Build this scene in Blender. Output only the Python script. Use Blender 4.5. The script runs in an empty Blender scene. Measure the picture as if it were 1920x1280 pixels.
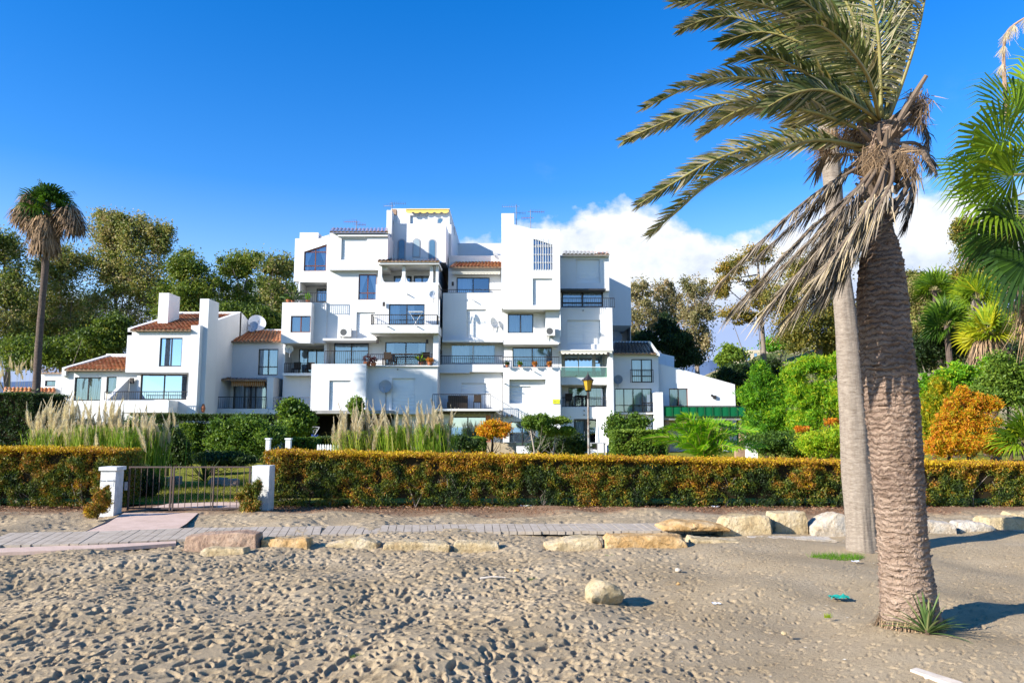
import bpy, math, random
import numpy as np
from mathutils import Vector, Matrix, noise
random.seed(7)
RNG = np.random.default_rng(11)
scene = bpy.context.scene
col = scene.collection
R = math.radians
# ------------------------------------------------------------------ camera (26 mm, eye 1.65 m, tilted up)
F = 1387.0; CAMZ = 1.65; PITCH = math.atan(160 / F)
cP, sP = math.cos(PITCH), math.sin(PITCH)
cam = bpy.data.cameras.new('camera'); camo = bpy.data.objects.new('camera', cam); col.objects.link(camo)
camo.location = (0, 0, CAMZ); camo.rotation_euler = (math.pi / 2 + PITCH, 0, 0)
cam.sensor_width = 36; cam.lens = 36 * F / 1920; cam.clip_end = 20000; cam.clip_start = 0.05
scene.camera = camo

def P(px, py, Y):
    u = (px - 960) / F; v = (640 - py) / F
    k = Y / (cP - sP * v)
    return Vector((u * k, Y, CAMZ + (sP + cP * v) * k))
def G(px, py, z=0.0):
    u = (px - 960) / F; v = (640 - py) / F
    k = (z - CAMZ) / (sP + cP * v)
    return Vector((u * k, (cP - sP * v) * k, z))
def Zp(py, Y): return P(960, py, Y).z
def Xp(px, py, Y): return P(px, py, Y).x

# ------------------------------------------------------------------ light and sky
SAZ, SEL = R(28), R(24)          # light travels towards +X and +Y
d = Vector((math.cos(SAZ) * math.cos(SEL), math.sin(SAZ) * math.cos(SEL), -math.sin(SEL)))
sun = bpy.data.lights.new('sun', 'SUN'); sun.energy = 5.0; sun.angle = R(0.5); sun.color = (1, .945, .86)
suno = bpy.data.objects.new('sun', sun); col.objects.link(suno)
suno.rotation_euler = d.to_track_quat('-Z', 'Y').to_euler()
suno.location = (-20, -10, 15)

class NT:
    """small node-tree helper"""
    def __init__(s, tree): s.t = tree; s.n = tree.nodes; s.l = tree.links
    def add(s, typ, **kw):
        n = s.n.new(typ)
        for k, v in kw.items():
            if k.startswith('i_'):
                key = k[2:]
                key = int(key) if key.isdigit() else key.replace('_', ' ')
                n.inputs[key].default_value = v
            else: setattr(n, k, v)
        return n
    def link(s, a, b): s.l.new(a, b)
    def math(s, op, a, b=None, c=None, clamp=False):
        n = s.n.new('ShaderNodeMath'); n.operation = op; n.use_clamp = clamp
        for i, x in enumerate((a, b, c)):
            if x is None: continue
            if hasattr(x, 'links'): s.l.new(x, n.inputs[i])
            else: n.inputs[i].default_value = x
        return n.outputs[0]
    def mix(s, fac, a, b, mode='MIX'):
        n = s.n.new('ShaderNodeMix'); n.data_type = 'RGBA'; n.blend_type = mode
        for sock, x in ((n.inputs[0], fac), (n.inputs[6], a), (n.inputs[7], b)):
            if hasattr(x, 'links'): s.l.new(x, sock)
            elif isinstance(x, (int, float)): sock.default_value = x
            else: sock.default_value = (*x, 1)
        return n.outputs[2]
    def ramp(s, fac, stops, interp='LINEAR'):
        n = s.n.new('ShaderNodeValToRGB'); n.color_ramp.interpolation = interp
        e = n.color_ramp.elements
        while len(e) < len(stops): e.new(0.5)
        for i, (p, c) in enumerate(stops):
            e[i].position = p
            e[i].color = (*c, 1) if hasattr(c, '__len__') else (c, c, c, 1)
        s.l.new(fac, n.inputs[0]); return n.outputs[0]
    def noise(s, scale, detail=4, rough=.55, vec=None, dist=0.0):
        n = s.n.new('ShaderNodeTexNoise'); n.inputs['Scale'].default_value = scale
        n.inputs['Detail'].default_value = detail; n.inputs['Roughness'].default_value = rough
        n.inputs['Distortion'].default_value = dist
        if vec is not None: s.l.new(vec, n.inputs['Vector'])
        return n.outputs[0]

world = bpy.data.worlds.new('World'); scene.world = world; world.use_nodes = True
w = NT(world.node_tree); w.n.clear()
sky = w.add('ShaderNodeTexSky', sky_type='NISHITA', sun_disc=False, sun_elevation=SEL,
            sun_rotation=math.atan2(-d.x, -d.y), altitude=0, air_density=1.0, dust_density=0.0, ozone_density=2.6)
tc = w.add('ShaderNodeTexCoord')
sep = w.add('ShaderNodeSeparateXYZ'); w.link(tc.outputs['Generated'], sep.inputs[0])
hsv = w.add('ShaderNodeHueSaturation', i_Saturation=1.42, i_Value=1.8, i_Hue=0.513)
w.link(sky.outputs[0], hsv.inputs['Color'])
satn = w.add('ShaderNodeMath', operation='MULTIPLY_ADD', use_clamp=False); satn.inputs[1].default_value = .42; satn.inputs[2].default_value = 1.0
# clouds: cumulus bank low over the land, direction based
ang = w.math('ARCTAN2', sep.outputs[0], sep.outputs[1])      # azimuth, 0 = +Y
elv = w.math('ARCSINE', sep.outputs[2])
w.link(w.math('MULTIPLY', elv, 3.2, clamp=True), satn.inputs[0]); w.link(satn.outputs[0], hsv.inputs['Saturation'])
cv = w.add('ShaderNodeCombineXYZ'); w.link(ang, cv.inputs[0]); w.link(w.math('MULTIPLY', elv, 1.3), cv.inputs[1])
cn = w.noise(9.0, 9, .58, cv.outputs[0])
cn2 = w.noise(3.2, 3, .5, cv.outputs[0])
cn3 = w.noise(26.0, 7, .6, cv.outputs[0])
# top of the bank by azimuth
topr = w.ramp(w.math('MULTIPLY_ADD', ang, 0.5, 0.5), [
    (0.0, -.4), (.08, -.4), (.2, .15), (.34, .19), (.44, .20), (.468, .262), (.51, .275), (.545, .297), (.60, .292),
    (.648, .255), (.69, .265), (.72, .275), (.76, .285), (.82, .28), (.92, -.4), (1.0, -.4)])
tp = w.math('ADD', topr, w.math('ADD', w.math('MULTIPLY', w.math('SUBTRACT', cn, .5), .13), w.math('MULTIPLY', w.math('SUBTRACT', cn3, .5), .05)))
dd = w.math('SUBTRACT', tp, elv)
cm = w.math('SMOOTH_MIN', w.math('MULTIPLY', dd, 40.0, clamp=True), 1.0, .1)
thin = w.math('MULTIPLY', w.math('SUBTRACT', cn2, .60), 5.0, clamp=True)
band = w.math('MULTIPLY', w.math('SUBTRACT', .42, elv), 6.0, clamp=True)
wisps = w.math('MULTIPLY', w.math('MULTIPLY', thin, band), w.math('MULTIPLY', w.math('SUBTRACT', cn3, .5), 1.8, clamp=True))
low = w.math('MULTIPLY', w.math('SUBTRACT', w.math('SUBTRACT', elv, .125), w.math('MULTIPLY', w.math('SUBTRACT', .5, cn2), .12)), 14.0, clamp=True)
cm = w.math('MAXIMUM', cm, wisps, clamp=True)
shade = w.math('ADD', w.math('MULTIPLY', cn3, .45), w.math('MULTIPLY', cn, .75))
ccol = w.ramp(shade, [(.42, (.62, .68, .82)), (.54, (.86, .89, .95)), (.64, (1, 1, 1))])
lowcol = w.mix(low, (.40, .50, .82), ccol)
cstr = w.mix(1.0, lowcol, (7.4, 7.4, 7.4), 'MULTIPLY')
skyc = w.mix(w.math('MULTIPLY', cm, .93), hsv.outputs[0], cstr)
bg = w.add('ShaderNodeBackground', i_Strength=0.075)
w.link(skyc, bg.inputs[0])
wo = w.add('ShaderNodeOutputWorld'); w.link(bg.outputs[0], wo.inputs[0])
scene.view_settings.view_transform = 'Standard'; scene.view_settings.look = 'None'
scene.view_settings.exposure = 1.0; scene.view_settings.gamma = 1
scene.render.engine = 'CYCLES'
try:
    scene.cycles.max_bounces = 6; scene.cycles.diffuse_bounces = 1; scene.cycles.transparent_max_bounces = 10
    scene.cycles.caustics_reflective = False; scene.cycles.caustics_refractive = False
except Exception: pass

# ------------------------------------------------------------------ materials
MATS = {}
def newmat(name):
    m = bpy.data.materials.new(name); m.use_nodes = True
    t = NT(m.node_tree); t.n.clear()
    t.out = t.add('ShaderNodeOutputMaterial'); MATS[name] = m
    return m, t
def finish(t, sh): t.link(sh, t.out.inputs[0])
def princ(t, colr, rough=.7, metal=0.0, spec=.4, bump=None, bstr=.3, bdist=.02):
    b = t.add('ShaderNodeBsdfPrincipled')
    if hasattr(colr, 'links'): t.link(colr, b.inputs['Base Color'])
    else: b.inputs['Base Color'].default_value = (*colr, 1)
    if hasattr(rough, 'links'): t.link(rough, b.inputs['Roughness'])
    else: b.inputs['Roughness'].default_value = rough
    b.inputs['Metallic'].default_value = metal
    b.inputs['Specular IOR Level'].default_value = spec
    if bump is not None:
        bm = t.add('ShaderNodeBump'); bm.inputs['Strength'].default_value = bstr; bm.inputs['Distance'].default_value = bdist
        t.link(bump, bm.inputs['Height']); t.link(bm.outputs[0], b.inputs['Normal'])
    return b.outputs[0]
def objco(t, sx=1, sy=1, sz=1):
    g = t.add('ShaderNodeNewGeometry'); mp = t.add('ShaderNodeMapping')
    mp.inputs['Scale'].default_value = (sx, sy, sz); t.link(g.outputs['Position'], mp.inputs[0]); return mp.outputs[0]
def plain(name, c1, c2=None, scale=3, rough=.7, metal=0, spec=.4, bump=.2, bd=.01, stretch=(1, 1, 1)):
    m, t = newmat(name); v = objco(t, *stretch)
    n = t.noise(scale, 5, .6, v)
    c2 = c2 or tuple(x * .85 for x in c1)
    cc = t.ramp(n, [(.3, c2), (.7, c1)])
    finish(t, princ(t, cc, rough, metal, spec, t.noise(scale * 6, 4, .6, v), bump, bd)); return m

# white render with faint weather streaks
m, t = newmat('plaster')
v = objco(t); vs = objco(t, 2.2, 2.2, .25)
n1 = t.noise(.55, 5, .6, v); n2 = t.noise(1.6, 5, .65, vs)
c = t.ramp(n1, [(.25, (.66, .655, .64)), (.6, (.72, .715, .70))])
c = t.mix(t.math('MULTIPLY', t.math('SUBTRACT', n2, .57), 2.0, clamp=True), c, (.54, .53, .51))
finish(t, princ(t, c, .85, 0, .2, t.noise(14, 5, .6, v), .25, .012))
plain('pillar_plaster', (.74, .73, .70), (.52, .51, .47), 7, .85, 0, .2, .5, .01)
m, t = newmat('terracotta')
v = objco(t); g = t.add('ShaderNodeTexVoronoi'); g.inputs['Scale'].default_value = 3.6; t.link(v, g.inputs['Vector'])
sx = t.add('ShaderNodeSeparateXYZ'); t.link(g.outputs['Color'], sx.inputs[0])
c = t.ramp(sx.outputs[0], [(0, (.30, .085, .03)), (.3, (.46, .15, .05)), (.55, (.60, .235, .08)), (.8, (.40, .12, .045)), (1, (.66, .36, .16))])
c = t.mix(t.math('MULTIPLY', t.math('SUBTRACT', t.noise(2.2, 6, .7, v), .52), 3, clamp=True), c, (.16, .08, .045))
finish(t, princ(t, c, .85, 0, .2, t.noise(20, 3, .5, v), .3, .01))
plain('terracotta_dark', (.10, .055, .04), (.05, .032, .026), 4, .85)
plain('terracotta_pale', (.42, .27, .17), (.24, .15, .10), 4, .85)
plain('dark_frame', (.035, .03, .03), None, 5, .4)
plain('wood_frame', (.17, .055, .035), (.10, .03, .02), 5, .5)
plain('white_frame', (.75, .75, .74), None, 5, .4)
plain('black_iron', (.03, .03, .032), (.06, .045, .035), 9, .5, 0.3)
plain('gate_iron', (.07, .058, .055), (.11, .065, .05), 14, .6, 0.4)
m, t = newmat('glass')
tr = t.add('ShaderNodeBsdfTransparent'); tr.inputs[0].default_value = (.78, .86, .93, 1)
gl = t.add('ShaderNodeBsdfGlossy', i_Roughness=.015); gl.inputs[0].default_value = (.62, .80, 1, 1)
fr = t.add('ShaderNodeFresnel', i_IOR=1.5)
mx = t.add('ShaderNodeMixShader'); t.link(t.math('ADD', t.math('MULTIPLY', fr.outputs[0], 1.5), .19, clamp=True), mx.inputs[0])
t.link(tr.outputs[0], mx.inputs[1]); t.link(gl.outputs[0], mx.inputs[2]); finish(t, mx.outputs[0])
m, t = newmat('glass_mirror')
finish(t, princ(t, (.34, .47, .66), .02, .9, .5))
m, t = newmat('balcony_glass')
tr = t.add('ShaderNodeBsdfTransparent'); tr.inputs[0].default_value = (.35, .62, .52, 1)
gl = t.add('ShaderNodeBsdfGlossy', i_Roughness=.02); mx = t.add('ShaderNodeMixShader', i_0=.15)
t.link(tr.outputs[0], mx.inputs[1]); t.link(gl.outputs[0], mx.inputs[2]); finish(t, mx.outputs[0])
def flat(name, c, rough=.8, spec=.2):
    m, t = newmat(name); finish(t, princ(t, c, rough, 0, spec)); return m
flat('hedge_core', (.028, .022, .012), .95, 0); flat('room_shade', (.02, .024, .03)); plain('curtain', (.78, .80, .80), (.62, .66, .68), 8, .9, 0, .1, .2, .01, (3, 3, .2))
m, t = newmat('shutter')
v = objco(t); wv = t.add('ShaderNodeTexWave', wave_type='BANDS', bands_direction='Z'); wv.inputs['Scale'].default_value = 3.6
t.link(v, wv.inputs['Vector']); finish(t, princ(t, (.79, .79, .77), .55, 0, .3, wv.outputs[1], .6, .012))
flat('metal_grey', (.36, .36, .37), .4); flat('ac_white', (.70, .69, .64), .5); flat('ac_dark', (.10, .10, .10), .5)
flat('dish_white', (.72, .73, .74), .45); flat('dish_mesh', (.30, .33, .36), .6)
plain('concrete', (.36, .34, .31), (.26, .25, .23), 3, .9); flat('asphalt_dark', (.05, .05, .05), .9)
m, t = newmat('awning_stripe'); v = objco(t); wv = t.add('ShaderNodeTexWave', wave_type='BANDS', bands_direction='X'); wv.inputs['Scale'].default_value = 2.4
t.link(v, wv.inputs['Vector']); finish(t, princ(t, t.ramp(wv.outputs[1], [(.48, (.52, .20, .08)), (.52, (.68, .52, .35))]), .9, 0, .1))
flat('awning_yellow', (.78, .56, .16), .9, .1); flat('awning_cream', (.66, .62, .52), .9, .1); flat('awning_grey', (.16, .15, .14), .9, .1)
plain('terra_pot', (.42, .14, .06), None, 8, .8); flat('green_net', (.004, .11, .04), .9, .1); flat('sign_yellow', (.82, .80, .03), .5)
flat('ink_grey', (.24, .24, .25), .8); flat('ink_blue', (.03, .05, .12), .7); flat('salmon', (.55, .22, .14), .9, .1); flat('paint_white', (.80, .80, .78), .6)
flat('blue_tarp', (.02, .05, .22), .7); flat('rattan', (.05, .035, .025), .8); flat('litter_white', (.82, .82, .84), .6); flat('litter_teal', (.02, .35, .27), .5)
flat('antenna', (.22, .22, .25), .5, .4); flat('antenna_red', (.30, .09, .08), .8)
m, t = newmat('lamp_amber'); tl = t.add('ShaderNodeBsdfTranslucent'); tl.inputs[0].default_value = (.85, .50, .04, 1)
mx = t.add('ShaderNodeMixShader', i_0=.45); t.link(princ(t, (.80, .50, .06), .25, 0, .6), mx.inputs[1]); t.link(tl.outputs[0], mx.inputs[2]); finish(t, mx.outputs[0])

# leaves coloured by the 'tint' attribute every leaf mesh carries
def leafmat(name, stops, trans=.36, rough=.55, spec=.3):
    m, t = newmat(name)
    at = t.add('ShaderNodeAttribute', attribute_name='tint')
    c = t.ramp(at.outputs['Fac'], stops)
    a = princ(t, c, rough, 0, spec)
    tl = t.add('ShaderNodeBsdfTranslucent'); t.link(t.mix(1.0, c, (1.15, 1.15, .75), 'MULTIPLY'), tl.inputs[0])
    mx = t.add('ShaderNodeMixShader', i_0=trans); t.link(a, mx.inputs[1]); t.link(tl.outputs[0], mx.inputs[2])
    finish(t, mx.outputs[0]); return m
leafmat('leaf_eucalypt', [(0, (.045, .07, .018)), (.3, (.115, .16, .03)), (.55, (.23, .25, .055)), (.78, (.37, .32, .11)), (1, (.43, .31, .17))])
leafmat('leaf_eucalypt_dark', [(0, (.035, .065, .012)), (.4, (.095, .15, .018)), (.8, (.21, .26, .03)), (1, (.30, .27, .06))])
leafmat('leaf_eucalypt_pale', [(0, (.14, .15, .05)), (.4, (.28, .25, .10)), (.8, (.42, .33, .18)), (1, (.44, .27, .13))])
leafmat('leaf_rust', [(0, (.15, .16, .03)), (.4, (.30, .24, .04)), (.75, (.46, .27, .05)), (1, (.54, .24, .04))])
leafmat('leaf_bright', [(0, (.05, .15, .012)), (.4, (.13, .34, .012)), (.75, (.27, .46, .015)), (1, (.48, .50, .02))], .42)
leafmat('leaf_mid', [(0, (.03, .075, .012)), (.5, (.10, .18, .018)), (1, (.22, .30, .03))])
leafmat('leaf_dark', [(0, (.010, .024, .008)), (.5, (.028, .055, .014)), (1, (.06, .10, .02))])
leafmat('leaf_gold', [(0, (.20, .28, .01)), (.3, (.46, .38, .012)), (.55, (.72, .38, .012)), (.8, (.78, .27, .02)), (1, (.48, .14, .02))], .42)
leafmat('leaf_hedge', [(0, (.022, .04, .01)), (.2, (.06, .10, .012)), (.42, (.17, .18, .012)), (.55, (.22, .14, .02)), (.7, (.36, .135, .02)), (.82, (.44, .24, .014)), (.9, (.54, .38, .012)), (1, (.66, .44, .010))], .25)
leafmat('leaf_yucca', [(0, (.05, .10, .03)), (.6, (.14, .22, .06)), (1, (.34, .33, .14))])
leafmat('leaf_palm', [(0, (.025, .045, .012)), (.3, (.075, .11, .025)), (.5, (.17, .18, .05)), (.7, (.30, .27, .14)), (.88, (.46, .40, .28)), (1, (.55, .44, .10))], .22, .5, .4)
leafmat('leaf_palm_dead', [(0, (.07, .055, .045)), (.35, (.17, .138, .11)), (.7, (.33, .275, .21)), (1, (.46, .36, .21))], .12, .8, .2)
leafmat('leaf_fan', [(0, (.018, .05, .008)), (.4, (.06, .13, .01)), (.75, (.20, .30, .012)), (1, (.50, .46, .02))], .36, .5, .25)
leafmat('thatch', [(0, (.12, .08, .05)), (.5, (.27, .18, .11)), (1, (.45, .30, .17))], .1, .9, .1)
leafmat('plume', [(0, (.58, .45, .30)), (.5, (.80, .68, .51)), (1, (.92, .84, .69))], .4, .9, .1)
leafmat('blade', [(0, (.06, .13, .012)), (.5, (.20, .32, .015)), (.8, (.38, .40, .05)), (1, (.52, .40, .20))], .3)
leafmat('leaf_red', [(0, (.05, .01, .012)), (1, (.16, .03, .03))]); leafmat('flower_orange', [(0, (.35, .10, .02)), (1, (.62, .28, .03))])
leafmat('grass_lawn', [(0, (.09, .12, .012)), (.5, (.23, .24, .02)), (1, (.40, .34, .05))])
leafmat('leaf_litter', [(0, (.10, .05, .03)), (.6, (.25, .115, .06)), (1, (.40, .28, .18))], .05, .95, .05)
plain('bark_grey', (.30, .25, .20), (.13, .10, .08), 2.0, .9, 0, .2, .6, .03, (1, 1, .3))
plain('bark_pale', (.40, .34, .27), (.22, .17, .13), 2.5, .9)
plain('twig', (.11, .07, .04), (.05, .03, .02), 9, .95); plain('stone_wall', (.55, .45, .30), (.38, .30, .2), 5, .9)
plain('rachis_green', (.27, .25, .07), (.20, .15, .05), 7, .5); plain('rachis_dry', (.20, .145, .10), (.10, .07, .05), 7, .8)

# ------------------------------------------------------------------ mesh builder
OFF = {}
def mkmesh(name, V_, Fc, mat, tint=None, smooth=False):
    """V_ (n,3) array; Fc (m,k) array of equal k, or list of tuples"""
    me = bpy.data.meshes.new(name)
    if isinstance(Fc, np.ndarray):
        k = Fc.shape[1]; m_ = len(Fc)
        me.vertices.add(len(V_)); me.vertices.foreach_set('co', np.asarray(V_, dtype=np.float32).ravel())
        me.loops.add(m_ * k); me.loops.foreach_set('vertex_index', Fc.astype(np.int32).ravel())
        me.polygons.add(m_); me.polygons.foreach_set('loop_start', np.arange(0, m_ * k, k, dtype=np.int32))
        me.polygons.foreach_set('loop_total', np.full(m_, k, dtype=np.int32))
        me.update(calc_edges=True)
    else:
        me.from_pydata([tuple(v) for v in V_], [], Fc); me.update()
    if tint is not None:
        a = me.attributes.new('tint', 'FLOAT', 'FACE'); a.data.foreach_set('value', np.asarray(tint, dtype=np.float32))
    if smooth: me.polygons.foreach_set('use_smooth', np.ones(len(me.polygons), dtype=bool))
    me.materials.append(MATS[mat] if isinstance(mat, str) else mat)
    return me
def link(name, me, parent=None, world_off=None):
    o = bpy.data.objects.new(name, me); col.objects.link(o)
    if parent is not None: o.parent = parent
    OFF[o.name] = OFF.get(parent.name, Vector((0, 0, 0))) if parent is not None else Vector((0, 0, 0))
    return o
def tag(o, label, cat, group=None, kind=None):
    if label: o['label'] = label
    if cat: o['category'] = cat
    if group: o['group'] = group
    if kind: o['kind'] = kind
    return o
def thing(name, label, cat, loc, group=None, rz=0):
    o = bpy.data.objects.new(name, None); o.empty_display_size = .3; col.objects.link(o)
    o.location = loc; o.rotation_euler = (0, 0, rz)
    OFF[o.name] = Vector(loc); tag(o, label, cat, group); return o
def arr(name, V_, Fc, mat, parent=None, tint=None, smooth=False):
    """numpy geometry in world coordinates -> object below parent"""
    off = OFF.get(parent.name, Vector((0, 0, 0))) if parent is not None else Vector((0, 0, 0))
    V_ = np.asarray(V_, dtype=np.float64) - np.array(off)
    o = link(name, mkmesh(name, V_, np.asarray(Fc), mat, tint, smooth), parent); return o
def structure(name, V_, Fc, mat, smooth=False):
    o = arr(name, V_, Fc, mat, None, None, smooth); o['kind'] = 'structure'; return o

class MB:
    def __init__(s): s.v = []; s.f = []; s.t = []
    def poly(s, pts, tint=0.5):
        i = len(s.v); s.v += [tuple(p) for p in pts]; s.f.append(tuple(range(i, i + len(pts)))); s.t.append(tint)
    def box(s, x0, x1, y0, y1, z0, z1):
        if x0 > x1: x0, x1 = x1, x0
        if z0 > z1: z0, z1 = z1, z0
        i = len(s.v)
        s.v += [(x, y, z) for z in (z0, z1) for y in (y0, y1) for x in (x0, x1)]
        for f in ((0, 2, 3, 1), (4, 5, 7, 6), (0, 1, 5, 4), (2, 6, 7, 3), (0, 4, 6, 2), (1, 3, 7, 5)):
            s.f.append(tuple(i + k for k in f)); s.t.append(.5)
        return s
    def prism_y(s, pts, y0, y1):
        """pts [(x,z)] extruded along Y"""
        n = len(pts); i = len(s.v)
        s.v += [(x, y0, z) for x, z in pts] + [(x, y1, z) for x, z in pts]
        s.f.append(tuple(i + k for k in range(n))); s.f.append(tuple(i + n + k for k in range(n - 1, -1, -1)))
        for k in range(n): s.f.append((i + k, i + n + k, i + n + (k + 1) % n, i + (k + 1) % n))
        s.t += [.5] * (n + 2); return s
    def prism_x(s, pts, x0, x1):
        """pts [(y,z)] extruded along X"""
        n = len(pts); i = len(s.v)
        s.v += [(x0, y, z) for y, z in pts] + [(x1, y, z) for y, z in pts]
        s.f.append(tuple(i + k for k in range(n))); s.f.append(tuple(i + n + k for k in range(n - 1, -1, -1)))
        for k in range(n): s.f.append((i + k, i + n + k, i + n + (k + 1) % n, i + (k + 1) % n))
        s.t += [.5] * (n + 2); return s
    def tube(s, pts, rad, n=8, cap=True, tint=.5):
        pts = [Vector(p) for p in pts]
        if not hasattr(rad, '__len__'): rad = [rad] * len(pts)
        i0 = len(s.v); N = None
        for k, p in enumerate(pts):
            T = (pts[min(k + 1, len(pts) - 1)] - pts[max(k - 1, 0)])
            T = T.normalized() if T.length > 1e-9 else Vector((0, 0, 1))
            if N is None: N = T.orthogonal().normalized()
            else:
                N = (N - T * N.dot(T)); N = N.normalized() if N.length > 1e-6 else T.orthogonal().normalized()
            B = T.cross(N)
            for j in range(n):
                a = 2 * math.pi * j / n
                s.v.append(tuple(p + (N * math.cos(a) + B * math.sin(a)) * rad[k]))
        for k in range(len(pts) - 1):
            for j in range(n):
                a = i0 + k * n + j; b = i0 + k * n + (j + 1) % n
                s.f.append((a, b, b + n, a + n)); s.t.append(tint)
        if cap:
            s.f.append(tuple(i0 + j for j in range(n - 1, -1, -1)))
            s.f.append(tuple(i0 + (len(pts) - 1) * n + j for j in range(n))); s.t += [tint, tint]
        return s
    def disc_dish(s, c, nrm, r, depth=.12, n=24, rings=4):
        c = Vector(c); nrm = Vector(nrm).normalized(); A = nrm.orthogonal().normalized(); B = nrm.cross(A)
        for back in (0, 1):
            i0 = len(s.v); s.v.append(tuple(c - nrm * (depth + back * .02)))
            for k in range(1, rings + 1):
                q = k / rings
                for j in range(n):
                    a = 2 * math.pi * j / n
                    s.v.append(tuple(c + (A * math.cos(a) + B * math.sin(a)) * r * q - nrm * (depth * (1 - q * q) + back * .02)))
            for j in range(n):
                s.f.append((i0, i0 + 1 + j, i0 + 1 + (j + 1) % n)); s.t.append(.5)
            for k in range(rings - 1):
                for j in range(n):
                    a = i0 + 1 + k * n + j; b = i0 + 1 + k * n + (j + 1) % n
                    s.f.append((a, a + n, b + n, b)); s.t.append(.5)
        return s
    def build(s, name, mat, parent=None, smooth=False, tinted=False):
        off = OFF.get(parent.name, Vector((0, 0, 0))) if parent is not None else Vector((0, 0, 0))
        V_ = [(x - off.x, y - off.y, z - off.z) for x, y, z in s.v]
        me = mkmesh(name, V_, s.f, mat, s.t if tinted else None, smooth)
        return link(name, me, parent)

def copy_tree(o, parent=None):
    c = o.copy(); col.objects.link(c)
    if parent is not None: c.parent = parent
    for ch in list(o.children): copy_tree(ch, c)
    return c

# ------------------------------------------------------------------ leaf clouds
def rand_dirs(n):
    v = RNG.normal(size=(n, 3)); return v / np.linalg.norm(v, axis=1)[:, None]
def leaf_quads(C, ln, wd, tint, bias=None, biasw=0.0, taper=.25):
    """C (n,3) centres -> pointed quads"""
    n = len(C)
    A = rand_dirs(n)
    if bias is not None: A = A + np.asarray(bias) * biasw; A /= np.linalg.norm(A, axis=1)[:, None]
    B = np.cross(A, rand_dirs(n)); B /= np.maximum(np.linalg.norm(B, axis=1), 1e-6)[:, None]
    ln = np.broadcast_to(np.asarray(ln, dtype=float), (n,))[:, None] * RNG.uniform(.6, 1.35, (n, 1))
    wd = np.broadcast_to(np.asarray(wd, dtype=float), (n,))[:, None] * RNG.uniform(.7, 1.3, (n, 1))
    V_ = np.empty((n, 4, 3))
    V_[:, 0] = C - A * ln * .5; V_[:, 1] = C + B * wd * .5 - A * ln * .05
    V_[:, 2] = C + A * ln * .5; V_[:, 3] = C - B * wd * .5 - A * ln * .05
    return V_.reshape(-1, 3), np.arange(n * 4).reshape(-1, 4), np.clip(tint, 0, 1)
def clump_cloud(clumps, per, ln, wd, tvar=.18, shell=.5, bias=None, biasw=0, sq=1.0):
    """clumps: list of (centre, (rx,ry,rz), tint)"""
    Cs = []; T = []
    for c, r, tn in clumps:
        k = max(4, int(per * (r[0] * r[1] * r[2]) ** (1 / 3 * 1.6))) if per > 0 else -int(per)
        D = rand_dirs(k); q = RNG.uniform(0, 1, (k, 1)) ** (1 / (1 + 2 * (1 + shell)))
        wob = 1 + .25 * np.sin(D[:, :1] * 5 + c[0]) * np.cos(D[:, 2:3] * 4 + c[2])
        Cs.append(np.array(c) + D * q * wob * np.array(r) * sq)
        T.append(np.clip(RNG.normal(tn, tvar, k), 0, 1))
    C = np.concatenate(Cs); T = np.concatenate(T)
    return leaf_quads(C, ln, wd, T, bias, biasw)
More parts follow.
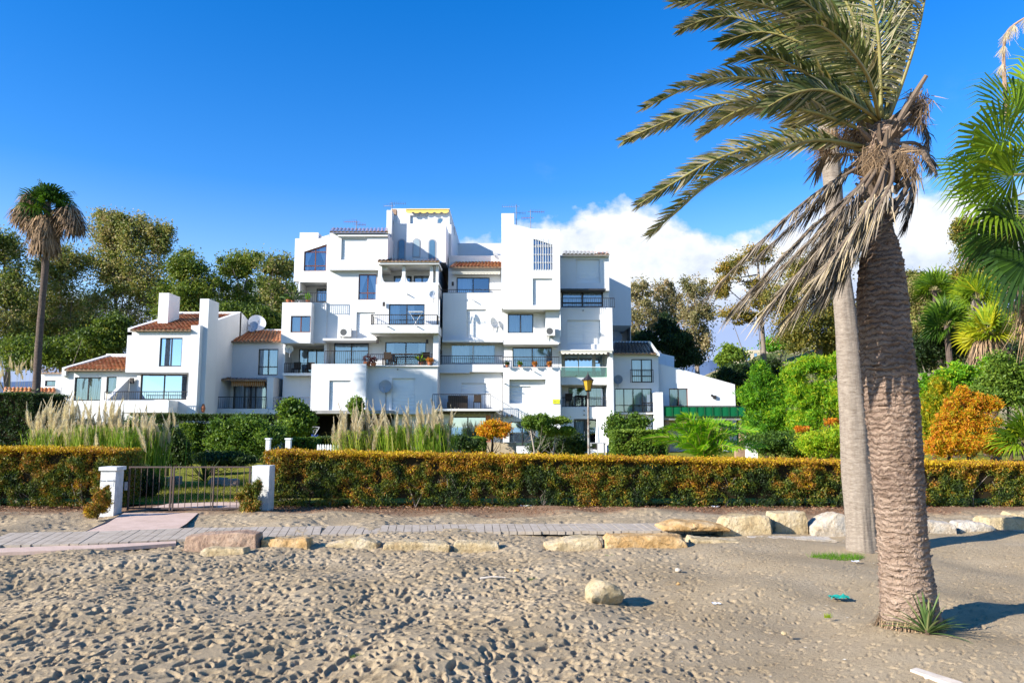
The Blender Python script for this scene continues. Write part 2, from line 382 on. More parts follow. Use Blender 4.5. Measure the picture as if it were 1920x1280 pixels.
# ------------------------------------------------------------------ the ground: one sheet, finely divided near the camera
def build_ground():
    ys_near = []
    y = 3.6
    while y < 16.5: ys_near.append(y); y += 0.0068 * (y / 4.5) ** 1.55
    ys = np.array([-3000, -900, -200, -60, -20, -6, 0, 2.0, 3.0] + ys_near + list(16.5 * 1.16 ** np.arange(1, 36)))
    tn = 1150
    t_in = np.linspace(-1, 1, tn)
    t_out = np.array([1.08, 1.2, 1.5, 2.2, 4, 8, 20, 60, 200])
    ts = np.concatenate([-t_out[::-1], t_in, t_out])
    w_ = np.clip(ys, 3.6, 1e9) * .86 + .3
    far = ys > 120; w_[far] = 103.5
    X = ts[None, :] * w_[:, None]; Yg = np.repeat(ys[:, None], len(ts), 1)
    Z = np.zeros_like(X)
    # gentle swells
    for k in range(26):
        a = RNG.uniform(0, math.pi); fr = RNG.uniform(.5, 3.2); ph = RNG.uniform(0, 6.28)
        Z += .008 / fr ** .8 * np.sin((X * math.cos(a) + Yg * math.sin(a)) * fr * 1.9 + ph)
    damp = np.clip((17 - Yg) / 2.5, 0, 1) * np.clip((Yg - 2.5) / 1, 0, 1) * (np.abs(X) < w_[:, None])
    Z *= damp * 1.3
    # footprints and wind scoops
    i0 = 9; rows = np.arange(i0, i0 + len(ys_near)); yn = np.array(ys_near)
    PM = np.zeros_like(Z); RM = np.zeros_like(Z)
    def stamp(cx, cy, a, b, th, dep, rim, soft=1.0):
        r = max(a, b) * 2.1
        j0, j1 = np.searchsorted(yn, [cy - r, cy + r])
        if j1 <= j0: return
        rr = rows[j0:j1]
        wm = w_[rr].max() if cx * 1 < 0 else w_[rr].min()
        lo = min((cx - r) / w_[rr[0]], (cx - r) / w_[rr[-1]]); hi = max((cx + r) / w_[rr[0]], (cx + r) / w_[rr[-1]])
        c0, c1 = np.searchsorted(ts, [lo, hi])
        if c1 <= c0: return
        xs = X[j0 + i0:j1 + i0, c0:c1] - cx; yy = Yg[j0 + i0:j1 + i0, c0:c1] - cy
        u = xs * math.cos(th) + yy * math.sin(th); v_ = -xs * math.sin(th) + yy * math.cos(th)
        q = np.sqrt((u / a) ** 2 + (v_ / b) ** 2)
        pit = 1 / (1 + np.exp((q - .8) * 9 / soft))
        rm = np.exp(-((q - 1.25) / .33) ** 2)
        sl = (slice(j0 + i0, j1 + i0), slice(c0, c1)); PM[sl] = np.minimum(PM[sl], -dep * pit); RM[sl] = np.maximum(RM[sl], rim * rm)
    n = 0
    while n < 23000:
        cy = 3.7 + 8.2 * random.random() ** .85; cx = random.uniform(-1, 1) * (cy * .84 + .3)
        fx = cx / (cy * .7)                      # -1 left .. 1 right of the view
        dens = 1.0 if fx < .05 else max(.8, 1.0 - (fx - .05) * .5)
        if random.random() > dens: n += 1; continue
        s_ = random.choice((.3, .38, .45, .52, .6, .78)) * (1 - .42 * min(1, max(0, fx / .5)))
        amp = 1.0 if fx < .1 else max(.55, 1 - (fx - .1) * .9)
        stamp(cx, cy, random.uniform(.055, .105) * s_, random.uniform(.03, .05) * s_, random.gauss(1.0, .7),
              random.uniform(.035, .065) * amp * s_, random.uniform(.003, .009) * amp, random.uniform(.8, 2.2))
        n += 1
    for k in range(1500):                         # between hedge and boardwalk
        cy = random.uniform(11.8, 14.6); cx = random.uniform(-11, 11)
        stamp(cx, cy, random.uniform(.06, .11), random.uniform(.04, .06), random.uniform(0, 3), random.uniform(.012, .03), .008, 1.6)
    for (p0, p1) in (((590, 1275), (800, 1140)), ((600, 1262), (760, 1165))):      # a drag mark
        A = G(*p0); B = G(*p1)
        for k in range(26):
            q = k / 25; c = A.lerp(B, q)
            stamp(c.x + random.gauss(0, .02), c.y + random.gauss(0, .03), .10, .03, math.atan2(B.y - A.y, B.x - A.x), .022, .010)
    Z += PM + RM * np.clip(1 + PM / .01, 0, 1)
    for mx_, my_, mr_, mh_ in ((G(1712, 1200).x, 6.3, .42, .05), (G(1620, 1040).x, 10.05, .5, .04), (G(1131, 1130).x, 7.35, .3, .02)):
        Z += mh_ * np.exp(-((X - mx_) ** 2 + (Yg - my_) ** 2) / mr_ ** 2)
    # drop the sheet under boards and beds is not needed: they lie a few mm proud
    nb, nc = X.shape
    V_ = np.stack([X, Yg, Z], -1).reshape(-1, 3)
    i = (np.arange(nb - 1)[:, None] * nc + np.arange(nc - 1)[None, :]).ravel()
    Fc = np.stack([i, i + 1, i + nc + 1, i + nc], 1)
    m, t = newmat('sand')
    v = objco(t)
    n1 = t.noise(.9, 6, .6, v); n2 = t.noise(16, 6, .7, v); n3 = t.noise(140, 4, .75, v)
    c = t.ramp(n1, [(.3, (.34, .255, .15)), (.55, (.43, .33, .205)), (.75, (.48, .38, .25))])
    c = t.mix(t.math('MULTIPLY', t.math('SUBTRACT', n2, .5), 1.5, clamp=True), c, (.25, .19, .125))
    c = t.mix(t.math('MULTIPLY', t.math('SUBTRACT', n3, .53), 4.0, clamp=True), c, (.11, .085, .065))
    c = t.mix(t.math('MULTIPLY', t.math('SUBTRACT', .40, n3), 3.0, clamp=True), c, (.56, .49, .38))
    n4 = t.noise(48, 5, .8, objco(t, 1, 2.2, 1)); c = t.mix(t.math('MULTIPLY', t.math('SUBTRACT', n4, .575), 7.0, clamp=True), c, (.10, .078, .058))
    sy = t.add('ShaderNodeSeparateXYZ'); t.link(v, sy.inputs[0])
    ly = t.math('ADD', sy.outputs[1], t.math('MULTIPLY', t.math('SUBTRACT', t.noise(1.1, 6, .65, v), .5), 2.6))
    earth = t.math('MULTIPLY', t.math('SUBTRACT', ly, 14.1), 1.3, clamp=True)        # earth and needles near the hedge
    ec = t.ramp(t.noise(22, 6, .7, v), [(.35, (.10, .055, .035)), (.5, (.24, .125, .07)), (.68, (.33, .235, .16))])
    c = t.mix(t.math('MULTIPLY', earth, .85), c, ec)
    b1 = t.math('ADD', t.math('MULTIPLY', n2, .7), t.math('MULTIPLY', n3, .35))
    finish(t, princ(t, c, .95, 0, .05, b1, .9, .026))
    structure('sand_ground', V_, Fc, 'sand', True)
build_ground()

# sea behind the viewer (only its reflection reaches the picture)
m, t = newmat('sea_water'); v = objco(t)
finish(t, princ(t, (.01, .09, .16), .12, 0, .5, t.noise(1.5, 5, .6, v), .6, .15))
structure('sea', [(-2500, -2900, .05), (2500, -2900, .05), (2500, -24, .05), (-2500, -24, .05)], np.array([[0, 1, 2, 3]]), 'sea_water')

# garden ground behind the hedge (lawn), path to the gate
m, t = newmat('lawn_soil'); v = objco(t)
finish(t, princ(t, t.ramp(t.noise(2.2, 6, .65, v), [(.3, (.10, .13, .015)), (.5, (.22, .22, .025)), (.7, (.34, .28, .06))]), .9, 0, .1, t.noise(60, 4, .7, v), .8, .03))
structure('lawn', [(-60, 15.95, .03), (60, 15.95, .03), (60, 75, .03), (-60, 75, .03)], np.array([[0, 1, 2, 3]]), 'lawn_soil')
# grass blades in view through the gate
def grass():
    n = 26000
    x = RNG.uniform(-9.0, -4.6, n); y = RNG.uniform(16.1, 26, n)
    C = np.stack([x, y, np.full(n, .05)], 1)
    h = RNG.uniform(.03, .08, n); a = RNG.uniform(0, 6.28, n); wdt = .007
    top = C + np.stack([RNG.normal(0, .02, n), RNG.normal(0, .02, n), h], 1)
    s = np.stack([np.cos(a), np.sin(a), np.zeros(n)], 1) * wdt
    V_ = np.stack([C - s, C + s, top], 1).reshape(-1, 3)
    o = arr('grass', V_, np.arange(n * 3).reshape(-1, 3), 'grass_lawn', None, RNG.uniform(0, 1, n)); 
    tag(o, 'short yellow-green mown grass seen through the gate', 'grass', None, 'stuff')
grass()
m, t = newmat('pink_concrete'); v = objco(t)
c = t.ramp(t.noise(3, 6, .65, v), [(.3, (.52, .37, .28)), (.6, (.64, .47, .37)), (.8, (.46, .37, .26))])
finish(t, princ(t, c, .95, 0, 0, t.noise(40, 5, .7, v), .5, .01))
def ribbon(pts_l, pts_r, z, th=.05):
    mb = MB()
    for k in range(len(pts_l) - 1):
        a, b, c, d_ = pts_l[k], pts_l[k + 1], pts_r[k + 1], pts_r[k]
        mb.poly([(a.x, a.y, z), (d_.x, d_.y, z), (c.x, c.y, z), (b.x, b.y, z)])
    return mb
# ramp from the gate to the boardwalk
A = [G(232, 963), G(200, 983), G(150, 1003)]; B = [G(372, 963), G(350, 983), G(322, 1000)]
mb = MB()
for k in range(2):
    q = [A[k], B[k], B[k + 1], A[k + 1]]
    mb.poly([(p.x, p.y, .020) for p in q[::-1]])
bl, br = G(150, 1003), G(322, 1000)
mb.poly([(bl.x, bl.y, .020), (br.x, br.y, .020), (br.x, br.y, -.05), (bl.x, bl.y, -.05)])
mb.poly([(A[0].x, A[0].y, .020), (A[2].x, A[2].y, .020), (A[2].x, A[2].y, -.05), (A[0].x, A[0].y, -.05)])
o = mb.build('ramp_path', 'pink_concrete'); o['kind'] = 'structure'
# garden path beyond the gate
mb = MB(); a, b, c, e = G(250, 958, .04), G(420, 958, .04), G(500, 930, .04), G(470, 926, .04)
mb.poly([(a.x, 14.9, .036), (b.x, 14.9, .036), (b.x + .2, 16.2, .036), (-3.5, 19.2, .036), (-5.0, 19.2, .036), (b.x - .7, 16.4, .036), (a.x, 16.0, .036)])
o = mb.build('garden_path', 'pink_concrete'); o['kind'] = 'structure'

# boardwalk
m, t = newmat('boards'); v = objco(t)
ws = t.add('ShaderNodeTexVoronoi'); ws.inputs['Scale'].default_value = 4; t.link(v, ws.inputs['Vector'])
c = t.ramp(t.noise(5, 6, .7, v), [(.3, (.34, .28, .21)), (.55, (.46, .385, .30)), (.75, (.54, .46, .36))])
finish(t, princ(t, c, .95, 0, 0, t.noise(50, 4, .7, v), .5, .005))
def boardwalk():
    near = [(-60, 1033), (0, 1027), (160, 1024), (330, 1016), (600, 1006), (900, 1001), (1240, 999), (1600, 999), (2000, 1000)]
    farp = [(-60, 1002), (0, 1001), (160, 999), (330, 993), (600, 990), (900, 986), (1240, 985), (1600, 984), (2000, 985)]
    N_ = [G(*p) for p in near]; F_ = [G(*p) for p in farp]
    def samp(L, q):
        q *= len(L) - 1; k = min(int(q), len(L) - 2); return L[k].lerp(L[k + 1], q - k)
    mb = MB(); L = 0; tot = sum((N_[k + 1] - N_[k]).length for k in range(len(N_) - 1)); n = int(tot / .125)
    # arc length resample
    cum = [0]
    for k in range(len(N_) - 1): cum.append(cum[-1] + (N_[k + 1] - N_[k]).length)
    def at(s_):
        for k in range(len(cum) - 1):
            if s_ <= cum[k + 1] or k == len(cum) - 2:
                q = (s_ - cum[k]) / (cum[k + 1] - cum[k]); p = N_[k].lerp(N_[k + 1], q); wy = F_[k].y + (F_[k + 1].y - F_[k].y) * q - p.y; k2 = max(0, k - 1); k3 = min(len(N_) - 1, k + 2); T = (N_[k3] - N_[k2]).normalized(); return p, p + Vector((-T.y * wy, T.x * wy, 0))
    for k in range(n):
        s0 = k * .125 + .005; s1 = (k + 1) * .125 - .005
        a, d_ = at(s0); b, c = at(s1); zz = .040 + random.uniform(-.003, .003)
        if random.random() < .05: zz += .006
        ex = random.uniform(-.015, .015)
        f0 = Vector((0, ex, 0))
        top = [a + f0, b + f0, c - f0, d_ - f0]; i = len(mb.v)
        mb.v += [(p.x, p.y, zz) for p in top] + [(p.x, p.y, zz - .05) for p in top]
        for f in ((0, 1, 2, 3), (4, 7, 6, 5), (0, 4, 5, 1), (1, 5, 6, 2), (2, 6, 7, 3), (3, 7, 4, 0)): mb.f.append(tuple(i + j for j in f)); mb.t.append(.5)
    o = mb.build('boardwalk', 'boards'); o['kind'] = 'structure'
    # concrete edge at the left
    E0 = [G(-60, 1040), G(100, 1034), G(200, 1029), G(330, 1020)]; E1 = [G(-60, 1032), G(100, 1025.5), G(200, 1022), G(330, 1016)]
    mb = MB()
    for k in range(3):
        a, b, c, e = E0[k], E0[k + 1], E1[k + 1], E1[k]
        mb.poly([(p.x, p.y, .018) for p in (a, b, c, e)]); mb.poly([(a.x, a.y, -.03), (b.x, b.y, -.03), (b.x, b.y, .018), (a.x, a.y, .018)])
    o = mb.build('boardwalk_kerb', 'pink_concrete'); o['kind'] = 'structure'
boardwalk()

# ------------------------------------------------------------------ rocks
def rockmat(name, cs):
    m, t = newmat(name); v = objco(t)
    n1 = t.noise(4, 7, .68, v); n2 = t.noise(26, 6, .7, v)
    c = t.ramp(n1, [(.28, cs[0]), (.45, cs[1]), (.6, cs[2]), (.75, cs[3])])
    c = t.mix(t.math('MULTIPLY', t.math('SUBTRACT', n2, .54), 5, clamp=True), c, tuple(x * .55 for x in cs[0]))
    finish(t, princ(t, c, .9, 0, .15, t.math('ADD', n2, t.math('MULTIPLY', n1, 1.2)), .9, .035))
rockmat('rock_ochre', [(.34, .20, .08), (.50, .30, .12), (.62, .43, .22), (.70, .56, .36)])
rockmat('rock_cream', [(.36, .25, .13), (.50, .38, .21), (.58, .46, .29), (.62, .53, .38)])
rockmat('rock_brown', [(.24, .15, .10), (.38, .25, .17), (.46, .32, .22), (.52, .40, .29)])
rockmat('rock_white', [(.44, .33, .21), (.52, .43, .32), (.58, .52, .43), (.62, .60, .55)])
def rock(name, label, px0, px1, py0, py1, Y=None, depth=.35, mat='rock_cream', seed=0, prof=None, rz=0., group=None, round_=.12, bury=.12, tilt=0., amp=1.0, e=.32):
    base = G((px0 + px1) / 2, py1) if Y is None else None
    y0 = base.y if base is not None else Y
    x0 = Xp(px0, py1, y0); x1 = Xp(px1, py1, y0); zt = Zp(py0, y0) * (.86 if name == 'stone_block' and py0 > 990 else 1)
    cx, cy = (x0 + x1) / 2, y0 + depth / 2; hx = (x1 - x0) / 2; hz = zt
    import bmesh
    rs = random.Random(seed * 31 + 5); bm = bmesh.new(); rough_ = (.26 if e > .5 else .10)
    def top(x):
        if not prof: return 1.0
        q = (x + 1) / 2 * (len(prof) - 1); k = min(int(q), len(prof) - 2); return prof[k] + (prof[k + 1] - prof[k]) * (q - k)
    n_ = max(2, int(hx * 2 / .28) + 1)
    for a in range(n_ + 1):
        x = -1 + 2 * a / n_
        for y in (-1, 1):
            for z in (0, 1):
                k = 1 - (rough_ * 1.6 if e > .5 else .12) * (abs(x) > .99) * rs.random()
                zz = (-bury if z == 0 else hz * top(x) * rs.uniform(1 - rough_ * .8, 1.0))
                yy = y * depth / 2 * rs.uniform(1 - rough_ * 1.2, 1.0) * (1 - .12 * z) * (.62 if (e > .5 and abs(x) > .99) else 1)
                bm.verts.new((x * hx * (k if z == 0 else k * rs.uniform(.88, 1.0)), yy, zz))
        for q in range(2): bm.verts.new((x * hx * .93 + rs.uniform(-.03, .03), rs.choice((-1, 1)) * depth / 2 * rs.uniform(.95, 1.08), hz * top(x) * rs.uniform(.3, .8)))
    r_ = bmesh.ops.convex_hull(bm, input=bm.verts[:])
    bmesh.ops.delete(bm, geom=list({g for g in r_['geom_interior'] + r_['geom_unused'] if isinstance(g, bmesh.types.BMVert)}), context='VERTS')
    bmesh.ops.dissolve_limit(bm, angle_limit=R(6), verts=bm.verts[:], edges=bm.edges[:])
    bmesh.ops.bevel(bm, geom=bm.edges[:], offset=.018 + .01 * amp, segments=1, affect='EDGES', clamp_overlap=True); bmesh.ops.triangulate(bm, faces=bm.faces[:])
    for it in range(4):
        lim = (.16, .09, .05, .03)[it]; ed = [e_ for e_ in bm.edges if e_.calc_length() > lim]
        if ed and len(bm.verts) < 9000: bmesh.ops.subdivide_edges(bm, edges=ed, cuts=1, use_grid_fill=False); bmesh.ops.triangulate(bm, faces=[f for f in bm.faces if len(f.verts) > 3])
    s_ = seed * 13.7; bm.normal_update()
    for v_ in bm.verts:
        p = v_.co.copy(); nn = noise.noise(p * 5 + Vector((s_, 0, 0))) * .016 * amp + noise.noise(p * 17 + Vector((0, s_, 0))) * .008 + abs(noise.noise(p * 9 + Vector((3, s_, 0)))) * -.012
        v_.co = p + v_.normal * nn + Vector((0, 0, hz * (top(max(-1, min(1, p.x / hx))) - 1) * .5 * max(0, p.z / hz) if e < .5 and prof else 0)); v_.co.z += tilt * p.x
    me = bpy.data.meshes.new(name); bm.to_mesh(me); bm.free(); me.materials.append(MATS[mat])
    me.polygons.foreach_set('use_smooth', np.ones(len(me.polygons), dtype=bool))
    try: me.set_sharp_from_angle(angle=R(30))
    except Exception: pass
    o = link(name, me); o.location = (cx, cy, 0); o.rotation_euler = (0, 0, rz)
    tag(o, label, 'rock', group); return o
GR = 'stone blocks lining the boardwalk'
rock('stone_block', 'long brown weathered stone block, leftmost of the edging row', 335, 483, 994, 1032, None, .33, 'rock_brown', 1, [.85, .95, 1, 1.02, 1.06, 1.0], -.03, GR)
rock('stone_slab', 'thin cream slab half buried in front of the long brown block', 374, 462, 1027, 1041, None, .2, 'rock_cream', 2, None, 0, GR)
rock('stone_block', 'pitted ochre block just right of the long brown block', 484, 581, 1005, 1030, None, .3, 'rock_ochre', 3, [1, .9, .75, .95, 1.0], 0, GR)
rock('stone_block', 'wedge shaped pale block rising to its right end', 590, 712, 1006, 1027, None, .3, 'rock_cream', 4, [.25, .5, .8, 1, 1.0, .6], 0, GR)
rock('stone_block', 'long low pale block right of the wedge shaped one', 717, 846, 1013, 1028, None, .3, 'rock_cream', 5, [.8, 1, .95, .9, .8], 0, GR)
rock('stone_block', 'short low pale block before the gap in the row', 848, 938, 1014, 1027, None, .25, 'rock_cream', 6, [1, .9, 1, .9], 0, GR)
rock('stone_block', 'cream flat topped block right of the gap in the row', 1018, 1131, 1004, 1028, None, .4, 'rock_cream', 7, [.4, .8, 1, 1, 1.05], 0, GR)
rock('stone_block', 'long rusty ochre block below the tilted slab', 1132, 1293, 1000, 1030, None, .4, 'rock_ochre', 8, [1, 1, .97, 1, 1, .9], 0, GR)
rock('stone_block', 'thin buried cream block under the big square stones', 1296, 1400, 1007, 1023, None, .4, 'rock_cream', 9, [1, .9, .8, .6], 0, GR)
rock('stone_block', 'half buried pale stone strip left of the grey palm trunk', 1402, 1575, 1002, 1014, None, .3, 'rock_white', 10, [.6, .7, .6, .4], 0, GR)
o = rock('stone_slab', 'tilted flat ochre slab propped on the long ochre block', 1236, 1375, 981, 1003, G(1300, 1009).y, .55, 'rock_ochre', 11, [.6, 1, 1, .9, .6], .05, GR, tilt=-.02, bury=.0)
o.location.z = .10; o.scale = (1, 1, .62)
rock('stone_block', 'big square yellow stone between the tilted slab and cracked block', 1355, 1455, 965, 1006, None, .45, 'rock_cream', 12, [.95, 1, 1, .95], -.05, GR)
rock('stone_block', 'cracked tall yellow stone right of the big square one', 1450, 1521, 961, 1001, None, .45, 'rock_cream', 13, [1, 1, 1.05, 1.02], .04, GR)
rock('stone_block', 'rounded white and orange stone touching the grey palm trunk', 1525, 1604, 963, 1004, None, .5, 'rock_white', 14, [.45, .8, 1, 1, .9], 0, GR, amp=1.3)
rock('stone_block', 'low pinkish pale stone right of the thick palm trunk', 1733, 1800, 977, 1003, None, .4, 'rock_white', 15, [1, 1, .95, .9], 0, GR)
rock('stone_block', 'low bluish white stone between the pinkish and corner stones', 1800, 1873, 977, 1000, None, .4, 'rock_white', 16, [.9, 1, .9, .7], 0, GR)
rock('stone_block', 'cream stone at the right end of the edging row', 1857, 1935, 970, 998, None, .5, 'rock_cream', 17, [1, 1, 1, 1], 0, GR)
rock('stone_block', 'cream stone peeking above the last stone of the row', 1908, 1960, 962, 984, G(1930, 990).y, .4, 'rock_cream', 18, None, 0, GR)
rock('boulder', 'angular cream boulder lying alone on the open sand', 1092, 1170, 1092, 1134, None, .32, 'rock_cream', 21, [.8, .95, 1.0, .95, .75], .3, None, amp=1.25, bury=.02, e=.6)
# pebbles and litter
def pebble(px, py, s, mat, label, name='pebble', group='loose pebbles on the sand'):
    c = G(px, py); V_ = []; Fc = []; nu, nv = 10, 6; sd = random.random() * 50
    for j in range(nv + 1):
        ph = -math.pi / 2 + math.pi * j / nv
        for i in range(nu):
            th = 2 * math.pi * i / nu
            p = Vector((math.cos(ph) * math.cos(th), math.cos(ph) * math.sin(th), math.sin(ph) * .6)); p += noise.noise_vector(p * 1.5 + Vector((sd, 0, 0))) * .5
            V_.append(p * s)
    for j in range(nv):
        for i in range(nu):
            a = j * nu + i; b = j * nu + (i + 1) % nu; Fc.append((a, b, b + nu, a + nu))
    o = link(name, mkmesh(name, np.array([tuple(q) for q in V_]), np.array(Fc), mat)); o.location = (c.x, c.y, s * .3)
    return tag(o, label, 'pebble' if name == 'pebble' else 'litter', group)
pebble(1271, 1070, .035, 'rock_white', 'pale pebble right of and beyond the boulder')
pebble(1470, 1188, .025, 'rock_cream', 'small cream pebble left of the thick palm base')
pebble(1830, 1141, .05, 'rock_cream', 'cream stone lying in the shadow right of the thick palm')
pebble(970, 1072, .035, 'rock_ochre', 'small orange pebble in the middle of the sand')
pebble(1272, 1095, .022, 'rock_ochre', 'reddish pebble to the right of the boulder')
pebble(869, 1188, .022, 'rock_cream', 'cream pebble left of the boulder nearer the camera')
# ------------------------------------------------------------------ buildings
def rect(px0, px1, py0, py1, Y):
    pm = (py0 + py1) / 2
    return Xp(px0, pm, Y), Xp(px1, pm, Y), Zp(py1, Y), Zp(py0, Y)      # x0,x1,z0,z1

def holed(mb, x0, x1, z0, z1, Y, holes, rev=.16):
    """front face (facing -Y) with rectangular openings and reveals"""
    xs = sorted({x0, x1} | {min(max(h[k], x0), x1) for h in holes for k in (0, 1)})
    zs = sorted({z0, z1} | {min(max(h[k], z0), z1) for h in holes for k in (2, 3)})
    for i in range(len(xs) - 1):
        for j in range(len(zs) - 1):
            a, b, c, d_ = xs[i], xs[i + 1], zs[j], zs[j + 1]
            if b - a < 1e-5 or d_ - c < 1e-5: continue
            mx_, mz = (a + b) / 2, (c + d_) / 2
            if any(h[0] < mx_ < h[1] and h[2] < mz < h[3] for h in holes): continue
            mb.poly([(a, Y, c), (b, Y, c), (b, Y, d_), (a, Y, d_)])
    for h in holes:
        r = h[4] if len(h) > 4 and h[4] else rev
        a, b, c, d_ = h[:4]
        mb.poly([(a, Y, c), (a, Y, d_), (a, Y + r, d_), (a, Y + r, c)]); mb.poly([(b, Y, c), (b, Y + r, c), (b, Y + r, d_), (b, Y, d_)])
        mb.poly([(a, Y, d_), (b, Y, d_), (b, Y + r, d_), (a, Y + r, d_)]); mb.poly([(a, Y, c), (a, Y + r, c), (b, Y + r, c), (b, Y, c)])

def win(par, x0, x1, z0, z1, Y, fr='dark_frame', cols=2, rows=(), cur='full', ft=.06, name='window', sill=False, label=None, grille=None):
    mb = MB()
    mb.box(x0, x0 + ft, Y - .03, Y + .05, z0, z1).box(x1 - ft, x1, Y - .03, Y + .05, z0, z1)
    mb.box(x0 + ft, x1 - ft, Y - .03, Y + .05, z1 - ft, z1).box(x0 + ft, x1 - ft, Y - .03, Y + .05, z0, z0 + ft)
    for k in range(1, cols):
        xm = x0 + (x1 - x0) * k / cols; mb.box(xm - ft * .55, xm + ft * .55, Y - .022, Y + .043, z0 + ft, z1 - ft)
    for q in rows:
        zm = z0 + (z1 - z0) * q
        for k in range(cols):
            xa = x0 + (x1 - x0) * k / cols + ft * (.55 if k else 1); xb = x0 + (x1 - x0) * (k + 1) / cols - ft * (.55 if k < cols - 1 else 1)
            mb.box(xa, xb, Y - .018, Y + .038, zm - ft * .5, zm + ft * .5)
    if sill: mb.box(x0 - .08, x1 + .08, Y - .26, Y - .03, z0 - .05, z0 - .003)
    f = mb.build(name, fr, par)
    if label: f['label'] = label
    mb = MB(); mb.poly([(x0 + ft * .5, Y + .012, z0 + ft * .5), (x1 - ft * .5, Y + .012, z0 + ft * .5), (x1 - ft * .5, Y + .012, z1 - ft * .5), (x0 + ft * .5, Y + .012, z1 - ft * .5)])
    mb.build('pane', 'glass_mirror' if cur is None else 'glass', f)
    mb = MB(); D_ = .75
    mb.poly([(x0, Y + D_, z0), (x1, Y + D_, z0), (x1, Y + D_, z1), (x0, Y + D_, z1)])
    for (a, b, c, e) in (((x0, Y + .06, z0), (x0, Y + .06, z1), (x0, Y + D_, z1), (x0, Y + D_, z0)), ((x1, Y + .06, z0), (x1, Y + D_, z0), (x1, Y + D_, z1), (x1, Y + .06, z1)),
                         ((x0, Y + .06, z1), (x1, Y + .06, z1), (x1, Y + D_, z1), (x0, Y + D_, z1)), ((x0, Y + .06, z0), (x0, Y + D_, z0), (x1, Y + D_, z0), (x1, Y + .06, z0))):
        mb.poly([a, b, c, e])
    mb.build('room_shade_box', 'room_shade', f)  # near-black box behind the pane, unlit room's shade put into the colour
    if cur:
        mb = MB(); w_ = x1 - x0
        def drape(a, b, zt=z1, zb=z0 + .02, yy=Y + .16):
            n = max(6, int((b - a) / .05)); i0 = len(mb.v); ph = random.random() * 6
            for k in range(n + 1):
                x = a + (b - a) * k / n; dy = .035 * math.sin(k * 1.35 + ph) + .015 * math.sin(k * .5)
                mb.v += [(x, yy + dy, zb), (x, yy + dy, zt)]
            for k in range(n): a_ = i0 + 2 * k; mb.f.append((a_, a_ + 2, a_ + 3, a_ + 1)); mb.t.append(.5)
        if cur == 'full': drape(x0 + .03, x0 + w_ * random.uniform(.40, .5)); drape(x0 + w_ * random.uniform(.52, .58), x1 - .03)
        elif cur == 'some': drape(x0 + .03, x0 + w_ * .28); drape(x0 + w_ * .52, x0 + w_ * .70)
        elif cur == 'half': drape(x0 + .03, x0 + w_ * .45)
        elif cur == 'sides': drape(x0 + .03, x0 + w_ * .2); drape(x1 - w_ * .2, x1 - .03)
        elif cur == 'tied':
            for k in range(2):
                a, b = (x0 + .04, x0 + w_ * .46) if k == 0 else (x1 - .04, x0 + w_ * .54)
                mb.poly([(a, Y + .14, z1), (b, Y + .16, z1), (a + (b - a) * .25, Y + .15, z0 + (z1 - z0) * .35), (a, Y + .14, z0 + (z1 - z0) * .3)])
                mb.poly([(a, Y + .14, z0 + (z1 - z0) * .3), (a + (b - a) * .25, Y + .15, z0 + (z1 - z0) * .35), (a + (b - a) * .4, Y + .15, z0), (a, Y + .14, z0)])
        mb.build('curtain', 'curtain', f)
    if grille:
        mb = MB(); k = x0 + .02
        while k < x1: mb.box(k, k + .035, Y - .12, Y - .095, z0, z1); k += .155
        for q in (0.02, .25, .5, .75, .98): z = z0 + (z1 - z0) * q; mb.box(x0, x1, Y - .095, Y - .07, z - .02, z + .02)
        mb.build('grille', grille, f)
    return f

def shutter(par, x0, x1, z0, z1, Y, box=True, mat='shutter', split=False):
    mb = MB(); h = .09; z = z0
    while z < z1 - .01:
        zz = min(z + h, z1); mb.poly([(x0, Y + .012, z), (x1, Y + .012, z), (x1, Y, z + (zz - z) * .25), (x0, Y, z + (zz - z) * .25)])
        mb.poly([(x0, Y, z + (zz - z) * .25), (x1, Y, z + (zz - z) * .25), (x1, Y, z + (zz - z) * .85), (x0, Y, z + (zz - z) * .85)])
        mb.poly([(x0, Y, z + (zz - z) * .85), (x1, Y, z + (zz - z) * .85), (x1, Y + .012, zz), (x0, Y + .012, zz)]); z = zz
    if split: mb.box((x0 + x1) / 2 - .02, (x0 + x1) / 2 + .02, Y - .02, Y + .01, z0, z1)
    o = mb.build('roller_shutter', mat, par)
    return o

def railing(par, pts, z0, h=.95, name='railing', mat='black_iron', sp=.125, r=.011, ends=True, base=.06):
    """pts: list of (x,y) corners"""
    mb = MB()
    for (xa, ya), (xb, yb) in zip(pts[:-1], pts[1:]):
        L = math.hypot(xb - xa, yb - ya); n = max(1, int(L / sp)); zt = z0 + h
        mb.tube([(xa, ya, zt), (xb, yb, zt)], .024, 6); mb.tube([(xa, ya, z0 + base), (xb, yb, z0 + base)], .016, 4)
        for k in range(n + 1):
            x = xa + (xb - xa) * k / n; y = ya + (yb - ya) * k / n
            mb.tube([(x, y, z0 + (base if k % n else 0)), (x, y, zt)], r * (1.8 if k % n == 0 else 1), 4, False)
    return mb.build(name, mat, par)

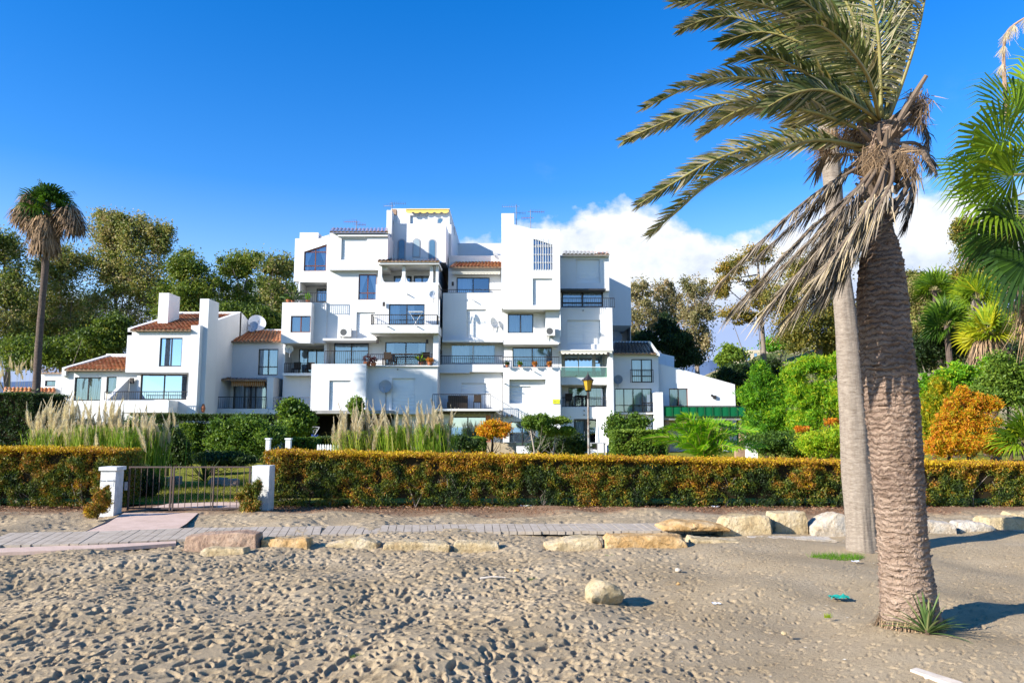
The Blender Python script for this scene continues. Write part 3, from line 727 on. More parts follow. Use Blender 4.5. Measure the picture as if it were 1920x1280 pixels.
def tiles(par, fl, fr_, bl, br, mat='terracotta', name='roof_tiles', sp=.24):
    """barrel tile sheet; corner Vectors front-left, front-right, back-left, back-right"""
    fl, fr_, bl, br = map(Vector, (fl, fr_, bl, br)); W = max((fr_ - fl).length, (br - bl).length); n = max(2, int(W / sp)); Ls = max((bl - fl).length, (br - fr_).length); m_ = max(2, int(Ls / .42))
    nrm = (fr_ - fl).cross(bl - fl).normalized()
    if nrm.z < 0: nrm = -nrm
    mb = MB(); S_ = 8
    for j in range(m_):
        for (q, lift) in ((j / m_, .05), ((j + 1.12) / m_, .012)):
            q = min(q, 1)
            a = fl.lerp(bl, q); b = fr_.lerp(br, q)
            for k in range(n * S_ + 1):
                u = k / (n * S_); p = a.lerp(b, u); ph = (k / S_) % 1
                hgt = .085 * abs(math.sin(math.pi * ph)) ** .8 if True else 0
                jit = .012 * math.sin((k // S_) * 12.9 + j * 7.1)
                p = p + nrm * (hgt + lift + jit); mb.v.append(tuple(p))
        i0 = j * 2 * (n * S_ + 1); st = n * S_ + 1
        for k in range(n * S_): mb.f.append((i0 + k, i0 + k + 1, i0 + st + k + 1, i0 + st + k)); mb.t.append(.5)
    # eaves ends: pale mortar under each tile row
    o = mb.build(name, mat, par, True)
    mb = MB(); k = 0; dv = (fr_ - fl).normalized()
    i0 = len(mb.v)
    for k in range(n * S_ + 1):
        p = fl.lerp(fr_, k / (n * S_)) - (bl - fl).normalized() * -.03; ph = (k / S_) % 1
        mb.v += [tuple(p - nrm * .02), tuple(p + nrm * (.08 * abs(math.sin(math.pi * ph)) ** .8 + .03))]
    for k in range(n * S_): mb.f.append((2 * k, 2 * k + 2, 2 * k + 3, 2 * k + 1)); mb.t.append(.5)
    mb.build('eaves_mortar', 'terracotta_pale', o)
    return o

def awning(par, x0, x1, zt, Y, out, drop, mat, scal=.22, name='awning', val=.22):
    mb = MB(); n = max(3, int((x1 - x0) / scal))
    mb.poly([(x0, Y, zt), (x0, Y - out, zt - drop), (x1, Y - out, zt - drop), (x1, Y, zt)])
    for k in range(n):
        a = x0 + (x1 - x0) * k / n; b = x0 + (x1 - x0) * (k + 1) / n; z = zt - drop
        mb.poly([(a, Y - out - .005, z), (a, Y - out - .005, z - val * .6), (a + (b - a) * .25, Y - out - .012, z - val * .95), (a + (b - a) * .5, Y - out - .015, z - val), (a + (b - a) * .75, Y - out - .012, z - val * .95), (b, Y - out - .005, z - val * .6), (b, Y - out - .005, z)])
    mb.box(x0, x1, Y - out - .04, Y - out - .016, z, z + .05)
    return mb.build(name, mat, par)

class Bld:
    """one building: walls are blocks measured in photo pixels at a depth"""
    def __init__(s, name, label, loc): s.e = thing(name, label, 'building', loc)
    def block(s, px0, px1, py0, py1, Y, Yb, feats=(), X=None, Z=None, top=True, mat='plaster', left=True, right=True, bottom=True, name='wall'):
        x0, x1, z0, z1 = rect(px0, px1, py0, py1, Y)
        if py1 >= 840: z0 = 0
        if X: x0 = X[0] if X[0] is not None else x0; x1 = X[1] if X[1] is not None else x1
        if Z: z0 = Z[0] if Z[0] is not None else z0; z1 = Z[1] if Z[1] is not None else z1
        mb = MB(); holes = []; niches = []
        for f in feats:
            k = f[0]; a, b, c, e = rect(*f[1:5], Y); a = max(a, x0 + .02); b = min(b, x1 - .02); e = min(e, z1 - .02); c = max(c, z0 + .0)
            kw = f[5] if len(f) > 5 else {}
            if k == 'niche': holes.append((a, b, c, e, kw.get('d', 1.3)))
            elif k == 'w': holes.append((a, b, c, e, kw.get('r', .16)))
            else: holes.append((a, b, c, e, kw.get('r', .14)))
            niches.append((k, a, b, c, e, kw))
        holed(mb, x0, x1, z0, z1, Y, holes)
        if left: mb.poly([(x0, Y, z0), (x0, Y, z1), (x0, Yb, z1), (x0, Yb, z0)])
        if right: mb.poly([(x1, Y, z0), (x1, Yb, z0), (x1, Yb, z1), (x1, Y, z1)])
        if top: mb.poly([(x0, Y, z1), (x1, Y, z1), (x1, Yb, z1), (x0, Yb, z1)])
        if bottom: mb.poly([(x0, Y, z0), (x0, Yb, z0), (x1, Yb, z0), (x1, Y, z0)])
        mb.poly([(x0, Yb, z0), (x0, Yb, z1), (x1, Yb, z1), (x1, Yb, z0)])
        for (k, a, b, c, e, kw) in niches:
            if k == 'niche':
                d_ = kw.get('d', 1.3); hs = []; sub = []
                for g in kw.get('in', ()):
                    A_, B_, C_, E_ = rect(*g[1:5], Y + d_); A_ = max(A_, a + .02); B_ = min(B_, b - .02); E_ = min(E_, e - .02); C_ = max(C_, c + .01)
                    hs.append((A_, B_, C_, E_, .12)); sub.append((g, A_, B_, C_, E_))
                holed(mb, a, b, c, e, Y + d_, hs)
                for g, A_, B_, C_, E_ in sub:
                    kk = dict(g[5]) if len(g) > 5 else {}
                    if g[0] == 'w': win(s.e, A_, B_, C_, E_, Y + d_ + .07, **{q: v_ for q, v_ in kk.items() if q != 'r'})
                    elif g[0] == 's': shutter(s.e, A_, B_, C_, E_, Y + d_ + .08)
        s.last = mb.build(name, mat, s.e)
        for (k, a, b, c, e, kw) in niches:
            kw = {q: v_ for q, v_ in kw.items() if q not in ('r', 'd', 'in')}
            if k == 'w': win(s.e, a, b, c, e, Y + .10, **kw)
            elif k == 's': shutter(s.e, a, b, c, e, Y + .105, **kw)
        return (x0, x1, z0, z1)
    def slab(s, px0, px1, py0, py1, Y, Yb, mat='plaster', name='ledge'):
        x0, x1, z0, z1 = rect(px0, px1, py0, py1, Y)
        return MB().box(x0, x1, Y, Yb, z0, z1).build(name, mat, s.e)
    def rail(s, px0, px1, py0, py1, Y, side=None, **kw):
        x0, x1, z0, z1 = rect(px0, px1, py0, py1, Y)
        pts = [(x0, Y), (x1, Y)]
        if side: pts = ([(x0, Y + side)] if 1 else []) + pts + [(x1, Y + side)]
        return railing(s.e, pts, z0, z1 - z0, **kw)
    def front(s, pts, Y, Yb, name='wall', mat='plaster'):
        """free front outline in pixels extruded back"""
        q = [P(a, b, Y) for a, b in pts]; return MB().prism_y([(p.x, p.z) for p in q], Y, Yb).build(name, mat, s.e)

def dish(loc, nrm, r, label, mat='dish_white', pole=.5, wall=None):
    e = thing('satellite_dish', label, 'satellite dish', loc, 'satellite dishes on the white buildings')
    MB().disc_dish(loc, nrm, r, r * .22).build('reflector', mat, e, True)
    n = Vector(nrm).normalized(); c = Vector(loc)
    mb = MB(); lo = c - Vector((0, 0, r * .95)); tip = c + n * r * .95 - Vector((0, 0, r * .2))
    mb.tube([lo - n * r * .1, tip], .012, 5); mb.tube([tip - n * .06, tip + n * .06], .04, 8)
    mb.build('feed_arm', 'metal_grey', e)
    mb = MB(); b = c - n * r * .2; bb = (b + Vector((0, .15, 0)), Vector((b.x, b.y + .2, c.z - pole)))
    mb.tube([b, bb[0], bb[1]], .025, 6); mb.build('mast', 'metal_grey', e); return e

def acunit(px0, px1, py0, py1, Y, label):
    x0, x1, z0, z1 = rect(px0, px1, py0, py1, Y)
    e = thing('air_conditioner', label, 'air conditioner', ((x0 + x1) / 2, Y, z0), 'air conditioners on the apartment facade')
    MB().box(x0, x1, Y - .35, Y - .06, z0, z1).build('casing', 'ac_white', e)
    cx = x0 + (x1 - x0) * .38; cz = (z0 + z1) / 2; r = (z1 - z0) * .38
    mb = MB(); n = 20
    mb.poly([(cx + r * math.cos(2 * math.pi * k / n), Y - .356, cz + r * math.sin(2 * math.pi * k / n)) for k in range(n)]); mb.build('fan_grille', 'ac_dark', e)
    mb = MB()
    for x in (x0 + .1, x1 - .1): mb.box(x - .02, x + .02, Y - .34, Y - .003, z0 - .045, z0 - .003); mb.box(x - .018, x + .018, Y - .03, Y - .003, z0 - .25, z0 - .045)
    mb.build('bracket', 'metal_grey', e); return e

def antenna(px, py0, py1, Y, label, red=False, kind=0):
    b = P(px, py1, Y); tpz = Zp(py0, Y); e = thing('roof_antenna', label, 'antenna', b, 'antennas on the apartment roof')
    MB().tube([b - Vector((0, 0, .3)), (b.x, b.y, tpz)], .025, 5).build('mast', 'antenna', e)
    mb = MB(); h = tpz - b.z
    for k, (zz, L) in enumerate(((h * .92, .9), (h * .6, .6))):
        z = b.z + zz; s_ = 1 if (k + kind) % 2 else -1
        mb.tube([(b.x - .2 * s_, Y, z), (b.x + L * s_, Y + .25, z + .05)], .014, 4)
        for q in range(7):
            x = b.x + (L * q / 6) * s_; mb.tube([(x, Y - .2 + .04 * q, z + .02 + .1), (x, Y + .2, z - .08)], .009, 4)
    mb.build('elements', 'antenna_red' if red else 'antenna', e); return e

def pot_plant(loc, r, h, label, leaf='leaf_mid', tint=.5, pot='terra_pot', spiky=False, seed=0):
    loc = Vector(loc); e = thing('potted_plant', label, 'potted plant', loc, 'potted plants on the balconies')
    MB().tube([loc, loc + Vector((0, 0, r * .9))], [r * .6, r * .85], 12).build('pot', pot, e)
    c = loc + Vector((0, 0, r * .9 + h * .45))
    if spiky:
        mb = MB()
        for k in range(26):
            a = random.uniform(0, 6.28); u = random.uniform(.1, 1); dr = Vector((math.cos(a) * u, math.sin(a) * u, 1 - u * .6)).normalized(); s_ = dr.cross(Vector((0, 0, 1))).normalized() * .02
            b = loc + Vector((0, 0, r)); m_ = b + dr * h * .6; tp_ = b + dr * h + Vector((0, 0, -h * u * .25))
            mb.poly([b - s_, b + s_, m_ + s_ * 1.5, tp_, m_ - s_ * 1.5], random.random())
        mb.build('foliage', leaf, e, False, True)
    else:
        V_, Fc, T = clump_cloud([(c, (r * 1.2, r * 1.2, h * .5), tint)], -260, .09, .05)
        arr('foliage', V_, Fc, leaf, e, T)
    return e

# ================= the stepped apartment block =================
bX, bY = 0, 50
AB = Bld('apartment_building', 'tall stepped white apartment block with many balconies and flat shutters', (-4, 50, 0))
E_ = AB.e
# --- leftmost bay
AB.block(528, 583, 567, 643, 46.2, 56, [('w', 545, 588, 592, 623, dict(cols=2, cur='half', fr='wood_frame'))])
x0, x1, z0, z1 = AB.block(552, 617, 447, 527, 47.6, 57, [('w', 570, 612, 458, 508, dict(cols=2, rows=(.2, .72), cur='tied', fr='wood_frame'))])
q = rect(570, 612, 458, 508, 47.6); MB().prism_y([(q[0], q[3] + .01), (q[1], q[3] + .01), (q[0], q[3] - .50)], 47.6 - .004, 47.6 + .13).build('wall', 'plaster', E_)
mb = MB(); mb.prism_y([(q[0], q[3] - .50), (q[1], q[3] - .01), (q[1], q[3] - .08), (q[0], q[3] - .57)], 47.64, 47.72); mb.build('window_head', 'wood_frame', E_)
AB.block(560, 617, 527, 567, 47.6, 55, [('niche', 562, 613, 529, 567, dict(d=1.6, **{'in': [('w', 593, 614, 541, 566, dict(cols=1, cur='some'))]}))])
AB.block(562, 597, 436, 447, 48.2, 52)
AB.front([(597, 447), (597, 446), (617, 440), (617, 447)], 48.3, 52)
AB.rail(534, 612, 549, 568, 46.3, side=None)
AB.block(583, 612, 567, 643, 46.9, 56)
# lower left recess and balcony
AB.block(530, 612, 643, 704, 47.3, 56, [('niche', 534, 607, 646, 704, dict(d=1.5, **{'in': [('w', 560, 609, 654, 703, dict(cols=3, cur='some'))]}))])
AB.slab(530, 586, 699, 704, 46.7, 47.29)
AB.rail(533, 586, 681, 700, 46.75)
AB.block(530, 586, 704, 750, 47.3, 56)
AB.block(524, 590, 750, 770, 47.0, 56)
# --- second bay
AB.block(617, 727, 437, 506, 46.6, 56, [('s', 640, 688, 447, 487)])
tiles(E_, P(618, 436, 46.3), P(728, 436, 46.3), P(622, 429.5, 48), P(728, 429.5, 48))
AB.slab(633, 727, 440, 443, 46.45, 46.59)
AB.block(612, 707, 507, 634, 47.0, 56, [('w', 672, 706, 514, 562, dict(cols=2, rows=(.27,), cur='tied', fr='wood_frame')), ('s', 668, 703, 585, 633, dict(r=.3))])
AB.slab(605, 707, 634, 638, 46.2, 47.6)
AB.block(609, 700, 638, 686, 47.6, 56, [('niche', 616, 693, 639.5, 686, dict(d=.5, **{'in': [('w', 626, 691, 643, 685, dict(cols=2, cur='full'))]}))])
AB.rail(609, 690, 658, 683, 45.3)
AB.block(583, 686, 682, 769, 45.2, 56, [('s', 617, 657, 713, 768.5, dict(r=.35))])
AB.slab(580, 733, 769, 775, 44.6, 56, 'concrete')
# --- third bay (tower)
AB.block(690, 820, 686, 776, 45.9, 56, [('s', 735, 778, 709, 768)])
AB.slab(686, 822, 684.5, 687, 45.75, 45.89)
AB.block(698, 821, 625, 685, 47.4, 56, [('w', 722, 799, 641, 685, dict(cols=2, cur='sides', r=.3))])
AB.block(812, 822, 624, 686, 45.9, 47.4, left=True)
AB.rail(694, 812, 664, 684, 45.95)
AB.slab(693, 822, 609, 624, 45.3, 56)
AB.rail(696, 819, 590, 609, 45.4, side=1.0)
AB.block(704, 821, 533, 609, 46.4, 56, [('w', 729, 796, 570, 609, dict(cols=2, cur='some'))])
# veranda
AB.block(705, 822, 496, 533, 48.2, 56, [('w', 738, 772, 517, 533, dict(cols=2, cur='half')), ('w', 776, 806, 517, 533, dict(cols=2, cur='full'))])
AB.slab(709, 823, 530, 534, 46.39, 48.19)
for a, b in ((709, 716), (754, 760), (806, 812), (817, 822)): AB.slab(a, b, 494.5, 530, 46.41, 46.7, name='veranda_post')
for a, b in ((716, 754), (760, 806)):      # parapet between the posts with scooped corners
    q = rect(a, b, 495, 533, 46.42); n = 12; pts = [(q[0], q[2]), (q[1], q[2])]
    zt = Zp(516, 46.42); zb = Zp(529, 46.42); w_ = q[1] - q[0]
    for k in range(n + 1):
        u = 1 - k / n; e = abs(2 * u - 1); pts.append((q[0] + w_ * u, zb + (zt - zb) * max(0, (e - .72) / .28) ** 2))
    MB().prism_y(pts, 46.425, 46.66).build('parapet', 'plaster', E_)
AB.slab(709, 823, 491, 495, 46.0, 48.19)
tiles(E_, P(708, 491, 45.9), P(824, 491, 45.9), P(711, 486, 48.2), P(822, 486, 48.2))
# tower body
AB.block(725, 836, 421, 492, 48.8, 60)
def arch_win(px0, px1, py0, py1, Y, mat, nm='arched_window', shade=.5):
    x0, x1, z0, z1 = rect(px0, px1, py0, py1, Y); r = (x1 - x0) / 2; n = 12; cx = (x0 + x1) / 2
    pts = [(x0, z0), (x1, z0)] + [(cx + r * math.cos(math.pi * k / n), z1 - r + r * math.sin(math.pi * k / n)) for k in range(n + 1)]
    fr_ = MB().prism_y(pts, Y - .02, Y + .04); o = fr_.build(nm, 'metal_grey', E_)
    r2 = r - .07; pts = [(x0 + .07, z0 + .07), (x1 - .07, z0 + .07)] + [(cx + r2 * math.cos(math.pi * k / n), z1 - r + r2 * math.sin(math.pi * k / n)) for k in range(n + 1)]
    MB().prism_y(pts, Y - .03, Y - .021).build('pane', mat, o)
plain('pane_blue', (.10, .20, .30), (.06, .14, .22), 2, .06, 0, .8, 0); plain('pane_pale', (.42, .50, .50), (.30, .38, .40), 2, .08, 0, .8, 0)
arch_win(745.5, 760.5, 448, 487.5, 48.8, 'pane_blue'); arch_win(773.5, 788.5, 447, 483, 48.8, 'pane_pale'); arch_win(803, 817.5, 448, 487, 48.8, 'pane_blue')
# scooped parapet over the tower and the setback penthouse
x0, x1, z0, z1 = rect(738, 836, 395, 421, 48.8); n = 20; pts = [(x0, z0 + .003), (x1, z0 + .003)]
zt = Zp(416, 48.8); zl = Zp(414, 48.8); zr = Zp(408, 48.8); zm = Zp(421.5, 48.8)
for k in range(n + 1):
    u = 1 - k / n; pts.append((x0 + (x1 - x0) * u, z0 + .004 + (zr - z0) * max(0, (u - .92) / .08) ** .5 * .9 + (zl - z0) * max(0, (.14 - u) / .14) ** 2 + .06))
MB().prism_y(pts, 48.805, 49.05).build('parapet', 'plaster', E_)
AB.block(733, 843, 391, 421, 51.2, 62, [('s', 769, 802, 404, 421)], name='wall')
arch_win(819.5, 831.5, 408, 420, 51.2, 'pane_blue')
AB.block(836, 846, 421, 492, 51.0, 62)
AB.block(845, 853, 425, 492, 55, 66)
awning(E_, *rect(762, 842, 393, 397, 51.19)[:2], Zp(392, 51.19), 51.19, .25, .12, 'awning_yellow', .5, val=.26)
AB.block(724, 734, 394, 492, 48.3, 50.5, name='chimney')
q = rect(735, 743, 392, 404, 49.2)
MB().box(q[0], q[1], 49.2, 49.7, q[2], q[3]).build('chimney_cap', 'terracotta_pale', E_)
AB.slab(733.5, 745, 404, 421, 49.1, 50.4, name='chimney')
# --- fourth bay (behind, in the tower's shade)
AB.block(836, 944, 456, 492, 58, 64, top=True)
AB.block(840, 945, 503, 640, 48.6, 57, [('w', 856, 918, 520, 551, dict(cols=2, cur='half'))])
MB().box(Xp(840, 497, 50), Xp(942, 497, 50), 50.4, 57, Zp(503, 48.6) + .01, Zp(489, 52)).build('wall', 'plaster', E_)
tiles(E_, P(842, 502, 48.1), P(944, 502, 48.1), P(858, 489, 51.5), P(944, 489, 51.5))
awning(E_, *rect(849, 938, 511, 514, 48.6)[:2], Zp(511.5, 48.59), 48.59, .5, .08, 'awning_cream', .2, val=.12)
AB.block(830, 945, 549, 639, 47.35, 48.59, [('s', 875, 911, 580, 632)])
AB.rail(832, 943, 543, 549, 47.45, base=.01)
AB.slab(829, 945, 637, 641, 46.9, 56)
AB.block(828, 945, 641, 700, 47.9, 56, [('w', 845, 929, 645, 681, dict(cols=2, cur='full', fr='white_frame'))])
AB.block(820, 944, 683, 697, 47.0, 47.89)
AB.rail(822, 942, 667, 683, 47.1)
AB.block(819, 942, 697, 769, 47.4, 56, [('s', 865, 911, 718, 768, dict(r=.2))])
AB.slab(819, 880, 696.5, 699, 46.9, 47.39)
AB.slab(810, 936, 766, 770, 45.2, 47.39)
AB.rail(811, 920, 739, 767, 45.3)
# --- fifth bay
AB.front([(940, 431), (940, 400), (964, 400), (964, 421), (998, 429), (1050, 430.5), (1050, 431)], 46.0, 56)
AB.block(940, 1050, 431, 578, 46.0, 57, [('w', 999, 1036, 447, 507, dict(cols=2, rows=(.8,), cur='some', fr='metal_grey', grille='white_frame')), ('s', 999, 1036, 522, 572)], Z=(None, Zp(431, 46.0)))
q = rect(999, 1036, 447, 507, 46.0); MB().prism_y([(q[0], q[3] + .01), (q[1], q[3] + .01), (q[1], q[3] - .42)], 45.996, 46.16).build('wall', 'plaster', E_)
AB.slab(943, 1050, 577, 580, 45.8, 47)
AB.block(944, 1050, 580, 643, 46.9, 57, [('w', 952, 1000, 588, 624, dict(cols=2, cur='full'))])
AB.block(1023, 1050, 580, 643, 46.3, 46.89)
AB.slab(944, 1048, 642.5, 645.5, 46.2, 57)
AB.block(945, 1050, 645, 690, 47.4, 57, [('w', 961, 1035, 651, 688, dict(cols=2, cur='full'))])
AB.rail(944, 1048, 669, 689, 46.3)
AB.block(943, 1051, 689, 843, 46.2, 57, [('niche', 955, 1023, 711, 756, dict(d=.35, **{'in': [('s', 955.5, 995, 724, 755.5)]})), ('w', 955, 1004, 790, 836, dict(cols=2, cur=None, r=.3))])
# stair rail beside the ground terrace
mb = MB(); a = P(921, 741, 45.3); b = P(1004, 790, 45.0); mb.tube([a, b], .025, 6); mb.tube([a - Vector((0, 0, .8)), b - Vector((0, 0, .8))], .018, 4)
for k in range(19):
    p = a.lerp(b, k / 18); mb.tube([p, p - Vector((0, 0, .8))], .012, 4, False)
mb.build('stair_railing', 'metal_grey', E_)
# --- sixth bay
AB.block(1050, 1142, 479, 545, 47.6, 57, [('s', 1080, 1125, 486, 530)])
tiles(E_, P(1054, 478, 47.2), P(1143, 478, 47.2), P(1057, 472.5, 49), P(1142, 472.5, 49))
AB.slab(1055, 1142, 479, 481, 47.4, 47.59)
AB.block(1120, 1136, 459, 473, 50, 50.8, name='chimney')
AB.block(1050, 1142, 545, 577, 47.8, 57, [('w', 1053, 1131, 543, 576, dict(cols=2, rows=(.28,), cur='full', ft=.1))])
AB.slab(1050, 1136, 541, 544, 47.0, 47.79, 'dark_frame', 'awning_case')
AB.rail(1052, 1152, 559, 577, 47.0)
AB.block(1050, 1148, 577, 657, 47.4, 57, [('s', 1064, 1126, 600, 645, dict(split=True))])
AB.block(1140, 1150, 577, 840, 46.8, 47.39)
AB.slab(1050, 1150, 655, 657.5, 46.6, 57)
awning(E_, *rect(1051, 1146, 657, 659, 47)[:2], Zp(657, 47.2), 47.2, .6, .1, 'awning_cream', .25, val=.2)
AB.block(1050, 1140, 657, 706, 47.4, 57, [('niche', 1053, 1137, 659, 705.5, dict(d=1.5, **{'in': [('w', 1058, 1112, 664, 705, dict(cols=2, cur=None, fr='white_frame')), ('w', 1115, 1135, 664, 705, dict(cols=1, rows=(.6,), cur=None, fr='white_frame'))]}))])
q = rect(1052, 1138, 688, 706, 47.2); g = MB().box(q[0], q[1], 47.2, 47.22, q[2], q[3] - .03).build('balcony_glass', 'balcony_glass', E_)
MB().tube([(q[0], 47.2, q[3]), (q[1], 47.2, q[3])], .025, 6).build('handrail', 'white_frame', g)
AB.block(1050, 1140, 706, 721, 47.25, 57)
AB.block(1050, 1140, 721, 763, 47.4, 57, [('niche', 1053, 1138, 722, 762.5, dict(d=1.2, **{'in': [('w', 1066, 1102, 726, 762, dict(cols=1, cur='half')), ('w', 1104, 1134, 726, 762, dict(cols=1, cur='full'))]}))])
AB.rail(1053, 1138, 745, 763, 47.45)
AB.block(1050, 1140, 763, 844, 47.3, 57, [('w', 1076, 1121, 785, 842, dict(cols=2, cur='half', ft=.12, r=.3))])
# --- rear volume seen past the right edge
AB.block(1140, 1183, 512, 610, 53, 60)
AB.block(1150, 1183, 610, 645, 56, 60, [('niche', 1151, 1182, 613, 640, dict(d=1.5))], mat='plaster')
# ground floor: garages, their shade put into a dark wall colour
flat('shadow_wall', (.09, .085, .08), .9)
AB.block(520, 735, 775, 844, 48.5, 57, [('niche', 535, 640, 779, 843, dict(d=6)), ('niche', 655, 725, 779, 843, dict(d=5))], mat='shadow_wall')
AB.block(738, 842, 776, 844, 46.6, 57)
AB.block(828, 944, 770, 844, 47.5, 57, [('w', 842, 912, 781, 843, dict(cols=2, cur=None, r=.3))])
awning(E_, *rect(842, 928, 768, 770, 46)[:2], Zp(770, 47.3), 47.3, 1.4, .1, 'awning_grey', .3, val=.12)
q = rect(911, 920, 778, 812, 46.6); MB().box(q[0], q[1], 46.6, 46.9, 0, q[3]).build('pillar', 'salmon', E_)
for k in range(5):      # pergola beams over the garden door
    q = rect(922 + k * 9, 925 + k * 9, 777, 781, 45.2); MB().box(q[0], q[1], 44.2, 46.19, q[2], q[3]).build('pergola_beam', 'dark_frame', E_)
# downpipe and wall lamps
for a, b, c in ((821.5, 560, 690), (1048, 585, 630)):
    p = P(a, b, 46.2); MB().tube([(p.x + .08, 46.15 if a > 900 else 46.3, p.z), (p.x + .08, 46.15 if a > 900 else 46.3, Zp(c, 46))], .04, 6).build('downpipe', 'plaster', E_)
for a, b, Y in ((708, 640, 46.1), (801, 640, 46.1), (849, 532, 48.3), (720, 570, 46.3), (827, 660, 47.1), (1140, 664, 46.6)):
    p = P(a, b, Y); MB().box(p.x - .07, p.x + .07, Y - .1, Y, p.z - .14, p.z + .12).build('wall_lamp', 'black_iron', E_)
for a, b, Y in ((746, 692, 45.9), (887, 563, 47.3), (728, 612, 45.3), (783, 612, 45.3), (1093, 582, 47.4), (1095, 711, 47.2), (1095, 769, 47.3), (1095, 777, 47.3), (997, 694, 46.1), (765, 552, 46.4), (947, 719, 46.2)):
    p = P(a, b, Y); MB().tube([p, (p.x, p.y - .22, p.z - .03)], .035, 6).build('drain_spout', 'dark_frame', E_)
q = rect(1036.5, 1049.5, 748.5, 756.5, 46.2); sg = MB().box(q[0], q[1], 46.15, 46.19, q[2], q[3]); so = sg.build('yellow_sign', 'sign_yellow', None)
tag(so, 'small yellow for sale sign on white wall beside the dark balcony', 'sign')
def text(body, loc, size, mat, parent, name='lettering', rot=(math.pi / 2, 0, 0), ext=.002, align='CENTER'):
    cu = bpy.data.curves.new(name, 'FONT'); cu.body = body; cu.size = size; cu.extrude = ext; cu.align_x = align; cu.materials.append(MATS[mat])
    o = bpy.data.objects.new(name, cu); col.objects.link(o)
    o.location = Vector(loc) - (OFF.get(parent.name, Vector()) if parent else Vector()); o.rotation_euler = rot
    dg = bpy.context.evaluated_depsgraph_get(); me = bpy.data.meshes.new_from_object(o.evaluated_get(dg)); o2 = bpy.data.objects.new(name, me); col.objects.link(o2)
    o2.location = o.location.copy(); o2.rotation_euler = rot; bpy.data.objects.remove(o)
    if parent: o2.parent = parent
    return o2
text('VENTA', ((q[0] + q[1]) / 2, 46.146, q[2] + .08), .13, 'ink_blue', so)
# things fixed to the block
acunit(638, 660, 616, 632, 46.95, 'air conditioner with round fan on sunlit wall above the wide balcony window')
acunit(1024, 1040, 614, 630, 46.25, 'air conditioner on white wall right of the curtained window')
dish(P(813, 552, 46.0), (.35, -1, .3), .27, 'white satellite dish on the wall below the pillared veranda')
dish(P(722, 724, 45.6), (-.1, -1, .1), .40, 'grey satellite dish on pole beside the shuttered terrace door', 'dish_mesh', 1.5)
dish(P(927, 605, 47.0), (.9, -.7, .3), .36, 'satellite dish edge on at the right end of the shuttered balcony wall')
dish(P(542, 654, 47.0), (.3, -1, .2), .27, 'small white dish on the corner of the lower left balcony')
dish(P(930, 478, 50.5), (.85, -.5, .4), .34, 'tilted white dish on the roof left of the chimney tower')
dish(P(1155, 632, 54), (-.2, -1, .2), .45, 'round mesh dish in the dark recess behind the right corner', 'dish_mesh')
antenna(668, 414, 431, 50, 'thin roof antenna over the tiled eave at the left', True, 0)
antenna(735, 380, 394, 49.5, 'small antenna on the tower chimney', False, 1)
antenna(968, 384, 422, 47, 'roof antenna directly beside the tall white chimney', False, 0)
antenna(995, 394, 430, 48, 'taller mast with red element right of the chimney', True, 1)
pot_plant(P(688, 686, 45.5), .28, .5, 'dark red leafed plant in pot at left end of middle balcony', 'leaf_red')
pot_plant(P(700, 686, 45.4), .22, .4, 'smaller dark red plant right of the first one', 'leaf_red')
pot_plant(P(789, 684, 46.6), .2, .75, 'spiky green plant on the middle balcony', 'leaf_bright', spiky=True)
pot_plant(P(806, 684, 45.8), .2, .3, 'orange flowers at right end of the middle balcony', 'flower_orange')
for k, (px, lf, lb) in enumerate(((951, 'leaf_dark', 'leftmost dark plant on the ledge under curtained window'), (975, 'leaf_mid', 'bushy green plant second on the ledge'), (1003, 'flower_orange', 'orange flowers in the middle of the ledge'), (1030, 'flower_orange', 'orange flowers at right end of the ledge'))):
    pot_plant(P(px, 688, 46.0), .14, .25, lb, lf)
pot_plant(P(541, 567, 46.35), .2, .18, 'red pot with low plant on the top left terrace', 'leaf_mid'); pot_plant(P(549, 567, 46.8), .15, 1.1, 'tall yellowish plant by the edge of top left terrace', 'leaf_yucca', spiky=True)
pot_plant(P(577, 567, 46.6), .16, .55, 'bright green plant inside the top left balcony', 'leaf_bright')
# balcony furniture
def table_set(cx, Y, z, label, w_=1.1, mat='rattan'):
    e = thing('balcony_table', label, 'table', (cx, Y, z)); MB().box(cx - w_ / 2, cx + w_ / 2, Y, Y + .6, z + .70, z + .74).build('table_top', mat, e)
    for sx in (-1, 1):
        for yy in (.05, .5): MB().box(cx + sx * (w_ / 2 - .06) - .025, cx + sx * (w_ / 2 - .06) + .025, Y + yy, Y + yy + .05, z, z + .70).build('leg', mat, e)
    return e
def chair(cx, Y, z, label, mat='rattan', rz=0):
    e = thing('balcony_chair', label, 'chair', (cx, Y, z), 'chairs on the balconies'); MB().box(cx - .24, cx + .24, Y, Y + .46, z + .40, z + .45).build('seat', mat, e)
    MB().box(cx - .24, cx + .24, Y + .46, Y + .50, z + .40, z + .88).build('backrest', mat, e)
    for sx in (-1, 1):
        for yy in (.02, .42): MB().box(cx + sx * .22 - .02, cx + sx * .22 + .02, Y + yy, Y + yy + .04, z, z + .40).build('leg', mat, e)
    return e
zz = Zp(685, 46.4); c = P(760, 684, 46.4); table_set(c.x, 46.3, zz, 'long dark table on the middle balcony', 1.9); chair(c.x - 1.2, 46.3, zz, 'dark chair left of the middle balcony table'); chair(c.x + 1.25, 46.3, zz, 'dark chair right of the middle balcony table')
zz = Zp(766, 45.6) ; c = P(857, 766, 45.9); 
e = thing('wicker_sofa', 'dark wicker sofa behind the terrace railing', 'sofa', (c.x, 46, zz)); MB().box(c.x - .62, c.x + .62, 45.8, 46.5, zz, zz + .42).build('seat', 'rattan', e); MB().box(c.x - .62, c.x + .62, 46.5, 46.65, zz, zz + .85).build('backrest', 'rattan', e)
chair(P(895, 766, 46).x, 45.8, zz, 'wicker chair right of the sofa on the terrace')
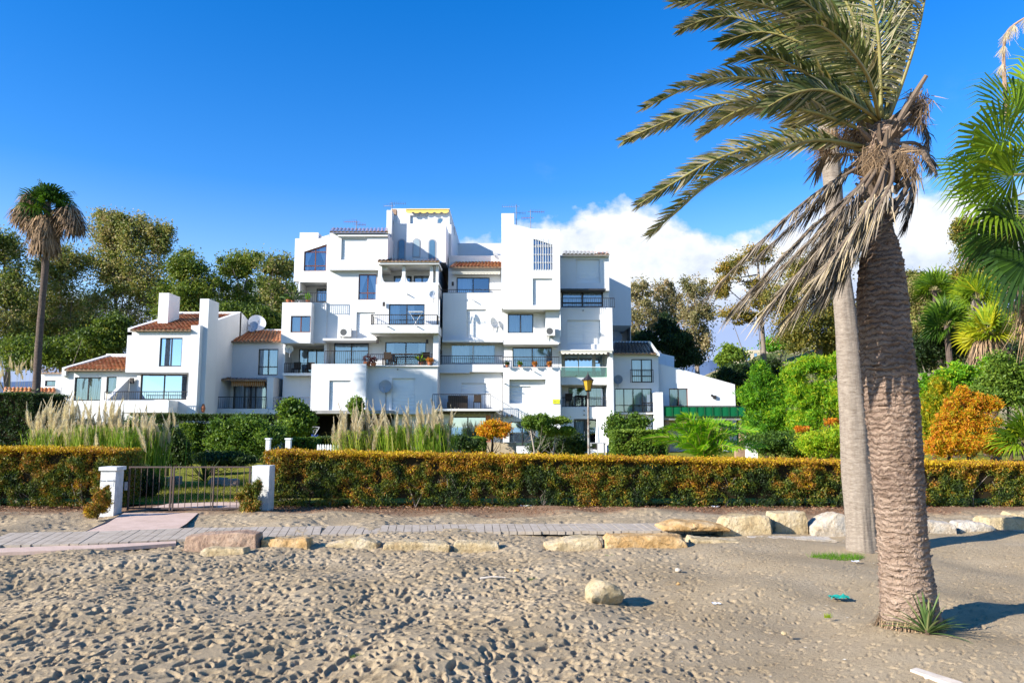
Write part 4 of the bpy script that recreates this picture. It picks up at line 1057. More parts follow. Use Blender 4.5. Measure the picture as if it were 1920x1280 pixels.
zz = Zp(703, 47.4); chair(P(553, 700, 47.5).x, 47.5, zz, 'grey chair on the lower left balcony'); chair(P(578, 700, 47.5).x, 47.6, zz, 'second grey chair nearer the door on the lower left balcony')
zz = Zp(762.5, 47.8); chair(P(1068, 762, 47.8).x, 47.8, zz, 'dark chair on the shaded lower right balcony'); table_set(P(1092, 762, 47.8).x, 47.8, zz, 'dark table on the shaded lower right balcony', .9)
zz = Zp(609, 45.7); c = P(780, 609, 45.9)     # folded white clothes airer
e = thing('clothes_airer', 'white folding clothes airer on the railed tower balcony', 'airer', (c.x, 45.8, zz))
MB().tube([(c.x - .4, 45.7, zz + .8), (c.x + .1, 45.75, zz)], .015, 5).tube([(c.x + .4, 45.7, zz + .8), (c.x - .1, 45.75, zz)], .015, 5).build('legs', 'paint_white', e); MB().box(c.x - .45, c.x + .45, 45.5, 45.9, zz + .8, zz + .83).build('rack', 'paint_white', e)

# ================= white house at the left =================
LH = Bld('white_house', 'two storey white house with orange tiled roof and two tall chimneys', (-21, 44, 0)); E_ = LH.e
YL = 43.0
xL = Xp(237, 660, YL); xR = Xp(357, 660, YL); xG = Xp(372, 640, YL)
zf = Zp(622, YL); zu = Zp(698, YL)
LH.block(237, 357, 622, 698, YL, 48, [('w', 299, 341, 633, 687, dict(cols=2, cur=None, r=.2))], X=(xL, xR))
p_ = Zp(604, YL); zpk = Zp(590, 49.3)
def gable(x0, x1, lift=0.0, y0=YL): return MB().prism_x([(y0, 0), (52.5, 0), (52.5, zpk - .55), (49.6, zpk + lift), (y0, zf + .15 + lift)], x0, x1)
gable(xG - .28, xG, .22, YL + .15).build('gable_wall', 'plaster', E_)
MB().prism_x([(YL, zf - .2), (49.6, zf - .2), (49.6, zpk + .22), (YL, zf + .22)], xL, xL + .26).build('gable_wall', 'plaster', E_)
MB().box(xL, xG, 49.4, 49.65, 3, zpk + .22).build('wall', 'plaster', E_)
tiles(E_, (xL + .26, YL - .25, zf + .02), (xR + .05, YL - .25, zf + .02), (xL + .26, 49.4, zpk), (xR + .05, 49.4, zpk))
MB().box(xR, xG - .28, YL + .6, 49, 4, zf + .1).build('wall', 'plaster', E_)
# chimneys
for (a, b, c, Y, nm) in ((297, 316, 549, 45.2, 1), (374, 391, 560, 43.4, 2)):
    q = rect(a, b, c, c + 50, Y); MB().box(q[0], q[1], Y, Y + 1.5, 6.0 if nm == 1 else 0.0, q[3]).build('chimney', 'plaster', E_)
q = rect(357, 374, 610, 700, YL); MB().box(xR - .01, q[1], YL - .05, YL + 1.5, 0, q[3]).build('wall', 'plaster', E_)
# lower storey, recessed, with a balcony
LH.block(237, 372, 698, 775, 44.4, 49, [('w', 263, 350, 702, 749, dict(cols=2, cur=None, r=.12))], X=(xL, xG - .3))
LH.block(194, 316, 750, 773, 42.0, 44.39)
LH.block(316, 358, 750, 776, 43.2, 44.39)
LH.rail(196, 316, 734, 750, 42.1); LH.rail(316, 362, 734, 751, 43.25)
a, b = P(194, 750, 42.1), P(233, 712, 43.5)      # sloping side wall
MB().prism_x([(42.05, Zp(752, 42)), (44.4, Zp(752, 42)), (44.4, Zp(708, 44))], a.x, a.x + .22).build('side_wall', 'plaster', E_)
LH.block(200, 372, 773, 843, 44.6, 49, X=(None, xG - .3))
p = P(247, 713, 44.3); MB().box(p.x - .1, p.x + .1, 44.25, 44.39, p.z - .18, p.z + .15).build('wall_lamp', 'black_iron', E_)
# wing with the orange roof
WG = E_
xw0 = Xp(118, 720, 44.5); xw1 = xL - .003
LH.block(118, 237, 697, 843, 44.5, 50, [('w', 139, 189, 707, 751, dict(cols=2, cur='full')), ('w', 199, 218, 706, 738, dict(cols=1, cur='half'))], X=(xw0, xw1))
z1 = Zp(695, 44.2); z2 = Zp(671, 49.0)
tiles(E_, (xw0 + .25, 44.1, z1), (xw1, 44.1, z1), (xw0 + .25, 49, z2), (xw1, 49, z2))
MB().prism_x([(44.3, z1 - .3), (49.2, z1 - .3), (49.2, z2 + .25), (44.3, z1 + .2)], xw0, xw0 + .25).build('gable_wall', 'plaster', E_)
MB().box(xw0, xw1, 49.0, 49.25, z1 - .3, z2 + .28).build('wall', 'plaster', E_)
# low far house
FH = Bld('low_house', 'low white house with reddish roof at the far left behind the palm', (-30, 50, 0)); E_ = FH.e
FH.block(70, 122, 700, 843, 50, 56, [('w', 84, 104, 713, 724, dict(cols=1, cur='half'))])
tiles(E_, P(72, 700, 49.8), P(118, 700, 49.8), P(76, 691, 53), P(118, 691, 53))
FH.block(4, 110, 726, 843, 47.5, 49.99)
tiles(E_, P(6, 737, 46.6), P(104, 737, 46.6), P(8, 728, 47.45), P(104, 728, 47.45))
# ================= link house between =================
RH = Bld('link_house', 'white two storey link house with weathered tile roof and striped awning', (-16, 49, 0)); E_ = RH.e
xr0 = xG + .003; xr1 = Xp(534, 700, 48.2)
RH.block(436, 531, 643, 843, 48.3, 54, [('w', 484, 521, 654, 703, dict(cols=2, rows=(.32,), cur='full')), ('w', 437, 499, 718, 768, dict(cols=3, cur='full'))], X=(xG - .2, None))
tiles(E_, P(433, 642, 48.0), P(529, 642, 48.0), P(459, 621, 51.5), P(530, 621, 51.5))
MB().box(xG, xr1, 51.5, 52, 4, Zp(617, 51.5)).build('wall', 'plaster', E_)
RH.slab(404, 502, 766, 778, 46.2, 48.29); RH.rail(406, 499, 744, 766, 46.3)
awning(E_, *rect(437, 499, 716, 722, 47.6)[:2], Zp(714, 48.25), 48.25, .9, .12, 'awning_stripe', .14, val=.3)
tiles(E_, P(407, 713, 46.6), P(500, 714, 46.6), P(410, 709, 48.2), P(500, 710, 48.2), name='porch_roof')
for a in (408, 500):
    p = P(a, 713, 46.4); MB().tube([(p.x, 46.5, p.z), (p.x, 46.5, Zp(766, 46.5))], .03, 6).build('porch_post', 'dark_frame', E_)
RH.block(500, 512, 707, 768, 46.4, 48.29); 
RH.rail(512, 581, 745, 768, 46.3, mat='metal_grey'); RH.slab(503, 583, 768, 776, 46.2, 46.95)
dish(P(482, 605, 51.0), (.5, -1, .35), .60, 'large white dish behind the gable of the chimney house')
dish(P(474, 612, 50.4), (-.3, -1, .3), .38, 'second white dish overlapping the large one behind the gable')
p = P(381, 765, 43.2); e = thing('terracotta_jar', 'small red terracotta jar at the foot of the chimney wall', 'jar', (p.x, 43.2, p.z - .25)); MB().tube([(p.x, 43.2, p.z - .25), (p.x, 43.2, p.z), (p.x, 43.2, p.z + .25)], [.08, .13, .05], 10).build('body', 'terra_pot', e)
# ================= right house =================
HR = Bld('corner_house', 'white house in shade with black tiled roof and long sloping sunlit side wall', (10, 49, 0)); E_ = HR.e
HR.block(1150, 1236, 664, 843, 48.6, 55, [('w', 1184, 1223, 673, 717, dict(cols=2, rows=(.28,), cur='full')), ('w', 1153, 1222, 728, 773, dict(cols=4, rows=(.3,), cur='full', ft=.05))])
tiles(E_, P(1150, 664, 48.2), P(1231, 664, 48.2), P(1152, 643, 52), P(1216, 643, 52), 'terracotta_dark')
HR.front([(1216, 640), (1220, 640), (1237, 663), (1237, 668), (1231, 665)], 48.25, 48.6)
MB().box(Xp(1150, 640, 52), Xp(1219, 640, 52), 52.02, 52.3, 4, Zp(639.5, 52)).build('wall', 'plaster', E_)
HR.rail(1182, 1225, 693, 717, 48.3, name='window_railing')
HR.slab(1153, 1232, 773, 776, 48.0, 48.59); HR.rail(1205, 1232, 755, 773, 48.05)
HR.block(1232, 1244, 735, 843, 47.0, 48.59, name='pier')
HR.block(1236, 1380, 721, 843, 49.2, 56, [('w', 1255, 1290, 728, 765, dict(cols=2, cur='full', fr='wood_frame'))])
HR.front([(1234.5, 721), (1234.5, 681), (1277, 692), (1378, 720.5), (1378, 721)], 49.2, 56)
HR.front([(1234, 683), (1234, 661), (1264, 668), (1264, 688)], 52, 54)
p = P(1340, 744, 49.1); MB().box(p.x - .1, p.x + .1, 49.05, 49.19, p.z - .1, p.z + .1).build('wall_lamp', 'black_iron', E_)
p = P(1335, 741, 49.1); MB().box(p.x - .05, p.x + .05, 49.1, 49.19, p.z - .06, p.z + .06).build('wall_lamp', 'black_iron', E_)
# terrace in front with green netting
x0, x1, z0, z1 = rect(1245, 1390, 782, 787, 47.2)
MB().box(x0, x1, 47.2, 49.19, z0, z1).build('terrace_slab', 'concrete', E_); 
for px in (1246, 1300, 1345, 1388):
    q = Xp(px, 800, 47.4); MB().box(q, q + .3, 47.4, 47.8, 0, z0 - .003).build('terrace_pillar', 'terracotta_pale', E_)
mb = MB(); ax, bx_ = Xp(1245, 772, 47.1), Xp(1397, 772, 47.1); n = 70; zb_, zt_ = Zp(782, 47.1), Zp(762, 47.1)
for k in range(n):
    a = ax + (bx_ - ax) * k / n; b = ax + (bx_ - ax) * (k + 1) / n; s1, s2 = .008 * math.sin(k * .9), .008 * math.sin((k + 1) * .9)
    mb.poly([(a, 47.1 + s1, zb_), (b, 47.1 + s2, zb_), (b, 47.1 + s2, zt_), (a, 47.1 + s1, zt_)])
mb.build('green_netting', 'green_net', E_); railing(E_, [(ax, 47.06), (bx_, 47.06)], zb_, zt_ - zb_ + .03, sp=.5)
dish(P(1159, 711, 48.2), (-.4, -1, .15), .30, 'pale blue dish on shaded wall left of the barred window', 'dish_mesh')
# building on the hill, half hidden
HH = Bld('hillside_house', 'small cream house with yellow parapet among shrubs on the far hill', (50, 150, 10)); E_ = HH.e
plain('cream_wall', (.62, .52, .36), None, 1, .9)
HH.block(1385, 1412, 662, 690, 150, 160, [('w', 1390, 1396, 668, 676, dict(cols=1, cur=None)), ('w', 1401, 1406, 668, 676, dict(cols=1, cur=None))], mat='cream_wall')
HH.block(1405, 1440, 656, 690, 154, 164, [('w', 1414, 1420, 662, 670, dict(cols=1, cur=None)), ('w', 1426, 1432, 662, 670, dict(cols=1, cur=None))], mat='cream_wall')
# ------------------------------------------------------------------ far land
def ridge(name, pts, Y, depth, mat, rough=.02):
    """skyline in pixels at distance Y, sloping towards the viewer"""
    V_ = []; Fc = []; n = 160; m_ = 14
    xs = np.linspace(0, len(pts) - 1, n)
    for i in range(n):
        q = xs[i]; k = min(int(q), len(pts) - 2); px = pts[k][0] + (pts[k + 1][0] - pts[k][0]) * (q - k); py = pts[k][1] + (pts[k + 1][1] - pts[k][1]) * (q - k)
        tp = P(px, py, Y)
        for j in range(m_ + 1):
            u = j / m_; yy = Y - depth * u; xx = tp.x * (yy / Y); prof = (1 - u) ** .8
            z = tp.z * prof + noise.noise(Vector((xx * .02, yy * .02, 3)) * (200 / Y) * 3) * tp.z * rough * 3 * (1 if 0 < j < m_ else .4)
            if j == m_: z = -2
            V_.append((xx, yy, z))
    for i in range(n - 1):
        for j in range(m_):
            a = i * (m_ + 1) + j; Fc.append((a, a + 1, a + m_ + 2, a + m_ + 1))
    return structure(name, np.array(V_), np.array(Fc), mat, True)
plain('mountain_haze', (.10, .15, .24), (.08, .12, .20), .002, 1, 0, 0, 0)  # distance haze put into the blue base colour
ridge('mountains', [(-900, 730), (0, 715), (600, 705), (1150, 700), (1280, 690), (1330, 674), (1400, 672), (1600, 680), (2400, 700)], 4200, 1800, 'mountain_haze')
m, t = newmat('hill_soil'); v = objco(t)
finish(t, princ(t, t.ramp(t.noise(.12, 7, .65, v), [(.35, (.05, .085, .02)), (.5, (.12, .13, .04)), (.6, (.34, .27, .17)), (.7, (.09, .12, .03))]), .95, 0, .05))
ridge('hill', [(1180, 770), (1300, 712), (1345, 692), (1380, 676), (1430, 655), (1490, 640), (1560, 618), (1650, 600), (1750, 590), (1900, 580), (2300, 560)], 170, 95, 'hill_soil')

# ------------------------------------------------------------------ broad-leaved trees
def tree(name, label, cat, Y, trunk_px, blobs, leaf='leaf_eucalypt', tint=.5, nsub=13, sub=.34, per=520, ln=.26, wd=.12, tr=.28, bark='bark_grey', group=None, base_z=0.0, limbs=True, bias=None, biasw=0, dv=.8, tv=.16, crown_name='crown'):
    cents = [(P(a, b, Y), rx / F * Y, ry / F * Y) for a, b, rx, ry in blobs]
    bx_ = Xp(trunk_px, 780, Y); e = thing(name, label, cat, (bx_, Y, base_z), group)
    clumps = []
    for c, rx, ry in cents:
        for k in range(nsub):
            D = Vector(rand_dirs(1)[0]); q = random.uniform(.45, 1.16)
            cc = c + Vector((D.x * rx * q * .85, D.y * rx * dv * q, D.z * ry * q * .85))
            s_ = random.uniform(.6, 1.3) * sub * 1.12
            clumps.append((tuple(cc), (rx * s_, rx * s_ * .9, ry * s_ * random.uniform(.75, 1.15)), min(1, max(0, random.gauss(tint, .13)))))
    Cs = []; T = []
    for c, rx, ry in cents:
        k = int(per * nsub * .46); D = rand_dirs(k); q = RNG.uniform(0, 1, (k, 1)) ** .5 * (1 + RNG.normal(0, .2, (k, 1)))
        C_ = np.array(c) + D * q * np.array((rx, rx * .8, ry)); nz = np.array([noise.noise(Vector(p_) * (2.6 / max(rx, .3))) for p_ in C_]); kp = nz > -.24
        Cs.append(C_[kp]); T.append(np.clip(tint + nz[kp] * .7 + RNG.normal(0, tv, kp.sum()), 0, 1))
    for c, r, tn in clumps:
        k = int(per * random.uniform(.5, .95)); D = rand_dirs(k); q = RNG.uniform(0, 1, (k, 1)) ** .5 * (1 + RNG.normal(0, .27, (k, 1)))
        wob = 1 + .35 * np.sin(D[:, :1] * 6 + c[0]) * np.cos(D[:, 2:3] * 5 + c[2]) + .15 * np.sin(D[:, 1:2] * 11 + c[0])
        Cs.append(np.array(c) + D * q * wob * np.array(r)); T.append(RNG.normal(tn, tv, k))
    V_, Fc, T = leaf_quads(np.concatenate(Cs), ln, wd, np.concatenate(T), bias, biasw)
    arr(crown_name, V_, Fc, leaf, e, T)
    mb = MB(); topc = max(cents, key=lambda t_: t_[0].z); b = Vector((bx_, Y, base_z - .2))
    mid = Vector((bx_ * .8 + topc[0].x * .2, Y, base_z + (topc[0].z - base_z) * .35)); 
    pts = [b, b.lerp(mid, .5) + Vector((random.gauss(0, tr * .3), 0, 0)), mid, mid.lerp(topc[0], .6), topc[0]]
    mb.tube(pts, [tr * 1.25, tr, tr * .8, tr * .5, tr * .22], 9)
    if limbs:
        for c, r, tn in random.sample(clumps, min(len(clumps), 13)):
            c = Vector(c); u = random.uniform(.25, .85); s_ = mid.lerp(topc[0], u) if random.random() < .6 else b.lerp(mid, random.uniform(.6, 1))
            m_ = s_.lerp(c, .5) + Vector((random.gauss(0, .2), random.gauss(0, .2), -.1 * (c - s_).length + random.gauss(0, .2)))
            mb.tube([s_, m_, c], [tr * .26, tr * .15, tr * .05], 5, False)
    mb.build('trunk', bark, e, True)
    return e
EG = 'eucalyptus trees behind the buildings'
kw = dict(group=EG)
tree('eucalyptus_tree', 'green leafy tree at the far left edge behind the palm trunk', 'tree', 64, 15, [(8, 470, 50, 42), (18, 545, 62, 58), (5, 625, 75, 60)], tint=.42, **kw)
tree('eucalyptus_tree', 'yellowish green tree directly behind the tall left fan palm', 'tree', 68, 120, [(112, 500, 42, 36), (100, 570, 62, 58), (130, 640, 66, 50), (60, 640, 50, 50)], tint=.52, **kw)
tree('eucalyptus_tree', 'tallest rounded eucalyptus above the left wing roof', 'tree', 70, 232, [(205, 432, 42, 40), (250, 440, 40, 42), (298, 448, 30, 38), (200, 500, 62, 48), (265, 520, 70, 52), (225, 590, 85, 50)], tint=.6, nsub=15, **kw)
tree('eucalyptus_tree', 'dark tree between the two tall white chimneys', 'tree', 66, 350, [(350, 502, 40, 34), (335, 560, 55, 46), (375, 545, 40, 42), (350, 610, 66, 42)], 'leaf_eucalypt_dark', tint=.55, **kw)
tree('eucalyptus_tree', 'thin crowned tree right of the chimney house with sky gaps', 'tree', 69, 445, [(432, 500, 30, 30), (465, 492, 26, 26), (440, 548, 44, 36), (450, 590, 46, 34)], 'leaf_eucalypt_dark', tint=.6, nsub=10, per=360, sub=.3, **kw)
tree('eucalyptus_tree', 'sparse tree touching the left edge of the apartment block', 'tree', 67, 520, [(505, 498, 30, 28), (535, 500, 22, 26), (515, 545, 32, 34), (525, 590, 26, 34)], tint=.45, nsub=9, per=330, sub=.32, **kw)
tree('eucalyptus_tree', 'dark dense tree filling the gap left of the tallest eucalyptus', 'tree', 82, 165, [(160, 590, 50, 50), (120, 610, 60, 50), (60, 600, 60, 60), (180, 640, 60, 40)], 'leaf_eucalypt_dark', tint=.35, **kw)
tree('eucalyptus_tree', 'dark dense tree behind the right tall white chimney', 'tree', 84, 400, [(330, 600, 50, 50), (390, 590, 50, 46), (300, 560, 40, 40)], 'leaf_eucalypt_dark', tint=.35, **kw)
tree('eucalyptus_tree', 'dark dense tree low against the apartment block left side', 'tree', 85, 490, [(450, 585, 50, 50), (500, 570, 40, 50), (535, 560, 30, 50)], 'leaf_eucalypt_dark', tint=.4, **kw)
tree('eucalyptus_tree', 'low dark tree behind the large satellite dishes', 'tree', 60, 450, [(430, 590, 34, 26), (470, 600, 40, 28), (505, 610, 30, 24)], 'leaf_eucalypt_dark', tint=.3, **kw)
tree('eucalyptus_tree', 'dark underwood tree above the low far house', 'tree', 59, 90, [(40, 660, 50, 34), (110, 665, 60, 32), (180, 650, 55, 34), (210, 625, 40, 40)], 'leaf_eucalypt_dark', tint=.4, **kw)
tree('eucalyptus_tree', 'pale sparse eucalyptus just right of the apartment block', 'tree', 72, 1205, [(1196, 545, 28, 28), (1205, 590, 34, 34), (1180, 620, 24, 20)], 'leaf_eucalypt_pale', tint=.45, nsub=9, per=300, sub=.3, bark='bark_pale', **kw)
tree('eucalyptus_tree', 'pale airy eucalyptus above the black tiled roof', 'tree', 74, 1255, [(1242, 545, 24, 26), (1262, 580, 30, 34), (1236, 600, 30, 36)], 'leaf_eucalypt_pale', tint=.5, nsub=9, per=280, sub=.3, bark='bark_pale', **kw)
tree('eucalyptus_tree', 'drooping pale eucalyptus above the sloping sunlit wall', 'tree', 71, 1310, [(1302, 545, 30, 28), (1322, 585, 28, 34), (1295, 600, 30, 40), (1312, 650, 30, 34)], 'leaf_eucalypt_pale', tint=.5, nsub=9, per=290, sub=.3, bark='bark_pale', **kw)
tree('dark_conifer', 'dark drooping conifer against pale trees right of the block', 'tree', 62, 1262, [(1250, 615, 22, 22), (1262, 640, 40, 26), (1285, 668, 36, 20), (1210, 640, 24, 22)], 'leaf_dark', tint=.45, nsub=12, bias=(0, 0, -1), biasw=1.2)
tree('eucalyptus_tree', 'rusty tree on the left of the windblown palm fronds', 'tree', 58, 1440, [(1372, 505, 30, 30), (1420, 478, 40, 22), (1385, 588, 42, 20), (1430, 545, 34, 30), (1352, 540, 20, 22)], 'leaf_rust', tint=.35, nsub=9, per=330, sub=.33, ln=.2, wd=.1, **kw)
tree('eucalyptus_tree', 'large olive and rust tree behind the grey palm trunk', 'tree', 55, 1545, [(1475, 560, 50, 44), (1530, 520, 60, 46), (1500, 620, 60, 42), (1570, 600, 56, 56), (1640, 600, 44, 50), (1600, 655, 70, 40)], 'leaf_rust', tint=.12, nsub=13, per=640, ln=.2, wd=.1, **kw)
tree('eucalyptus_tree', 'olive tree immediately right of the thick palm trunk', 'tree', 52, 1735, [(1722, 560, 40, 36), (1735, 610, 46, 46), (1700, 650, 50, 40), (1770, 650, 40, 40)], 'leaf_eucalypt', tint=.65, nsub=12, ln=.2, wd=.1, **kw)
tree('eucalyptus_tree', 'dense olive tree behind the small fan palm crowns', 'tree', 56, 1775, [(1715, 540, 34, 28), (1765, 560, 44, 44), (1800, 580, 40, 50), (1740, 620, 50, 50)], 'leaf_eucalypt', tint=.55, nsub=13, per=560, ln=.2, wd=.1, **kw)
tree('eucalyptus_tree', 'rusty tall eucalyptus behind the hanging green fans', 'tree', 50, 1850, [(1808, 430, 26, 26), (1835, 470, 44, 40), (1890, 440, 44, 44), (1810, 520, 40, 34), (1880, 530, 54, 50), (1900, 610, 50, 50)], 'leaf_rust', tint=.12, nsub=11, per=420, ln=.2, wd=.1, **kw)
tree('pine_tree', 'round green pine on the hill skyline beside the house', 'tree', 120, 1372, [(1375, 664, 28, 16), (1358, 676, 18, 12)], 'leaf_mid', tint=.8, nsub=12, per=260, ln=.4, wd=.3, base_z=6)
tree('hill_tree', 'small green tree right of the hillside house', 'tree', 125, 1450, [(1452, 645, 30, 16), (1480, 632, 24, 14)], 'leaf_bright', tint=.3, nsub=11, per=240, ln=.4, wd=.3, base_z=8)
tree('hill_tree', 'dark tree on the hill below the house', 'tree', 100, 1400, [(1395, 694, 40, 16), (1432, 690, 34, 18)], 'leaf_dark', tint=.7, nsub=11, per=260, ln=.35, wd=.25, base_z=2)
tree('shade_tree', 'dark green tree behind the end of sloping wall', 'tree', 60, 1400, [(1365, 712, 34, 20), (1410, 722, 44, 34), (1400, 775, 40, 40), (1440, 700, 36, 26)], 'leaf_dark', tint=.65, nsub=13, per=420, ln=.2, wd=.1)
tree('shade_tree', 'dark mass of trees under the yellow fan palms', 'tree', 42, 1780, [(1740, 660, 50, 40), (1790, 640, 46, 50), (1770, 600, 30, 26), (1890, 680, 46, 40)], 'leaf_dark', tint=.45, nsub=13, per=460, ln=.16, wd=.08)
# feathery bright shrubs
def bush(name, label, Y, px, blobs, leaf, tint, cat='shrub', group=None, **k):
    a = dict(nsub=14, sub=.36, per=420, ln=.13, wd=.03, tr=.07, crown_name='foliage', bark='twig'); a.update(k)
    return tree(name, label, cat, Y, px, blobs, leaf, tint, group=group, **a)
D_ = dict(bias=(0, 0, -.6), biasw=1.0, ln=.17, wd=.03, per=380, tv=.22, sub=.28, nsub=24)
bush('feathery_shrub', 'tall bright green feathery shrub at the end of green netting', 33, 1435, [(1425, 705, 20, 26), (1446, 722, 18, 20), (1405, 740, 20, 20), (1440, 760, 44, 40), (1478, 740, 20, 26), (1420, 800, 30, 34), (1466, 795, 26, 26)], 'leaf_bright', .35, **D_)
bush('feathery_shrub', 'lime green feathery shrub left of the grey palm trunk', 31, 1535, [(1490, 700, 24, 22), (1515, 682, 20, 16), (1548, 690, 26, 22), (1576, 674, 18, 14), (1505, 738, 30, 26), (1545, 745, 38, 40), (1515, 790, 34, 30), (1580, 770, 26, 44), (1592, 815, 34, 28)], 'leaf_bright', .62, **D_)
bush('feathery_shrub', 'yellow green shrub seen between the two palm trunks', 30, 1640, [(1640, 720, 44, 50), (1660, 790, 50, 50), (1600, 745, 40, 40)], 'leaf_bright', .7, **D_)
bush('low_shrub', 'dark twiggy undergrowth below the bright feathery shrubs', 29, 1460, [(1440, 830, 40, 22), (1490, 832, 50, 26), (1540, 838, 40, 22)], 'leaf_mid', .3, ln=.11, wd=.05)
bush('low_shrub', 'small orange tipped shrub below the lime green one', 27, 1510, [(1505, 804, 14, 7), (1560, 790, 16, 8)], 'leaf_gold', .8, nsub=8, per=120, ln=.1, wd=.03)
bush('low_shrub', 'yellow green low shrub left of grey palm trunk behind the hedge', 26, 1545, [(1530, 830, 34, 24), (1570, 826, 30, 30)], 'leaf_bright', .85, ln=.13, wd=.03, per=500)
bush('green_shrub', 'mid green bush right of the thick trunk below dark trees', 33, 1770, [(1742, 738, 24, 34), (1770, 712, 20, 20), (1800, 698, 20, 16), (1828, 712, 24, 18), (1858, 690, 24, 20), (1790, 735, 30, 20)], 'leaf_bright', .5, ln=.14, wd=.07)
bush('green_shrub', 'dark bush at the right edge below the fan palms', 31, 1890, [(1885, 700, 44, 34), (1900, 740, 50, 34), (1850, 745, 40, 26)], 'leaf_mid', .6, ln=.14, wd=.07)
bush('feathery_shrub', 'yellow green feathery bush touching the thick trunk', 25, 1745, [(1738, 800, 22, 34), (1748, 765, 18, 24), (1772, 742, 16, 22), (1757, 725, 12, 18)], 'leaf_gold', .05, ln=.15, wd=.03, per=800)
bush('orange_shrub', 'blazing orange shrub right of the thick palm trunk', 23, 1812, [(1785, 765, 16, 22), (1806, 742, 12, 18), (1828, 752, 18, 16), (1858, 758, 18, 14), (1770, 800, 22, 22), (1812, 790, 34, 26), (1800, 828, 50, 26), (1848, 800, 26, 26), (1862, 830, 28, 22), (1760, 836, 24, 18)], 'leaf_gold', .55, ln=.10, wd=.026, per=330, nsub=26, sub=.26, tv=.3)
# garden
bush('garden_tree', 'round dark shrub under the terrace edge left of pampas', 40, 550, [(548, 768, 28, 18), (552, 800, 34, 20), (575, 785, 18, 14)], 'leaf_mid', .5, ln=.16, wd=.1)
bush('garden_tree', 'small bright bush at the terrace wall above pampas', 41, 668, [(668, 760, 15, 16), (675, 778, 14, 10)], 'leaf_mid', .7, ln=.15, wd=.1, nsub=9)
bush('garden_shrub', 'broad olive shrub left of the dark garage opening', 30, 450, [(430, 815, 42, 32), (470, 800, 40, 22), (500, 820, 40, 24), (455, 845, 50, 18)], 'leaf_mid', .45, ln=.11, wd=.06)
bush('garden_shrub', 'dark agave like shrub mass in front of olive shrub', 26, 400, [(400, 858, 34, 12), (440, 862, 30, 12)], 'leaf_dark', .7, ln=.14, wd=.04)
bush('garden_shrub', 'golden round shrub on thin stems beside the stone wall', 32, 922, [(915, 806, 22, 14), (938, 806, 20, 14), (925, 798, 20, 10)], 'leaf_gold', .6, ln=.09, wd=.05, nsub=12)
bush('topiary_tree', 'flat topped clipped tree with pale forked stems', 29, 1005, [(992, 790, 14, 12), (1012, 790, 18, 13), (1025, 802, 12, 10)], 'leaf_mid', .5, ln=.07, wd=.04, bark='bark_pale', tr=.05, nsub=16)
bush('topiary_tree', 'lower clipped tree right of the flat topped one', 29.5, 1035, [(1045, 788, 24, 8), (1030, 808, 20, 9), (1062, 808, 14, 8)], 'leaf_mid', .7, ln=.07, wd=.04, bark='bark_pale', tr=.04, nsub=14)
bush('garden_shrub', 'dark round bush between clipped trees and lamp post', 31, 1060, [(1060, 828, 40, 20), (1025, 835, 30, 14), (1085, 838, 20, 12)], 'leaf_dark', .8, ln=.1, wd=.06)
bush('garden_shrub', 'leafy bush against the shaded wall of the corner house', 34, 1175, [(1155, 795, 20, 16), (1192, 793, 22, 15), (1170, 812, 34, 16)], 'leaf_mid', .4, ln=.13, wd=.08)
bush('garden_shrub', 'dark shrub right of the pampas grass beneath dark awning', 30, 862, [(860, 828, 20, 12), (880, 832, 16, 10)], 'leaf_dark', .8, ln=.1, wd=.06)
bush('weeping_shrub', 'dark weeping shrub behind the left half of the gate', 17.2, 262, [(255, 895, 26, 22), (272, 908, 24, 24), (250, 925, 20, 16)], 'leaf_dark', .6, bias=(0, 0, -1), biasw=2.0, ln=.11, wd=.02, per=700)
bush('garden_shrub', 'tall dark clipped mass left of the pampas at the palm base', 36, 30, [(20, 770, 40, 30), (60, 760, 40, 24), (30, 810, 50, 34), (90, 760, 30, 20)], 'leaf_dark', .5, ln=.14, wd=.09)
bush('garden_shrub', 'dark olive shrubs behind the left pampas clumps', 37, 240, [(150, 810, 40, 24), (210, 812, 44, 24), (270, 808, 36, 26)], 'leaf_mid', .3, ln=.13, wd=.08)
bush('garden_shrub', 'dark round shrub between pampas and hedge arch', 25, 318, [(318, 830, 22, 34), (335, 850, 24, 26)], 'leaf_dark', .85, ln=.1, wd=.05)

